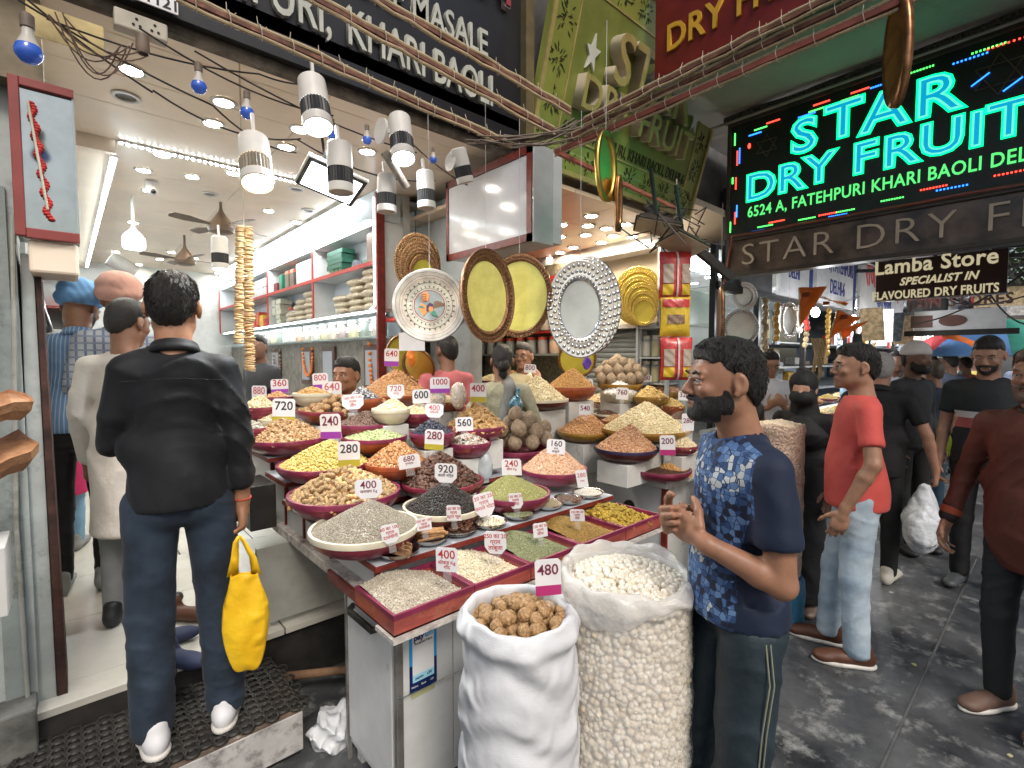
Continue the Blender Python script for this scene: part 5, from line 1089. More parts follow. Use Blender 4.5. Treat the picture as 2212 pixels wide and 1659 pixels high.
T(MB().cyl((c2[0],c2[1],.01),(c2[0],c2[1],.87),rm*.90,rm*.92,40).build('nut_core',[M('nut_shadow',(.5,.42,.3),.8)],bpy.data.objects['nut_fill'],True), kind='stuff')if False else None
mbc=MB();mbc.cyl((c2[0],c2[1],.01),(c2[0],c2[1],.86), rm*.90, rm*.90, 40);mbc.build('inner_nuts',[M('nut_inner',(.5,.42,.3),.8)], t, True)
NUT=[gmesh('white_nut',I2,lambda V:V*[1,.93,1.06],BW,jit=.01,seed=i)for i in range(3)]
singles('round white nut on top of the tall clear sack',(c2[0],c2[1],.93-.028), rm*.93, .062, 300, None, .0116, NUT, 'white_nut', 'nut', 'white nuts on top of the clear sack', step=.0175, tilt=.6, p=1.4)
heap('next layer of white nuts just under the top of the clear sack',(c2[0],c2[1],.93-.040), rm*.95, .062, 'ball1', .0115, PG((.60,.50,.36),(.72,.64,.50),(.78,.72,.60)), 'nuts', 1.4, layers=1.6)
V=[];n=90
for q, (dr, dz, wv_)in enumerate(((.006,-.075,.003),(.012,-.05,.005),(.012,-.02,.006),(.008,.004,.007),(.0,.020,.008),(-.012,.022,.007),(-.020,.010,.005),(-.022,-.02,.004))):
 for i in range(n):
  a=2*PI*i/n;far=max(0, math.sin(a-.2));f=rm*.985+dr+wv_*(math.sin(a*7+q*.5)+.6*math.sin(a*15+q));V.append((f*math.cos(a),f*math.sin(a),.93+dz*(1+.5*math.sin(a+.2)+.3*math.sin(a*2+1))+.007*math.sin(a*5+q*.3)+.004*math.sin(a*13)))
F_=[[j*n+i,j*n+(i+1)%n,(j+1)*n+(i+1)%n,(j+1)*n+i]for j in range(7)for i in range(n)]
link('rolled_lip', mesh('rolled_lip',V,F_,PLSL,True), t, world=False)
c3=Vector([float(v)for v in att(1672,1235,2.98)]);zb=c3[2];
t=E('drum',(c3[0],c3[1],0), 'scuffed blue drum under the tall peanut sack', 'drum')
MB().lathe([(0,0),(.16,0),(.17,.02),(.165,.1),(.172,.2),(.165,zb-.02),(.15,zb),(0,zb)], 28).build('shell',[M('scuffed_blue',(.03,.13,.22),.5,var=.3,dirt=(.25,.2,.16),dirt_amt=.42,bump=.3)], t, True, world=False)
hp=1.20-zb
sack('tall netted sack of pinkish peanuts on the blue drum',(c3[0],c3[1],zb), .145, hp, M('pink_net_sack',(.46,.30,.21),.5,var=.25,sc_=70,c2=(.66,.50,.38),bump=1.4,bs=75,bd=.012), None, seed=8, wr=.003, roll=.01, bulge=.02)
heap('pale peanuts heaped in the top of the tall netted sack',(c3[0],c3[1],zb+hp-.01), .135, .03, 'ball1', .011, PG((.66,.52,.36),(.76,.66,.50)), 'nuts', 1.2)
for i, (px, py, lb)in enumerate(((945,860,'clear bag of pale nuts under the violet 1000 tag'),(990,855,'clear bag of round nuts right of the 1000 tag'))):
 c=att(px, py, 3.05);e=E('nut_bag', c, lb, 'bag')
 blob('film',[('e',(0,0,0),(.052,.05,.085),None,.01),('n',lambda P:.002*np.sin(P[:,0]*110+P[:,2]*40),0)], .008, PLS, e)
 rs=np.random.default_rng(i);u_=rs.normal(0, 1,(520,3));u_/=np.linalg.norm(u_, axis=1)[:, None];V, F_, tt=scatter(u_*[.044,.042,.076], u_, 'ball', .0078, .2, .3, rs)
 T(link('nuts',np_mesh('nuts',V,F_,M('nut_tan',rough=.5,tint=PG((.60,.42,.25),(.74,.58,.40),(.70,.64,.52))),True,tt),e,world=False), kind='stuff')
def crumple(label, c, r, mat, seed, res=.009, name='plastic_bag', amp=.01, cat='plastic bag'):
 e=E(name, c, label, cat);ph=np.random.RandomState(seed).rand(6)*6
 blob('film',[('e',(0,0,0),r,None,.01),('n',lambda P:amp*(.9*np.abs(np.sin(P@_f((17,12,9))+1.6*np.sin(P@_f((7,-13,19))+ph[0])))+.5*np.abs(np.sin(P@_f((-29,31,23))+1.8*np.sin(P@_f((15,12,-23))+ph[2])))+.25*np.abs(np.sin(P@_f((61,44,-57))+ph[1])))-amp*.5,0)], res, mat, e, smooth=0);return e
WPL=M('white_poly_bag',(.60,.62,.64), .4, var=.05, bump=.4, bs=24, bd=.01, crease=1, cs=11)
p_=att(1047, 1005, 2.75);crumple('crumpled pale grey bag between the wood apples and the black cardamom', p_,(.05,.05,.09), M('grey_poly_bag',(.42,.46,.48),.3,var=.1,bump=.7,bs=24,bd=.01), 3)
p_=atz(715, 1578, .05);crumple('crumpled white sack on the ground beside the counter foot',(p_[0]+.03,p_[1],.05),(.12,.10,.10), WPL, 4, amp=.03, res=.007)
# ================================================================ signs over the shops
SBLK=M('sign_black',(.007,.007,.009), .38, var=.2);LET=M('letter_grey_white',(.42,.43,.38), .5, var=.12, dirt=(.22,.21,.17), dirt_amt=.4, dscale=20);LETR=M('letter_red',(.22,.025,.035), .45, var=.1)
def sy(px, py, Y):return aty(px, py, Y)
t=E('black_signboard',(.8,2.36,2.9), 'long black shop signboard with pale raised capitals', 'signboard')
fr=frame((0,2.355,0),(1,0,0),(0,0,1))
MB().box((-1.5,2.36,2.955),(2.19,2.42,4.4)).build('board',[SBLK], t);MB().box((-1.5,2.33,2.90),(2.2,2.42,2.955)).build('lower_rail',[BLKM], t)
MB().box((2.19,2.31,2.9),(2.26,2.42,4.4)).build('end_frame',[M('olive_brown_frame',(.11,.085,.04),.5,var=.2)], t)
def word(s, xc, zc, size, sx, mat, par, ext=.012, Y=2.347, off=None, space=1):return text(s, size, frame((xc,Y,zc),(1,0,0),(0,0,1)), mat, par, ext, off=size*.012 if off is None else off, sx=sx, space=space)
word('KHARI BAOLI', 1.50, 3.165, .245, .62, LET, t);word('FATEHPURI,', .58, 3.165, .245, .62, LET, t)
word('STORE MASALE', 1.42, 3.42, .205, .70, LET, t)
word('IM', 1.93, 3.86, .50, .62, M('letter_edge',(.6,.5,.5),.5), t, .02, off=.012);word('IM', 1.93, 3.86, .50, .62, LETR, t, .03)
t=E('number_plate',(.27,2.3,2.95), 'small white number plate above the first ceiling lamp', 'sign');c=aty(350, 5, 2.30)
fr2=frame(c,(1,0,0),(0,0,1));MB().box((-.09,-.025,-.004),(.05,.06,.002), fr2).build('plate',[TW], t);text('1121', .055, fr2@Matrix.Translation((0,.0,.003)), INKB, t, .0003, off=.0012)
GRN=M('green_gold_board',(.25,.28,.06), .32, .15, var=.18, sc_=3, coat=.2);GRN2=M('green_gold_field',(.19,.22,.05), .38, .15, var=.15, sc_=4);GOLD=M('letter_dull_gold',(.42,.35,.13), .4, .3, var=.15);GOLDS=M('letter_side_cream',(.42,.36,.26), .5, var=.1)
gx0, gx1, gz0, gz1=2.27, 4.36, 2.88, 4.15;gy0, gy1=2.42, 2.06
gup=Vector((0,gy1-gy0,gz1-gz0));gl=gup.length
G=frame((gx0,gy0-.02,gz0),(1,0,0), gup);gw=gx1-gx0
t=E('green_signboard',(3.3,2.4,2.9), 'green and gold carved signboard leaning out over the second shop', 'signboard')
MB().box((0,0,-.05),(gw,gl,0), G).build('board',[GRN], t)
for a, b in(((0,0,.0),(gw,.03,.014)),((0,gl-.03,0),(gw,gl,.014)),((0,.03,0),(.03,gl-.03,.014)),((gw-.03,.03,0),(gw,gl-.03,.014))):MB().box(a, b, G).build('frame_strip',[GOLD], t)
m_=.235;MB().box((m_,m_,.0005),(gw-m_,gl-m_,.004), G).build('inner_field',[GRN2], t)
for a, b in(((m_-.012,m_-.012,0),(gw-m_+.012,m_,.009)),((m_-.012,gl-m_,0),(gw-m_+.012,gl-m_+.012,.009)),((m_-.012,m_,0),(m_,gl-m_,.009)),((gw-m_,m_,0),(gw-m_+.012,gl-m_,.009))):MB().box(a, b, G).build('inner_strip',[GOLD], t)
mb=MB();rr_=random.Random(4)
centres=[(.13,y)for y in np.arange(.15,gl,.24)]+[(gw-.13,y)for y in np.arange(.15,gl,.24)]+[(x,.125)for x in np.arange(.37,gw-.2,.24)]+[(x,gl-.125)for x in np.arange(.37,gw-.2,.24)]
for(x, y)in centres:
 for k in range(26):
  a=rr_.uniform(0, 6.28);d=rr_.uniform(.018, .095);L=rr_.uniform(.010, .022);w=L*.22;cx_, cy_=x+d*math.cos(a), y+d*.95*math.sin(a)
  if not(.035<cx_<gw-.035 and.035<cy_<gl-.035)or(m_-.015<cx_<gw-m_+.015 and m_-.015<cy_<gl-m_+.015):continue
  b=a+rr_.uniform(-.5, .5);ux, uy=math.cos(b), math.sin(b)
  mb.prism([(cx_-ux*L,cy_-uy*L),(cx_-uy*w,cy_+ux*w),(cx_+ux*L,cy_+uy*L),(cx_+uy*w,cy_-ux*w)], .0003, .004, G)
o=mb.build('carved_leaves',[M('carved_dark',(.025,.03,.008),.6,var=.2)], t);T(o, kind='stuff')
def gtext(s, x, y, size, mat, ext, z=.02, sx=1, off=0, space=1, name='lettering'):return text(s, size, G@Matrix.Translation((x,y,z)), mat, t, ext, off=off, sx=sx, space=space, name=name)
def star(cx_, cy_, r):return[(cx_+(r if k%2==0 else r*.4)*math.cos(PI/2+k*PI/5)*.62,cy_+(r if k%2==0 else r*.4)*math.sin(PI/2+k*PI/5))for k in range(10)]
for(x, y)in((.40,.76),(gw-.33,.76)):MB().prism(star(x,y,.12), .004, .02, G).build('star',[M('star_white',(.62,.62,.56),.4)], t)
gtext('STAR', gw*.50, .78, .44, GOLDS, .045, .05, sx=.98, off=.004);gtext('STAR', gw*.50, .78, .44, GOLD, .002, .098, sx=.98, off=.004)
gtext('DRY FRUIT', gw*.48, .50, .285, GOLDS, .040, .045, sx=1.02, off=.003);gtext('DRY FRUIT', gw*.48, .50, .285, GOLD, .002, .088, sx=1.02, off=.003)
gtext('6524 A, FATEHPURI, KHARI BAOLI, DELHI-6', gw*.5, .285, .115, M('carved_dark'), .003, .008, sx=.72)
t=E('red_signboard',(3.1,1.5,3.5), 'dark red signboard with yellow capitals jutting over the street', 'signboard')
RX=3.13;MB().box((RX,-1.6,3.53),(RX+.06,2.0,4.6)).build('board',[M('sign_maroon',(.15,.012,.010),.4,var=.15)], t);MB().box((RX-.01,-1.6,3.50),(RX+.06,2.0,3.53)).build('lower_rail',[M('sign_maroon_dark',(.05,.006,.005),.5)], t)
YEL=M('letter_yellow',(.60,.34,.03), .5, var=.1)
frx=lambda y, z:frame((RX-.008,y,z),(0,-1,0),(0,0,1))
zr=float(atx(1436,93,RX)[2]);text('DRY FRUIT', .24, frx(1.40,zr), YEL, t, .008, off=.004, sx=.84, space=1.05);text('STAR', .34, frx(1.45,zr+.33), M('letter_white',(.6,.6,.6)), t, .008, off=.008, sx=.8)
LX=4.18
def lx(px, py):p_=atx(px, py, LX);return p_
t=E('led_signboard',(LX,.9,2.65), 'black LED signboard glowing green and blue', 'signboard')
y1, y0, z0, z1=1.93, -.45, 2.62, 3.50
MB().box((LX,y0,z0),(LX+.07,y1,z1)).build('board',[M('led_board_dark',(.014,.022,.016),.45,var=.2)], t)
for a, b in(((LX-.02,y0,z0-.03),(LX+.07,y1+.03,z0)),((LX-.02,y0,z1),(LX+.07,y1+.03,z1+.03)),((LX-.02,y1,z0),(LX+.07,y1+.03,z1))):MB().box(a, b).build('frame_rail',[M('led_frame_brown',(.05,.04,.03),.4,var=.2)], t, bevel=.004)
def em(n, c, s):return M(n, tuple(x*.5 for x in c), var=0, emit=c, es=s)
EG=em('led_green',(.0,1,.28), 1.5);EC=em('led_cyan',(.0,.36,.62), .62);EW=em('led_pale',(.12,.80,.50), .8);EB=em('led_blue',(.02,.18,1), 2.6);ER=em('led_red',(1,.05,.03), 2.6);EGS=em('led_green_small',(.10,1,.15), 1.6);EGL=em('led_green_letter',(.10,.75,.18), .8)
fl=lambda y, z, d:frame((LX-d,y,z),(0,-1,0),(0,0,1))
def ledword(s, y, z, size, sx=1, shear=.1):
 for off, mt, d, nm in((size*.055,EG,.004,'green_outline'),(size*.020,EW,.007,'pale_outline'),(-size*.012,EC,.010,'blue_letter')):text(s, size, fl(y,z,d), mt, t, .0012, off=off, sx=sx, space=1.12, name=nm)
def yy(px, py):return float(lx(px,py)[1]), float(lx(px,py)[2])
for ch, px, py in(('S',1737,296),('T',1822,262),('A',1910,243),('R',2024,209)):y, z=yy(px, py);ledword(ch, y, z, .335, sx=1.12)
for ch, px, py in(('D',1643,404),('R',1708,386),('Y',1770,367),('F',1868,343),('R',1944,327),('U',2034,300),('I',2110,283),('T',2180,260)):y, z=yy(px, py);ledword(ch, y, z, .285, sx=1.1)
s_='6524 A, FATEHPURI KHARI BAOLI DELHI-6';ya, za_=yy(1612, 462);yb_, zb_=yy(2212, 345)
wd_=abs(yb_-ya)*1.0
text(s_, .118, fl((ya+yb_)/2-.10,(za_+zb_)/2+.015,.006), EGL, t, .001, off=.0018, sx=.76, space=1.06)
mb=MB()
for ci, dy in((0,0), ):pass
def dashes(pts, nm, mt):
 mb=MB()
 for(px, py, L, ver)in pts:
  y, z=yy(px, py);n=9
  for k in range(n):
   o_=(k-n/2)*L/n
   yy_, zz_=(y, z+o_)if ver else(y-o_, z)
   mb.box((LX-.006,yy_-.0045,zz_-.0045),(LX-.001,yy_+.0045,zz_+.0045))
 T(mb.build(nm,[mt],t), kind='stuff')
dashes([(1588,300,.10,1),(1583,390,.05,1),(1578,490,.09,1),(1645,277,.10,0),(1765,237,.10,0),(1838,212,.11,0),(1992,150,.14,0),(2140,103,.16,0),(1655,488,.12,0),(1745,472,.12,0),(1828,455,.12,0),(1930,430,.13,0)], 'green_diodes', EGS)
dashes([(1593,340,.12,1),(1590,395,.10,1),(1588,470,.10,1),(1672,262,.10,0),(1777,222,.11,0),(1860,195,.11,0),(2185,90,.2,0),(1680,478,.12,0),(1790,462,.12,0),(2020,405,.14,0),(2190,372,.16,0)], 'red_diodes', ER)
dashes([(1598,335,.13,1),(1592,455,.10,1),(1633,289,.10,0),(1745,248,.12,0),(1905,183,.12,0),(2100,125,.17,0),(1640,498,.10,0),(1722,487,.12,0),(1812,465,.12,0),(2060,405,.16,0)], 'blue_diodes', EB)
for(px, py, r)in((1657,315,.085),(2158,160,.12)):
 y, z=yy(px, py);mb=MB()
 for q in(0, PI):
  P_=[(y+r*math.cos(PI/2+q+k*2*PI/3),z+r*math.sin(PI/2+q+k*2*PI/3))for k in range(3)]
  for k in range(3):a, b=P_[k], P_[(k+1)%3];mb.bar((LX-.006,a[0],a[1]),(LX-.006,b[0],b[1]), .006, .004, up=(1,0,0))
 mb.build('star_outline',[M('dead_led',(.12,.10,.07),.5)], t)
y, z=yy(1622, 315);MB().ball((LX-.006,y+.01,z),(.003,.012,.022)).build('red_star_tip',[ER], t)
for k in range(2):y, z=yy(2118+70*k, 175+10*k);MB().bar((LX-.01,y+.04,z-.02),(LX-.01,y-.04,z+.03), .007, .004, up=(1,0,0)).build('blue_star_side',[EB], t)
t=E('brown_signboard',(LX,.9,2.3), 'dusty brown signboard with thin cream capitals under the LED sign', 'signboard')
BRS=M('dusty_brown',(.055,.035,.024), .35, var=.5, sc_=5, c2=(.15,.10,.07), dirt=(.45,.38,.28), dirt_amt=.33, dscale=4, coat=.4)
MB().box((LX+.01,-.5,2.30),(LX+.10,1.93,2.57)).build('board',[BRS], t)
for z in(2.275, 2.57):MB().box((LX-.01,-.5,z),(LX+.11,1.95,z+.028)).build('frame_rail',[M('led_frame_brown')], t, bevel=.004)
MB().box((LX-.01,1.93,2.30),(LX+.11,1.95,2.57)).build('frame_rail',[M('led_frame_brown')], t)
text('STAR DRY FRUIT', .245, frame((LX+.004,.72,2.435),(0,-1,0),(0,0,1)), M('letter_cream',(.50,.42,.31),.5,var=.1), t, .006, off=-.003, sx=1.08, space=1.15)
o=MB().tube([(LX-.005,1.97,2.22)]+[(LX-.02+.006*math.sin(k*2),1.9-.24*k,2.605+.004*math.cos(k*3))for k in range(10)], .008, 6).build('cable',[M('orange_brown_cable',(.25,.07,.04),.5)], t, True)
t=E('canopy',(5,0,3.6), 'dusty pale soffit panels over the street behind the LED sign', 'canopy')
SOF=M('dusty_soffit',(.30,.29,.26), .7, var=.15, sc_=1.5, dirt=(.12,.11,.09), dirt_amt=.4, dscale=2)
for i in range(3):MB().box((3.22+i*1.3,-2.0,3.62-.02*i),(4.5+i*1.3,2.35,3.65-.02*i)).build('soffit_panel',[SOF], t)
t=E('rolled_net',(LX,.5,3.6), 'rolled black net and pipe lying along the top of the LED sign', 'net')
MB().tube([(LX+.02,2.0-.25*k,3.575+.01*math.sin(k*2.1))for k in range(11)], .035, 8).build('roll',[M('black_net',(.03,.028,.025),.8,var=.7,sc_=60,c2=(.12,.11,.09))], t, True)
MB().cyl((LX-.02,2.1,3.54),(LX-.02,-.6,3.54), .012).build('pipe',[M('old_pipe')], t, True)
# ---- awning frame: bars with poles lashed to them
RUST=M('rusty_bar',(.14,.055,.035), .7, var=.4, sc_=30, dirt=(.30,.20,.12), dirt_amt=.4, dscale=30);CANE=M('old_cane_pole',(.40,.31,.19), .6, var=.25, sc_=20, stretch=(1,8,8));STR=M('string',(.55,.48,.38), .8, var=.1);PNKB=M('faded_pink_bar',(.30,.085,.06), .55, var=.3, sc_=10)
t=E('awning_frame',(2.1,1.82,2.8), 'frame of rusty bars lashed to pale poles hanging before the signs', 'awning frame')
def barset(a, b, n_ties, pole=.008, core=.014, wob=.01, m=RUST, seed=0):
 a=Vector([float(x)for x in a]);b=Vector([float(x)for x in b]);rs=random.Random(seed);N_=16
 side=Vector((0,0,1))
 MB().bar(a, b, core, core).build('bar',[m], t)
 for s_ in(1, -1):
  pts=[a.lerp(b,k/N_)+side*s_*(core*.5+pole)+Vector((rs.uniform(-1,1),rs.uniform(-1,1),rs.uniform(-1,1)))*wob*.4 for k in range(N_+1)]
  MB().tube(pts, pole*(1 if s_>0 else.8), 8).build('pole',[CANE], t, True)
 mb=MB();d=(b-a).normalized()
 for k in range(n_ties):
  p_=a.lerp(b,(k+.4+rs.uniform(-.15,.15))/n_ties);r=core*.5+pole*2.2
  mb.tube([p_+Vector((0,0,1))*r*math.cos(q)+d.cross(Vector((0,0,1)))*r*math.sin(q)*.7+d*.004*q for q in np.linspace(0,6.5,9)], .0016, 4);mb.tube([p_+Vector((0,0,r)),p_+Vector((rs.uniform(-.01,.01),.0,r+.022))], .0013, 4)
 T(mb.build('string_tie',[STR],t), kind='stuff')
def at2(px, py, Y):return aty(px, py, Y)
YB=1.82
barset(at2(380,-12,YB), at2(1104,314,YB), 14, seed=1);barset(at2(640,-24,YB), at2(1196,283,YB), 9, .009, seed=2);barset(at2(770,-28,YB), at2(1232,240,YB), 8, .009, seed=3)
XB=float(at2(1232,290,YB)[0])
barset(atx(1262,262,XB), atx(1960,-88,XB), 13, .008, seed=4);barset(atx(1200,330,XB+.04), atx(2010,-24,XB+.04), 13, .008, m=PNKB, core=.020, seed=5)
barset(atx(1225,300,XB+.02), atx(1940,-40,XB+.02), 12, .007, seed=6)
MB().bar(aty(1205,330,1.86), aty(1470,455,1.95), .022, .02).build('bar',[PNKB], t)
mb=MB()
for k in range(14):
 a=at2(1000+rr_.uniform(0,110), 300+rr_.uniform(-20,20), YB+rr_.uniform(-.03,.03));b=at2(1240+rr_.uniform(0,60), 265+rr_.uniform(-10,20), YB);mid=(np.array(a)+np.array(b))/2+[0, 0, -rr_.uniform(.02,.07)]
 mb.tube([a,(np.array(a)*.6+mid*.4)-[0,0,.012],mid,(np.array(b)*.6+mid*.4)-[0,0,.012],b], .004, 5)
T(mb.build('loose_wires',[M('grey_brown_cable',(.14,.11,.085),.6,var=.4)],t,True), kind='stuff')
# --- cables and bulbs along the edge of the ceiling
t=E('cable_bundle',(.3,2.33,2.9), 'sagging dark cables strung along the sign and under the ceiling edge', 'cable')
def sag(a, b, s_, n=10):a=np.array(a, float);b=np.array(b, float);return[a*(1-k/n)+b*k/n-np.array([0,0,s_*4*(k/n)*(1-k/n)])for k in range(n+1)]
BC=M('black_cable',(.02,.016,.014), .5, var=.3)
for(a, b, s_)in(((60,0),(330,200),.01),((40,0),(460,228),.015),((330,195),(650,300),.06),((460,228),(640,330),.04),((100,40),(560,160),.03),((300,60),(720,250),.05),((640,300),(940,390),.06),((420,110),(900,330),.04),((880,300),(1010,400),.02),((560,160),(700,180),.02)):
 MB().tube(sag(aty(*a,2.30),aty(*b,2.32),s_), .0035, 6).build('cable',[BC], t, True)
mb=MB()
for k in range(7):
 a=aty(90+rr_.uniform(0,60), 25+rr_.uniform(0,30), 2.25);b=aty(250+rr_.uniform(0,120), 60+rr_.uniform(0,60), 2.3);mb.tube(sag(a,b,rr_.uniform(.05,.16)), .0025, 5)
T(mb.build('tangled_wires',[M('brown_cable',(.10,.06,.04),.6)],t,True), kind='stuff')
t=E('sign_beam',(.3,2.4,2.85), 'grimy beam with an old socket board under the black sign', 'beam')
MB().box((-.6,2.375,2.86),(2.2,2.42,2.955)).build('beam_face',[M('grimy_beam',(.11,.09,.07),.8,var=.5,sc_=12,dirt=(.35,.31,.25),dirt_amt=.38,bump=.5)], t)
c=aty(320, 62, 2.33);MB().box((c[0]-.10,2.32,c[2]-.03),(c[0]+.06,2.372,c[2]+.035)).build('socket_board',[M('old_switch_plate',(.42,.38,.31),.5,dirt=(.15,.12,.09),dirt_amt=.42)], t, bevel=.006)
mb=MB();[mb.cyl((c[0]-.035+.055*q+u_*.010,2.318,c[2]+v_),(c[0]-.035+.055*q+u_*.010,2.321,c[2]+v_),.005,n=8)for q in(0,1)for u_, v_ in((0,.014),(-1,-.008),(1,-.008))];T(mb.build('socket_hole',[DARK],t), kind='stuff')
GBUL=M('bulb_blue_glass',(.03,.09,.42), .12, var=.1, coat=.5, emit=(.03,.10,.5), es=.12);BCAP=M('bulb_cap_brown',(.16,.12,.09), .5, var=.3)  # a faint blue glow is put into the glass colour by emission
def bulb(px, py, Y, s_, lab):
 c=aty(px, py, Y);t=E('light_bulb', c, lab, 'bulb', 'faintly glowing blue bulbs along the ceiling edge')
 r=s_
 MB().lathe([(0,-r*1.0),(r*.55,-r*.86),(r*.92,-r*.4),(r,0),(r*.82,r*.5)], 20).build('glass',[GBUL], t, True, world=False)
 MB().lathe([(r*.82,r*.5),(r*.52,r*1.15),(r*.42,r*1.5),(r*.40,r*2.0)], 20).build('bulb_neck',[M('bulb_frosted',(.45,.42,.38),.4,var=.1)], t, True, world=False)
 MB().lathe([(r*.40,r*1.9),(r*.50,r*2.0),(r*.50,r*3.0),(r*.3,r*3.2),(0,r*3.2)], 16).build('holder',[BCAP], t, True, world=False)
bulb(62, 112, 1.95, .032, 'blue bulb at the top left corner of the front');bulb(430, 187, 2.28, .028, 'blue bulb hanging below the socket board');bulb(534, 243, 2.28, .027, 'blue bulb left of the first track spotlight')
bulb(717, 290, 2.28, .022, 'blue bulb between the first spotlight and the floodlight');bulb(793, 302, 2.28, .022, 'blue bulb left of the middle spotlight');bulb(936, 345, 2.28, .020, 'blue bulb right of the middle spotlight')
t=E('bulb_holder', aty(308,95,2.3), 'empty brown bulb holder under the socket board', 'bulb holder');MB().lathe([(0,.03),(.02,.03),(.022,-.02),(.017,-.035),(.012,-.02),(0,-.02)], 16).build('holder_body',[BCAP], t, True, world=False)
# --- ceiling lamps
def downlight(px, py, z, r=.062, lab='', warm=False, on=True, grp='recessed lamps in the first shop', Y=None):
 c=atz(px, py, z)if Y is None else aty(px, py, Y);c=np.array([c[0],c[1],z]);t=E('ceiling_lamp', c, lab, 'ceiling lamp', grp)
 MB().lathe([(r*.80,.012),(r*.86,-.004),(r*1.12,-.005),(r*1.2,.0),(r*1.2,.004)], 28).build('trim_ring',[M('lamp_trim',(.58,.56,.52),.3,.2,var=.05)], t, True, world=False)
 MB().lathe([(0,.003),(r*.84,.003)], 28).build('diffuser',[(LAMPW if warm else LAMP)if on else M('dark_lamp',(.10,.09,.07),.3,var=.4)], t, world=False)
names='nearest front left|left of the second bulb|front centre under the bulbs|just before the LED strip|left beside the camera|right of the strip start|behind the warm spotlight|under the first spotlight|small one at the strip|front row right|middle row left|beyond the fan|far left by the lantern'.split('|')
ZC=2.977
L1=[(283,152),(483,222),(460,267),(618,318),(648,280),(793,328),(350,334)]
for i, p_ in enumerate(L1):downlight(*p_, ZC, .055, 'lit round lamp in the front ceiling panels, %s'%('nearest the left pillar','beside the second blue bulb','left of the warm spotlight','between the warm spotlight and the white one','just behind the white spotlight','behind the floodlight','just before the LED strip')[i])
downlight(272, 210, ZC, .055, 'dark unlit round fitting in the front ceiling', on=False)
for i, p_ in enumerate([(310,368),(505,375),(415,382),(322,412),(640,409),(288,481),(580,456),(455,420),(640,480),(532,514),(250,545),(370,545),(440,500),(300,572),(345,560),(420,558),(560,540),(520,575),(470,590),(610,520),(232,590),(665,455)]):
 if i in(7, 4, 21):on=False
 else:on=True
 downlight(*p_, 2.982, .05, 'round lamp set in the recessed back ceiling of the first shop', on=on, grp='lamps of the back ceiling', warm=(i in(2,)))
for i, p_ in enumerate([(1277,467),(1213,486),(1265,508),(1210,512),(1310,494),(1238,535),(1210,546),(1190,557),(1185,531),(1352,485),(1365,512),(1258,553),(1308,552),(1385,525),(1300,524),(1345,542),(1325,510),(1225,565),(1270,488),(1400,545)]):
 downlight(*p_, 2.792, .058, 'lit round lamp in the crowded warm ceiling of the second shop', grp='lamps of the second shop', warm=(i%3!=1))
 # --- track spotlights
WPL_=M('spot_white_plastic',(.62,.60,.56), .35, var=.06, dirt=(.3,.26,.2), dirt_amt=.35);BFIN=M('spot_black_fins',(.025,.025,.025), .4, var=.2)
def spot(px, py, Y, L, r, ax, lab, on=1, warm=False, plate=None, watts=30):
 c=Vector([float(v)for v in aty(px,py,Y)]);a=Vector(ax).normalized();t=E('spotlight', c, lab, 'spotlight', 'cylindrical spotlights under the black sign')
 q=a.to_track_quat('Z', 'Y').to_matrix().to_4x4()
 MB().lathe([(0,-L*.52),(r*.8,-L*.52),(r*.95,-L*.48),(r,-L*.1),(r*.99,0)], 28, q).build('housing',[WPL_], t, True, world=False)
 pr=[];mb=MB();n=56
 V=[];
 for j, z in enumerate((0,L*.30)):
  for i in range(n):rr2=r*(1.0 if i%2 else.93);V.append(q@Vector((rr2*math.cos(2*PI*i/n),rr2*math.sin(2*PI*i/n),z)))
 mb.add(V,[[i,(i+1)%n,n+(i+1)%n,n+i]for i in range(n)]);mb.build('cooling_fins',[BFIN if not warm else M('spot_grey_fins',(.20,.17,.12),.4,var=.2)], t, world=False)
 MB().lathe([(r*.97,L*.30),(r*1.02,L*.31),(r*1.02,L*.47),(r*.93,L*.48),(r*.86,L*.44)], 28, q).build('front_ring',[WPL_], t, True, world=False)
 em_=em('spot_lens_warm',(1,.72,.36), 26)if warm else(em('spot_lens_lit',(.86,.92,1),30)if on else M('spot_lens_off',(.40,.36,.32),.25,var=.2))
 MB().lathe([(0,L*.45),(r*.88,L*.45)], 28, q).build('lens',[em_], t, world=False)
 if plate is not None:
  pc=Vector(plate);MB().cyl(pc-Vector((.006,0,0)), pc+Vector((.006,0,0)), r*1.05, n=24).build('mounting_plate',[WPL_], t, True, world=False);MB().bar(pc, a*(-L*.15), .016).build('arm',[WPL_], t, world=False)
 else:MB().bar((0,0,0), Vector((0,.03,L*.9)), .012).build('arm',[WPL_], t, world=False)
 if on:
  o=light('spot_beam', c+a*(L*.5), watts, .03,(1,.75,.42)if warm else(.93,.96,1), 'SPOT', t, rot=(-a).to_track_quat('Z','Y').to_euler(), spot=R(115))
spot(680, 226, 2.18, .24, .060,(-.02,-.34,-1), 'lit white spotlight with black fins highest under the black sign', 1, watts=9)
spot(867, 300, 2.18, .24, .056,(-.1,-.34,-1), 'lit white spotlight on a round wall plate at the middle of the sign', 1, plate=(-.09,.03,.02), watts=9)
spot(552, 350, 2.18, .22, .060,(-.05,-.42,-1), 'warm glowing spotlight with grey fins over the hanging fig string', 1, True, watts=3)
spot(735, 365, 2.0, .20, .050,(.02,0,-1), 'unlit spotlight with a painted leaf in front of the floodlight', 0)
spot(835, 420, 2.3, .185, .047,(0,0,-1), 'plain unlit spotlight hanging over the shelf post', 0)
spot(920, 412, 2.15, .18, .044,(.04,0,-1), 'unlit spotlight with a painted bird beside the overhead box', 0)
spot(998, 360, 2.15, .17, .044,(.35,.05,-1), 'tilted unlit spotlight near the corner of the overhead box', 0, plate=(-.05,.03,.02))
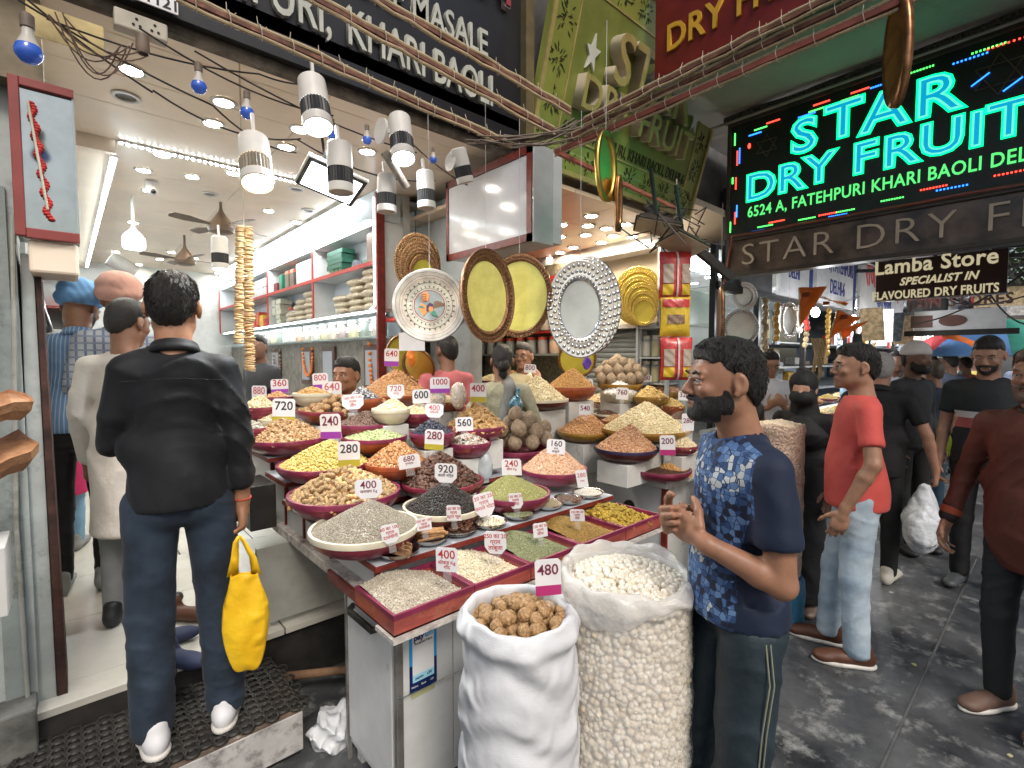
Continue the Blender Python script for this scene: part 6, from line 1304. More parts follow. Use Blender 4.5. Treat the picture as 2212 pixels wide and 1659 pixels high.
spot(475, 548, 3.9, .22, .052,(0,0,-1), 'lit spotlight hanging further inside above the packets', 1, watts=8)
t=E('floodlight', aty(716,395,2.25), 'square floodlight with a lit cool white face', 'floodlight');c=Vector(t.location)
q=Matrix.Translation(c)@Matrix.Rotation(R(-20), 4, 'X')@Matrix.Rotation(R(14), 4, 'Y')
MB().box((-.135,-.10,0),(.135,.10,.02), q).box((-.10,-.07,.02),(.10,.07,.05), q).build('housing',[WPL_], t, bevel=.006);MB().box((-.128,-.093,-.004),(.128,.093,.0), q).build('bezel',[BLKM], t)
MB().box((-.112,-.078,-.006),(.112,.078,-.0045), q).build('glass',[em('flood_face',(.80,.95,1),7)], t)
light('flood_beam', c-Vector((0,0,.03)), 12, .16,(.88,.95,1), 'AREA', t, rot=(R(-20),R(14),0))
MB().bar(c+Vector((-.02,0,.05)), c+Vector((-.06,.02,.42)), .012).build('bracket',[BLKM], t)
t=E('pipe_stub', aty(855,372,2.2), 'short rusty pipe stub hanging askew among the spotlights', 'pipe');MB().cyl((-.06,0,.08),(.06,.0,-.06), .020, n=14).build('tube',[M('stub_grey',(.22,.19,.16),.4,.4,var=.5,sc_=14)], t, True, world=False)
t=E('pendant_lamp', atz(289,520,2.60), 'white pendant bulb with ribbed cap hanging at the left of the shop', 'lamp')
MB().lathe([(0,-.075),(.07,-.07),(.082,-.05),(.082,.02)], 24).build('globe',[em('pendant_glow',(.85,.96,1),6)], t, True, world=False);MB().lathe([(.082,.02),(.07,.05),(.03,.09),(.012,.12),(.01,.38)], 24).build('ribbed_cap',[M('cap_grey',(.5,.5,.5),.4,var=.1)], t, True, world=False)
t=E('security_camera', atz(328,408,2.93), 'small white round security camera on the ceiling', 'camera')
MB().lathe([(0,-.04),(.03,-.04),(.045,-.02),(.045,.05)], 18).build('dome',[WPL_], t, True, world=False);MB().ball((.005,-.03,-.025), .02, 12, 8).build('camera_lens',[M('lens_black',(.01,.01,.01),.1,var=0)], t, True, world=False)
FAN=M('fan_brown',(.14,.095,.065), .35, var=.15)
def fan(px, py, z, r, a0, lab):
 c=atz(px, py, z);t=E('ceiling_fan', c, lab, 'ceiling fan', 'brown ceiling fans')
 MB().lathe([(0,-.07),(.06,-.07),(.10,-.055),(.11,-.02),(.10,.0),(.085,.03),(.05,.08),(.02,.13),(.012,.16),(.012,.35)], 28).build('motor',[FAN], t, True, world=False)
 for k in range(4):
  a=a0+k*PI/2;q=Matrix.Rotation(a, 4, 'Z')@Matrix.Rotation(R(12), 4, 'X');pl=[(.09,-.022),(.16,-.035),(r*.7,-.055),(r,-.045),(r+.02,0),(r,.045),(r*.7,.05),(.16,.02),(.09,.015)]
  MB().prism(pl, -.003, .003, q).build('blade',[FAN], t, world=False, bevel=.002)
fan(478, 488, 2.78, .42, .35, 'nearer brown ceiling fan above the hanging fig string');fan(400, 560, 2.72, .42, .2, 'further brown ceiling fan behind the dark haired customer')
t=E('black_projector', atz(265,575,2.66), 'pale tilted cylinder lamp hanging near the back', 'lamp');MB().cyl((-.12,0,.08),(.12,.02,-.06), .085, n=20).build('housing',[M('dusty_cylinder',(.40,.38,.34),.5,var=.1)], t, True, world=False)
t=E('mirror_showcase',(-.05,2.4,2.2), 'tall red framed mirror box on the left pillar reflecting red garlands', 'showcase')
Ys=2.42;P_=lambda px, py:aty(px, py, Ys)
x0, x1=float(P_(22,300)[0]), float(P_(163,300)[0]);zt, zb_=float(P_(95,180)[2]), float(P_(95,515)[2])
MB().box((x0+.004,Ys+.012,zb_+.01),(x1-.004,2.62,zt-.01)).build('carcass',[M('grey_laminate')], t);MB().box((x0+.02,Ys+.004,zb_+.02),(x1-.006,Ys+.011,zt-.02)).build('mirror_pane',[M('showcase_mirror',(.34,.38,.38),.08,.9,var=.1)], t)
RF=M('showcase_red_frame',(.24,.045,.04), .45, var=.12)
for a, b in(((x0,Ys-.012,zb_),(x0+.028,Ys+.012,zt)),((x0+.028,Ys-.012,zt-.03),(x1,Ys+.012,zt)),((x0+.028,Ys-.012,zb_-.005),(x1,Ys+.012,zb_+.03))):MB().box(a, b).build('frame_rail',[RF], t, bevel=.003)
MB().box((x1-.006,Ys-.006,zb_),(x1,Ys+.1,zt)).build('glass_edge',[M('glass_edge_grey',(.35,.40,.40),.2,var=.1)], t)
t2=E('pillar_base',(x0,Ys,zb_), 'cream tapered box under the red mirror showcase', 'box');MB().box((x0+.03,Ys+.01,zb_-.12),(x1-.005,2.64,zb_-.006)).build('casing',[CEIL], t2, bevel=.01)
gm=M('red_garland',(.50,.03,.025), .6, var=.4, sc_=60)
o=MB()
for k in range(44):a=k*.9;z=zt-.08-k*(zt-zb_-.14)/44;x=x0+.055+.035*k/44+.006*math.sin(a);o.ball((x,Ys-.006,z),(.011,.009,.006), 6, 4)
T(o.build('red_garland',[gm],None,True), 'string of small red flowers hanging before the left mirror', 'garland')
t=E('white_tube',(x0,Ys,zt), 'thin pale stick leaning across the left mirror', 'stick');MB().cyl((x0+.048,Ys-.012,zt-.08),(x0+.085,Ys-.012,zb_+.10), .004).build('rod',[M('pale_rod',(.5,.5,.4),.5)], t, True)
t=E('notice_card', aty(135,60,2.35), 'old yellowed card with faded print at the top left corner', 'card');c=t.location
MB().box((c[0]-.09,2.35,c[2]-.055),(c[0]+.11,2.353,c[2]+.05)).build('card',[M('yellowed_card',(.48,.38,.18),.7,var=.25,sc_=8)], t)
t=E('upper_wall',(-.3,2.45,2.6), 'dark cream upper wall corner over the left pillar', 'wall');MB().box((-.8,2.44,2.55),(-.02,2.8,3.4)).build('plaster',[M('dim_cream',(.22,.18,.12),.7,var=.2)], t)
BK=M('split_bark',(.32,.12,.045), .65, var=.35, sc_=12, c2=(.50,.26,.13), bump=.8, bs=60)
def trough(px, py, t_, L, w, h, rot, lab):
 c=att(px, py, t_);t=E('bark_trough', c, lab, 'wooden trough', 'carved troughs at the left edge');V=[];n=14
 for ring, (s_, zz)in enumerate(((1,h),(.93,h*.5),(.72,.0),(.70,.014),(.86,h*.5),(.94,h-.004))):
  for k in range(n):a=2*PI*k/n;r_=1+.05*math.sin(k*2.7+px);V.append((L*s_*r_*math.copysign(abs(math.cos(a))**.6,math.cos(a)),w*s_*r_*math.copysign(abs(math.sin(a))**.6,math.sin(a)),zz+.008*math.sin(k*1.9)))
 F_=[[j*n+i,j*n+(i+1)%n,(j+1)*n+(i+1)%n,(j+1)*n+i]for j in range(5)for i in range(n)]+[[5*n+i for i in range(n)]]+[[0*n+i,5*n+i,5*n+(i+1)%n,(i+1)%n]for i in range(n)]
 F_[70-0:]=F_[70:]if False else F_[70:]
 o=link('shell', mesh('shell',V,F_,BK,False), t, world=False);o.rotation_euler=rot;return t
trough(-45, 1035, 1.35, .14, .085, .055,(R(14),R(-24),R(20)), 'lower brown carved trough at the left edge of the picture');trough(-50, 915, 1.32, .12, .075, .05,(R(8),R(-12),R(35)), 'upper brown carved trough at the left edge of the picture')
t=E('white_carton', att(-40,1250,1.35), 'white carton at the left edge below the wooden troughs', 'carton');MB().box((-.16,-.09,-.09),(.055,.09,.10)).build('carton_body',[M('carton_white',(.60,.60,.58),.6,var=.05)], t, world=False, bevel=.003)
FIGM=M('dried_fig', rough=.7, tint=PG((.58,.38,.18),(.70,.52,.28),(.48,.28,.12),(.74,.60,.38)))
def figs(px, py0, py1, Y, r, lab, nm='fig_string'):
 a=aty(px[0], py0, Y);b=aty(px[1], py1, Y);n=int(np.linalg.norm(b-a)/.0074);V=[];F_=[];tt=[];rs=np.random.default_rng(int(px[0]))
 prof_=[(0,-.0032),(.8,-.0036),(1,0),(.8,.0036),(0,.0032)]
 for k in range(n):
  p_=a+(b-a)*(k+.5)/n;q=Matrix.Translation(p_+np.array([rs.normal(0,.0018),rs.normal(0,.0018),0]))@Matrix.Rotation(rs.normal(0,.16), 4, 'X')@Matrix.Rotation(rs.normal(0,.16), 4, 'Y');r_=r*(1+rs.uniform(-.12,.12));m_=12;base=len(V)
  V+=[q@Vector((r_*x*math.cos(2*PI*i/m_)*(1+.06*math.sin(i*3)),r_*x*math.sin(2*PI*i/m_),z))for i in range(m_)for x, z in prof_];tt+=[rs.uniform()]*(m_*5)
  F_+=[[base+i*5+j,base+((i+1)%m_)*5+j,base+((i+1)%m_)*5+j+1,base+i*5+j+1]for i in range(m_)for j in range(4)]
 me=mesh(nm, V, F_, FIGM, True, tint=tt);o=link(nm, me);T(o, lab, 'fig string');return a
a1=figs((519,515), 488, 742, 2.62, .021, 'shorter left string of flat dried figs hanging from the ceiling');a2=figs((535,540), 490, 802, 2.62, .024, 'longer right string of flat dried figs hanging from the ceiling')
t=E('hanger_thread',(a1[0],a1[1],2.98), 'cord holding up the two strings of dried figs', 'cord');MB().cyl((a1[0]+.015,a1[1],2.985),(a1[0]+.015,a1[1],float(a1[2])), .003, n=6).build('cord_line',[STR], t)
# ---- hanging trays and plates
BRS_=M('brass_tray',(.55,.40,.10), .28, 1, var=.15, sc_=8);BRW=M('brown_repousse',(.26,.12,.055), .32, .7, var=.5, sc_=120, c2=(.36,.20,.10), bump=1.0, bs=140, bd=.006);YEF=M('yellow_foil',(.72,.64,.16), .24, .25, coat=.9, var=.12, sc_=14, bump=.4, bs=200, bd=.002)
SLV=M('silver_foil',(.62,.62,.61), .22, 1, var=.05);PAL=M('silver_field',(.52,.55,.54), .35, .6, var=.08)
def tray_disc(px, py, t_, rx, ry, yaw, tilt, lab, kind='brass', rimw=.2, lobes=0, cord=True, roll=0, th=.012, grp='trays and plates hanging over the counter', nm='metal_tray', top=None):
 """round or oval tray hung on edge; yaw turns its face about the upright axis, 0 = towards the lens"""
 c=att(px, py, t_);t=E(nm, c, lab, 'tray', grp)
 n=-FW.copy();n=np.array(Matrix.Rotation(yaw,3,'Z')@Vector(n));z_=Vector(n);z_.rotate(Matrix.Rotation(tilt,3,Vector(n).cross(Vector((0,0,1)))))
 up_=Vector((0,0,1));x_=up_.cross(z_).normalized();up_=z_.cross(x_);q=Matrix.Identity(4)
 for i in range(3):q[i][0]=x_[i];q[i][1]=up_[i];q[i][2]=z_[i]
 q=q@Matrix.Rotation(roll, 4, 'Z')
 N_=96;mats={'brass':(BRS_,BRS_), 'brown':(BRW,YEF), 'silver':(SLV,PAL), 'gold':(M('gold_foil',(.72,.52,.12),.25,.8,var=.15,sc_=60,bump=.8,bs=160,bd=.004),M('gold_field',(.74,.60,.10),.3,.5,var=.08)), 'edge':(M('dark_copper',(.22,.11,.05),.3,.9,var=.4,sc_=20),BRS_), 'gold2':(M('gold_rope',(.45,.27,.14),.3,.7,var=.5,sc_=90,bump=1,bs=140,bd=.005),M('yellow_centre',(.62,.56,.08),.35,.3,var=.08))}[kind]
 def ring(radii, mat, name):
  V=[];F_=[];k=len(radii)
  for i in range(N_):
   a=2*PI*i/N_
   for j, (f, z, lb)in enumerate(radii):
    g=1+lb*.030*math.cos(lobes*a)if lobes else 1;zz=z+(lb*.006*math.cos(lobes*a+j*1.5)if lobes else 0)
    V.append(q@Vector((rx*f*g*math.cos(a),ry*f*g*math.sin(a),zz)))
  F_=[[i*k+j,((i+1)%N_)*k+j,((i+1)%N_)*k+j+1,i*k+j+1]for i in range(N_)for j in range(k-1)]
  return link(name, mesh(name,V,F_,mat,True), t, world=False)
 w=1-rimw
 ring([(0,0,0),(w*.9,0,0),(w,.001,0)], mats[1], 'tray_field')
 ring([(w,.001,0),(w+.03,.010,0),(w+rimw*.3,.012,1),(w+rimw*.5,.007,0),(w+rimw*.75,.014,1),(.975,.012,1),(1,th+.002,1),(1.0,th-.012,1),(.97,-.010,0),(w,-.008,0),(0,-.006,0)], mats[0], 'tray_rim')
 if kind in('brown', 'gold2'):
  mb=MB();nb=64
  for i in range(nb):
   a=2*PI*i/nb;
   for f, s_ in((w+rimw*.32,1),(w+rimw*.68,1.15)):mb.ball(q@Vector((rx*f*math.cos(a),ry*f*math.sin(a),.014)),(.0095*s_*rx/.2,.0045*s_*rx/.2,.004), 6, 4,(q@Matrix.Rotation(a+.6,4,'Z')).to_3x3().to_4x4())
  o=mb.build('bead_border',[M('bead_bronze',(.26,.13,.06),.28,.85,var=.3)], t, True, world=False);T(o, kind='stuff')
 if kind=='silver':
  mb=MB();nb=38
  for i in range(nb):
   for r_i in range(3):
    a=2*PI*(i+.5*(r_i%2))/nb;f=w+rimw*(.16+.3*r_i);mb.ball(q@Vector((rx*f*math.cos(a),ry*f*math.sin(a),.013)),(.013*(.8+.15*r_i)*rx/.2,.0105*(.8+.15*r_i)*rx/.2,.008), 8, 5,(q@Matrix.Rotation(a,4,'Z')).to_3x3().to_4x4())
  o=mb.build('hammered_bosses',[SLV], t, True, world=False);T(o, kind='stuff')
 if cord:
  tp=q@Vector((0,ry,0));zt_=top or 2.9
  MB().cyl((tp.x,tp.y,tp.z-.01),(tp.x,tp.y,zt_-c[2]), .0014, n=5).build('cord',[M('dark_string',(.10,.09,.08),.8)], t, world=False)
 return t, q
PM=bpy.data.materials.new('painted_parrot_enamel');PM.use_nodes=True
def build_painted():
 nt=PM.node_tree;N=nt.nodes;L=nt.links;b=N['Principled BSDF'];b.inputs['Roughness'].default_value=.45
 tc=N.new('ShaderNodeTexCoord');uv=N.new('ShaderNodeAttribute');uv.attribute_name='tint'
 cr=N.new('ShaderNodeValToRGB');e=cr.color_ramp.elements;cr.color_ramp.interpolation='CONSTANT'
 stops=[(0,(.30,.33,.31)),(.40,(.30,.06,.04)),(.425,(.50,.44,.36)),(.46,(.16,.19,.15)),(.475,(.56,.50,.38)),(.62,(.12,.14,.11)),(.635,(.55,.47,.36)),(.74,(.30,.12,.07)),(.75,(.58,.52,.43)),(.80,(.35,.20,.13)),(.815,(.50,.44,.36)),(.90,(.22,.20,.16)),(.915,(.58,.53,.45)),(.97,(.42,.40,.38))]
 e[0].position=0;e[0].color=stops[0][1]+(1, );e[1].position=stops[1][0];e[1].color=stops[1][1]+(1, )
 for p_, c_2 in stops[2:]:x=e.new(p_);x.color=c_2+(1, )
 nz=N.new('ShaderNodeTexNoise');nz.inputs['Scale'].default_value=30;nz.inputs['Detail'].default_value=4;L.new(tc.outputs['Object'], nz.inputs[0])
 ad=N.new('ShaderNodeMath');ad.operation='MULTIPLY_ADD';ad.inputs[1].default_value=.05;L.new(nz.outputs['Fac'], ad.inputs[0]);L.new(uv.outputs['Fac'], ad.inputs[2]);sb=N.new('ShaderNodeMath');sb.operation='SUBTRACT';sb.inputs[1].default_value=.025;L.new(ad.outputs[0], sb.inputs[0]);L.new(sb.outputs[0], cr.inputs[0])
 mx=N.new('ShaderNodeMix');mx.data_type='RGBA';mx.blend_type='MULTIPLY';mx.inputs[0].default_value=.85;n2=N.new('ShaderNodeTexNoise');n2.inputs['Scale'].default_value=12;n2.inputs['Detail'].default_value=8;L.new(tc.outputs['Object'], n2.inputs[0])
 r2=N.new('ShaderNodeMapRange');r2.inputs[1].default_value=.35;r2.inputs[2].default_value=.65;r2.inputs[3].default_value=.35;r2.inputs[4].default_value=.85;L.new(n2.outputs['Fac'], r2.inputs[0]);L.new(cr.outputs[0], mx.inputs[6]);L.new(r2.outputs[0], mx.inputs[7]);L.new(mx.outputs[2], b.inputs['Base Color'])
build_painted()
c=att(928, 660, 2.62);t=E('painted_tray', c, 'round painted metal tray with a bird in its middle', 'tray', 'trays and plates hanging over the counter')
q=frame((0,0,0), RT,(0,.03,1));q=Matrix.Rotation(R(8), 4, 'Z')@q;Rp=.190;V=[];F_=[];tt=[];N_=80;pr=[(0,0),(.2,0),(.4,0),(.46,.001),(.62,.003),(.75,.006),(.82,.012),(.92,.014),(.97,.018),(1,.017),(1,.008),(.8,.0),(0,-.006)]
for i in range(N_):
 a=2*PI*i/N_
 for f, z in pr:V.append(q@Vector((Rp*f*math.cos(a),Rp*f*math.sin(a),z)));tt.append(f)
k=len(pr);F_=[[i*k+j,((i+1)%N_)*k+j,((i+1)%N_)*k+j+1,i*k+j+1]for i in range(N_)for j in range(k-1)]
link('tray_face', mesh('tray_face',V,F_,PM,True,tint=tt), t, world=False)
PC={n:M('paint_'+n,c_,.5,var=.1)for n, c_ in dict(orange=(.60,.20,.06),green=(.05,.18,.11),violet=(.05,.03,.06),cream=(.55,.50,.34),brown=(.18,.08,.03),dark=(.04,.035,.03)).items()}
def paint(pl, m, z, nm='painted_motif'):MB().prism([(x*Rp,y*Rp)for x,y in pl], z, z+.0008, q).build(nm,[PC[m]], t, world=False)
paint([(-.1,.0),(-.25,.06),(-.28,-.1),(-.18,-.3),(-.05,-.15)], 'orange', .001);paint([(-.22,.3),(-.14,.38),(.0,.3),(-.04,.12),(-.2,.1)], 'orange', .001)
paint([(-.08,.0),(0,.08),(.10,.04),(.08,-.04),(.0,-.0),(-.04,-.16),(-.1,-.14)], 'violet', .0022);paint([(.0,-.02),(.08,-.04),(.1,-.14),(.02,-.2),(-.03,-.1)], 'orange', .0022);paint([(.02,-.16),(.14,-.14),(.22,-.30),(.06,-.26)], 'green', .0026);paint([(-.3,-.02),(-.2,0),(-.12,-.08),(-.26,-.06)], 'green', .0024)
mb=MB()
for ix in range(7):
 for iy in range(4):
  x=.14+.045*ix-.01*iy;y=.10-.05*iy+.012*ix
  if y<.02-ix*.01+.13:mb.prism([(x*Rp+dx*.0032,y*Rp+dy*.0032)for dx,dy in((-1,-1),(1,-1),(1,1),(-1,1))], .001, .002, q)
for ix in range(3):
 for iy in range(4):x=-.2+.05*ix;y=.14+.055*iy;mb.prism([(x*Rp+dx*.0032,y*Rp+dy*.0032)for dx,dy in((-1,-1),(1,-1),(1,1),(-1,1))], .0021, .0028, q)
T(mb.build('painted_checks',[PC['brown']],t,world=False), kind='stuff')
mb=MB()
for i in range(28):a=2*PI*i/28;[mb.prism([((f*math.cos(a+d1))*Rp,(f*math.sin(a+d1))*Rp)for f,d1 in((f0-.02,-.035),(f0+.035,0),(f0-.02,.035))],zz,zz+.0008,q)for f0, zz in((.52,.003),(.66,.0055))]
T(mb.build('painted_points',[PC['dark']],t,world=False), kind='stuff')
tp=q@Vector((0,Rp,0));MB().cyl(tp,(tp.x,tp.y,2.9-c[2]), .0014, n=5).build('cord',[M('dark_string')], t, world=False)
tray_disc(1122, 640, 2.72, .185, .225, R(-18), 0, 'large yellow tray with beaded bronze rim behind the tilted one', 'brown', .17)
tray_disc(1052, 640, 2.50, .175, .232, R(45), R(2), 'tilted yellow oval tray with brown beaded rim and dark red back', 'brown', .25, th=.02)
tray_disc(1253, 668, 2.70, .185, .262, R(10), 0, 'front silver hammered tray of the hanging stack', 'silver', .42, 0)
tray_disc(1262, 664, 2.76, .195, .268, R(14), 0, 'middle silver hammered tray of the hanging stack', 'silver', .35, 0, cord=False)
tray_disc(1272, 660, 2.82, .200, .272, R(18), 0, 'rear silver hammered tray of the hanging stack', 'silver', .3, 0, cord=False)
tray_disc(1308, 360, 2.30, .10, .158, R(55), 0, 'brass plate in clear film hanging edgeways before the green sign', 'brass', .2, top=3.1)
tray_disc(1335, 440, 2.35, .03, .13, R(62), 0, 'thin plate seen edge on below the brass plate', 'edge', .3, cord=False)
tray_disc(1937, 110, 1.72, .075, .185, R(78), 0, 'brass thali seen almost edge on in front of the LED sign', 'edge', .25, top=3.2, nm='brass_plate')
tray_disc(1556, 690, 3.6, .08, .235, R(80), 0, 'brass plate seen edge on beside the snack packets', 'edge', .25, nm='brass_plate', top=2.7)
for i, (dx, r_, kd)in enumerate(((0,.215,'gold2'),(.015,.178,'gold2'),(.025,.15,'gold2'),(.03,.12,'gold2'))):
 tray_disc(902+i*4, 570+i*6, 3.72-.035*i, r_*.82, r_*1.02, R(-8), R(-8),('outermost','second','third','innermost')[i]+' rope rimmed plate of the stack in the mirrored bay', kd, .3 if i<3 else.28, cord=False, grp='plates in the mirrored bay')
for i, (px, py, r_)in enumerate(((1378,640,.235),(1380,648,.19),(1386,655,.16),(1389,665,.135),(1391,673,.11))):
 tray_disc(px, py, 4.75-.04*i, r_, r_*1.18, R(-28), R(-4),('largest','second','third','fourth','smallest')[i]+' gold plate of the nested stack in the white niche', 'gold', .24, cord=False, grp='gold plates in the niche')
tray_disc(1247, 775, 4.3, .165, .17, R(0), R(-12), 'round wrapped tray of nuts behind the orange almonds', 'gold2', .12, cord=False, grp='gift trays')
tray_disc(868, 765, 3.9, .13, .16, R(30), R(-12), 'flat gold gift tray behind the almonds with an orange bow', 'gold2', .15, cord=False, grp='gift trays')
tray_disc(905, 790, 3.85, .14, .14, R(-20), R(-20), 'dark gold gift basket right of the violet 640 tag', 'edge', .15, cord=False, grp='gift trays')
crumple('orange ribbon bow tied on the gift basket', att(888,770,3.7),(.04,.03,.09), M('orange_ribbon',(.75,.22,.03),.45,var=.1), 7, amp=.012, name='ribbon_bow', cat='bow')
crumple('violet ribbon on the gift tray above the orange almonds', att(1268,785,4.2),(.06,.02,.07), M('violet_ribbon',(.12,.05,.38),.35,var=.2), 8, amp=.012, name='ribbon_bow', cat='bow')
SR=M('packet_red',(.50,.035,.03), .22, var=.25, sc_=20, bump=.9, bs=40, bd=.008, coat=.5);SY=M('packet_yellow',(.62,.42,.03), .25, var=.15, bump=.7, bs=40, bd=.006, coat=.5);SW=M('packet_nuts',(.62,.55,.45), .4, var=.3, sc_=60, c2=(.40,.30,.22), bump=.8, bs=60)
def packet(px, py, t_, w, h, front, lab):
 c=att(px, py, t_);t=E('snack_packet', c, lab, 'snack packet', 'chain of hanging snack packets');q=frame((0,0,0), RT,(0,0,1)).to_3x3().to_4x4();W, Hh=w/FP*t_/2, h/FP*t_/2
 def surf(s_, z0, m, nm, rx=(-1,1), ry=(-1,1), n=12, lift=0):
  V=[];
  for j in range(n+1):
   for i in range(n+1):
    u=rx[0]+(rx[1]-rx[0])*i/n;v=ry[0]+(ry[1]-ry[0])*j/n;z=s_*(.034*(1-abs(v)**6)*math.sqrt(max(0,1-u*u*.96))+.002*math.sin(u*9+v*14)+lift);x=u*W*(1-.06*math.cos(v*PI*.5));V.append(q@Vector((x,v*Hh,z)))
  link(nm, mesh(nm,V,[[j*(n+1)+i,j*(n+1)+i+1,(j+1)*(n+1)+i+1,(j+1)*(n+1)+i]for j in range(n)for i in range(n)],m,True), t, world=False)
 surf(1, 0, SR if not front else SY, 'front_film');surf(-1, 0, SR, 'back_film')
 if front:
  surf(1, 0, SR, 'title_band',(-.9,.9),(.42,.80), lift=.0045);surf(1, 0, M('packet_nut_print',(.24,.15,.10),.5,var=.5,sc_=70), 'nut_picture',(-.62,.55),(-.38,.05), lift=.0045)
  text('कृष्णा', .042, q@Matrix.Translation((0,Hh*.55,.046)), M('packet_letter',(.75,.70,.6),.4), t, .0004, off=.001);text('मखाना', .034, q@Matrix.Translation((0,-Hh*.62,.042)), M('packet_green',(.03,.14,.05),.4), t, .0004, off=.001)
 else:
  surf(1, 0, SW, 'clear_window',(-.85,-.2),(-.35,.45), lift=.0045);surf(1, 0, SW, 'clear_window',(.35,.95),(-.35,.45), lift=.0045);surf(1, 0, SY, 'info_panel',(-.85,-.2),(-.85,-.40), lift=.0045);surf(1, 0, SY, 'info_panel',(.35,.95),(-.85,-.40), lift=.0045);surf(1, 0, M('seam_film',(.62,.5,.48),.3), 'seam',(.0,.12),(-.98,.98), lift=.008)
packet(1458, 595, 2.95, 68, 100, False, 'top red snack packet of the hanging chain, seen from behind');packet(1458, 683, 2.95, 66, 88, True, 'yellow fronted snack packet in the middle of the hanging chain');packet(1460, 775, 2.95, 70, 92, False, 'bottom red snack packet of the hanging chain')
t=E('packet_strip', att(1460,500,2.95), 'pale strip from which the snack packets hang', 'cord');q_=att(1460, 548, 2.95);MB().cyl((0,0,.3),(0,0,float(q_[2]-t.location.z)), .003, n=6).build('cord_line',[STR], t, world=False)
for i, (px, py, t_, rz, lab)in enumerate(((1420,492,2.95,-.2,'brown cased floodlight under the right end of the green sign'),(1475,530,2.9,.5,'second floodlight tilted toward the street above the packets'))):
 c=att(px, py, t_);t=E('floodlight', c, lab, 'floodlight', 'old floodlights at the corner');q=Matrix.Rotation(AZ-PI/2+rz, 4, 'Z')@Matrix.Rotation(R(14), 4, 'Y')@Matrix.Rotation(R(-14), 4, 'X')
 V=[(-.09,-.06,.045),(.09,-.06,.045),(.09,.06,.045),(-.09,.06,.045),(-.135,-.09,0),(.135,-.09,0),(.135,.09,0),(-.135,.09,0)]
 MB().add([q@Vector(v)for v in V],[[0,1,2,3],[0,4,5,1],[1,5,6,2],[2,6,7,3],[3,7,4,0]]).build('housing',[M('flood_brown',(.045,.035,.025),.5,var=.3)], t, world=False);MB().box((-.125,-.082,-.006),(.125,.082,.001), q).build('glass',[M('flood_glass_cream',(.46,.40,.27),.2,var=.15)], t, world=False)
 MB().bar((0,0,.04),(0,.05,.35), .018).build('bracket',[BLKM], t, world=False)
t=E('wire_tangle', att(1500,520,2.9), 'tangle of dark wires and foliage stuck at the corner of the green sign', 'wires');mb=MB()
for k in range(26):
 p_=np.array(att(1390+rr_.uniform(0,150),440+rr_.uniform(0,90),2.95+rr_.uniform(-.1,.2)));L=[p_+np.array([rr_.uniform(-.1,.1),rr_.uniform(-.1,.1),rr_.uniform(-.08,.08)])*j for j in range(3)];mb.tube(L, .004, 4)
T(mb.build('wires',[BC],t,True), kind='stuff')
MB().bar(att(1395,445,3.3), att(1580,600,3.3), .05).build('dark_beam',[DARK], t)
# ---- goods on the shelves
BAG=M('pulse_bag',(.46,.37,.24), .3, var=.3, sc_=45, c2=(.66,.58,.44), bump=1, bs=50, bd=.01, coat=.3)
def bag_mesh(nm, mat):
 V, Fq=nets(lambda P:evalp([('e',(0,0,0),(.075,.17,.036),None,.01),('n',lambda P:.003*np.sin(P[:,0]*70+P[:,1]*30),0)],P),(-.09,-.19,-.05),(.09,.19,.05), .012);return np_mesh(nm, V, Fq, mat)
BM=bag_mesh('pulse_bag', BAG)
def put(me, nm, loc, rz, lab, cat, grp, s_=(1,1,1)):o=bpy.data.objects.new(nm, me);col.objects.link(o);o.location=loc;o.rotation_euler=(0, 0, rz);o.scale=s_;T(o, lab, cat, grp);return o
for(y, z0, n)in((4.05,2.012,6),(4.36,2.012,5),(4.68,2.012,3),(5.48,2.012,5),(5.80,2.012,4),(6.1,2.012,2)):
 for k in range(n):put(BM, 'pulse_bag',(2.03+.01*(k%2),y+.02*((k*7)%3),z0+.034+k*.060), .05*((k*5)%3-1), 'clear bag of pale pulses in the lower shelf, %s'%('bay nearest the post' if y<5 else 'second bay from the post'), 'bag', 'bags of pulses on the shelf')
def carton(loc, size, c, lab, nm='carton', grp='boxes on the top shelves', lidc=None):
 x, y, z=loc;k='carton_%02d%02d%02d'%tuple(int(v*99)for v in c);m_2=M(k, c, .45, var=.15, sc_=20)
 o=MB().m(0).box((x,y,z),(x+size[0],y+size[1],z+size[2])).build(nm,[m_2], None, bevel=.003);T(o, lab, 'box', grp);return o
for k in range(4):carton((1.99,4.62+.02*(k%2),2.60-.045*k),(.13,.36,.042),(.02,.10,.06), 'flat dark green gift box in the stack high on the nearest bay', grp='green gift boxes')
for k in range(3):carton((2.0,4.65+.10*k,2.412),(.08,.085,.12),(.03,.12,.05), 'dark green pouch standing under the green gift boxes', 'pouch', 'green pouches')
for k in range(6):carton((1.985,5.36+.085*k,2.412),(.16,.078,.24),(.60,.64,.62), 'tall white book like box in the second bay', grp='white boxes in a row')
for k in range(2):carton((2.0,6.0+.17*k,2.412),(.12,.13,.18),(.10,.07,.05), 'dark jar like box with an orange lid in the second bay', grp='dark boxes');carton((2.0,6.005+.17*k,2.593),(.12,.12,.035),(.60,.12,.06), 'orange lid on the dark box', 'lid', 'orange lids')
carton((2.0,6.42,2.412),(.1,.1,.2),(.02,.16,.09), 'tall green carton beside the dark jars');carton((2.0,6.6,2.412),(.1,.13,.12),(.16,.02,.03), 'small dark red box at the end of the second bay')
carton((1.99,3.95,2.412),(.12,.16,.26),(.16,.10,.07), 'dark patterned pouch beside the shelf post', 'pouch')
for k in range(5):carton((1.98,6.42+.03*(k%2),2.012+.062*k),(.14,.17,.058),(.50,.52,.42), 'small cream carton in the stack on the lower shelf', grp='stack of cream cartons')
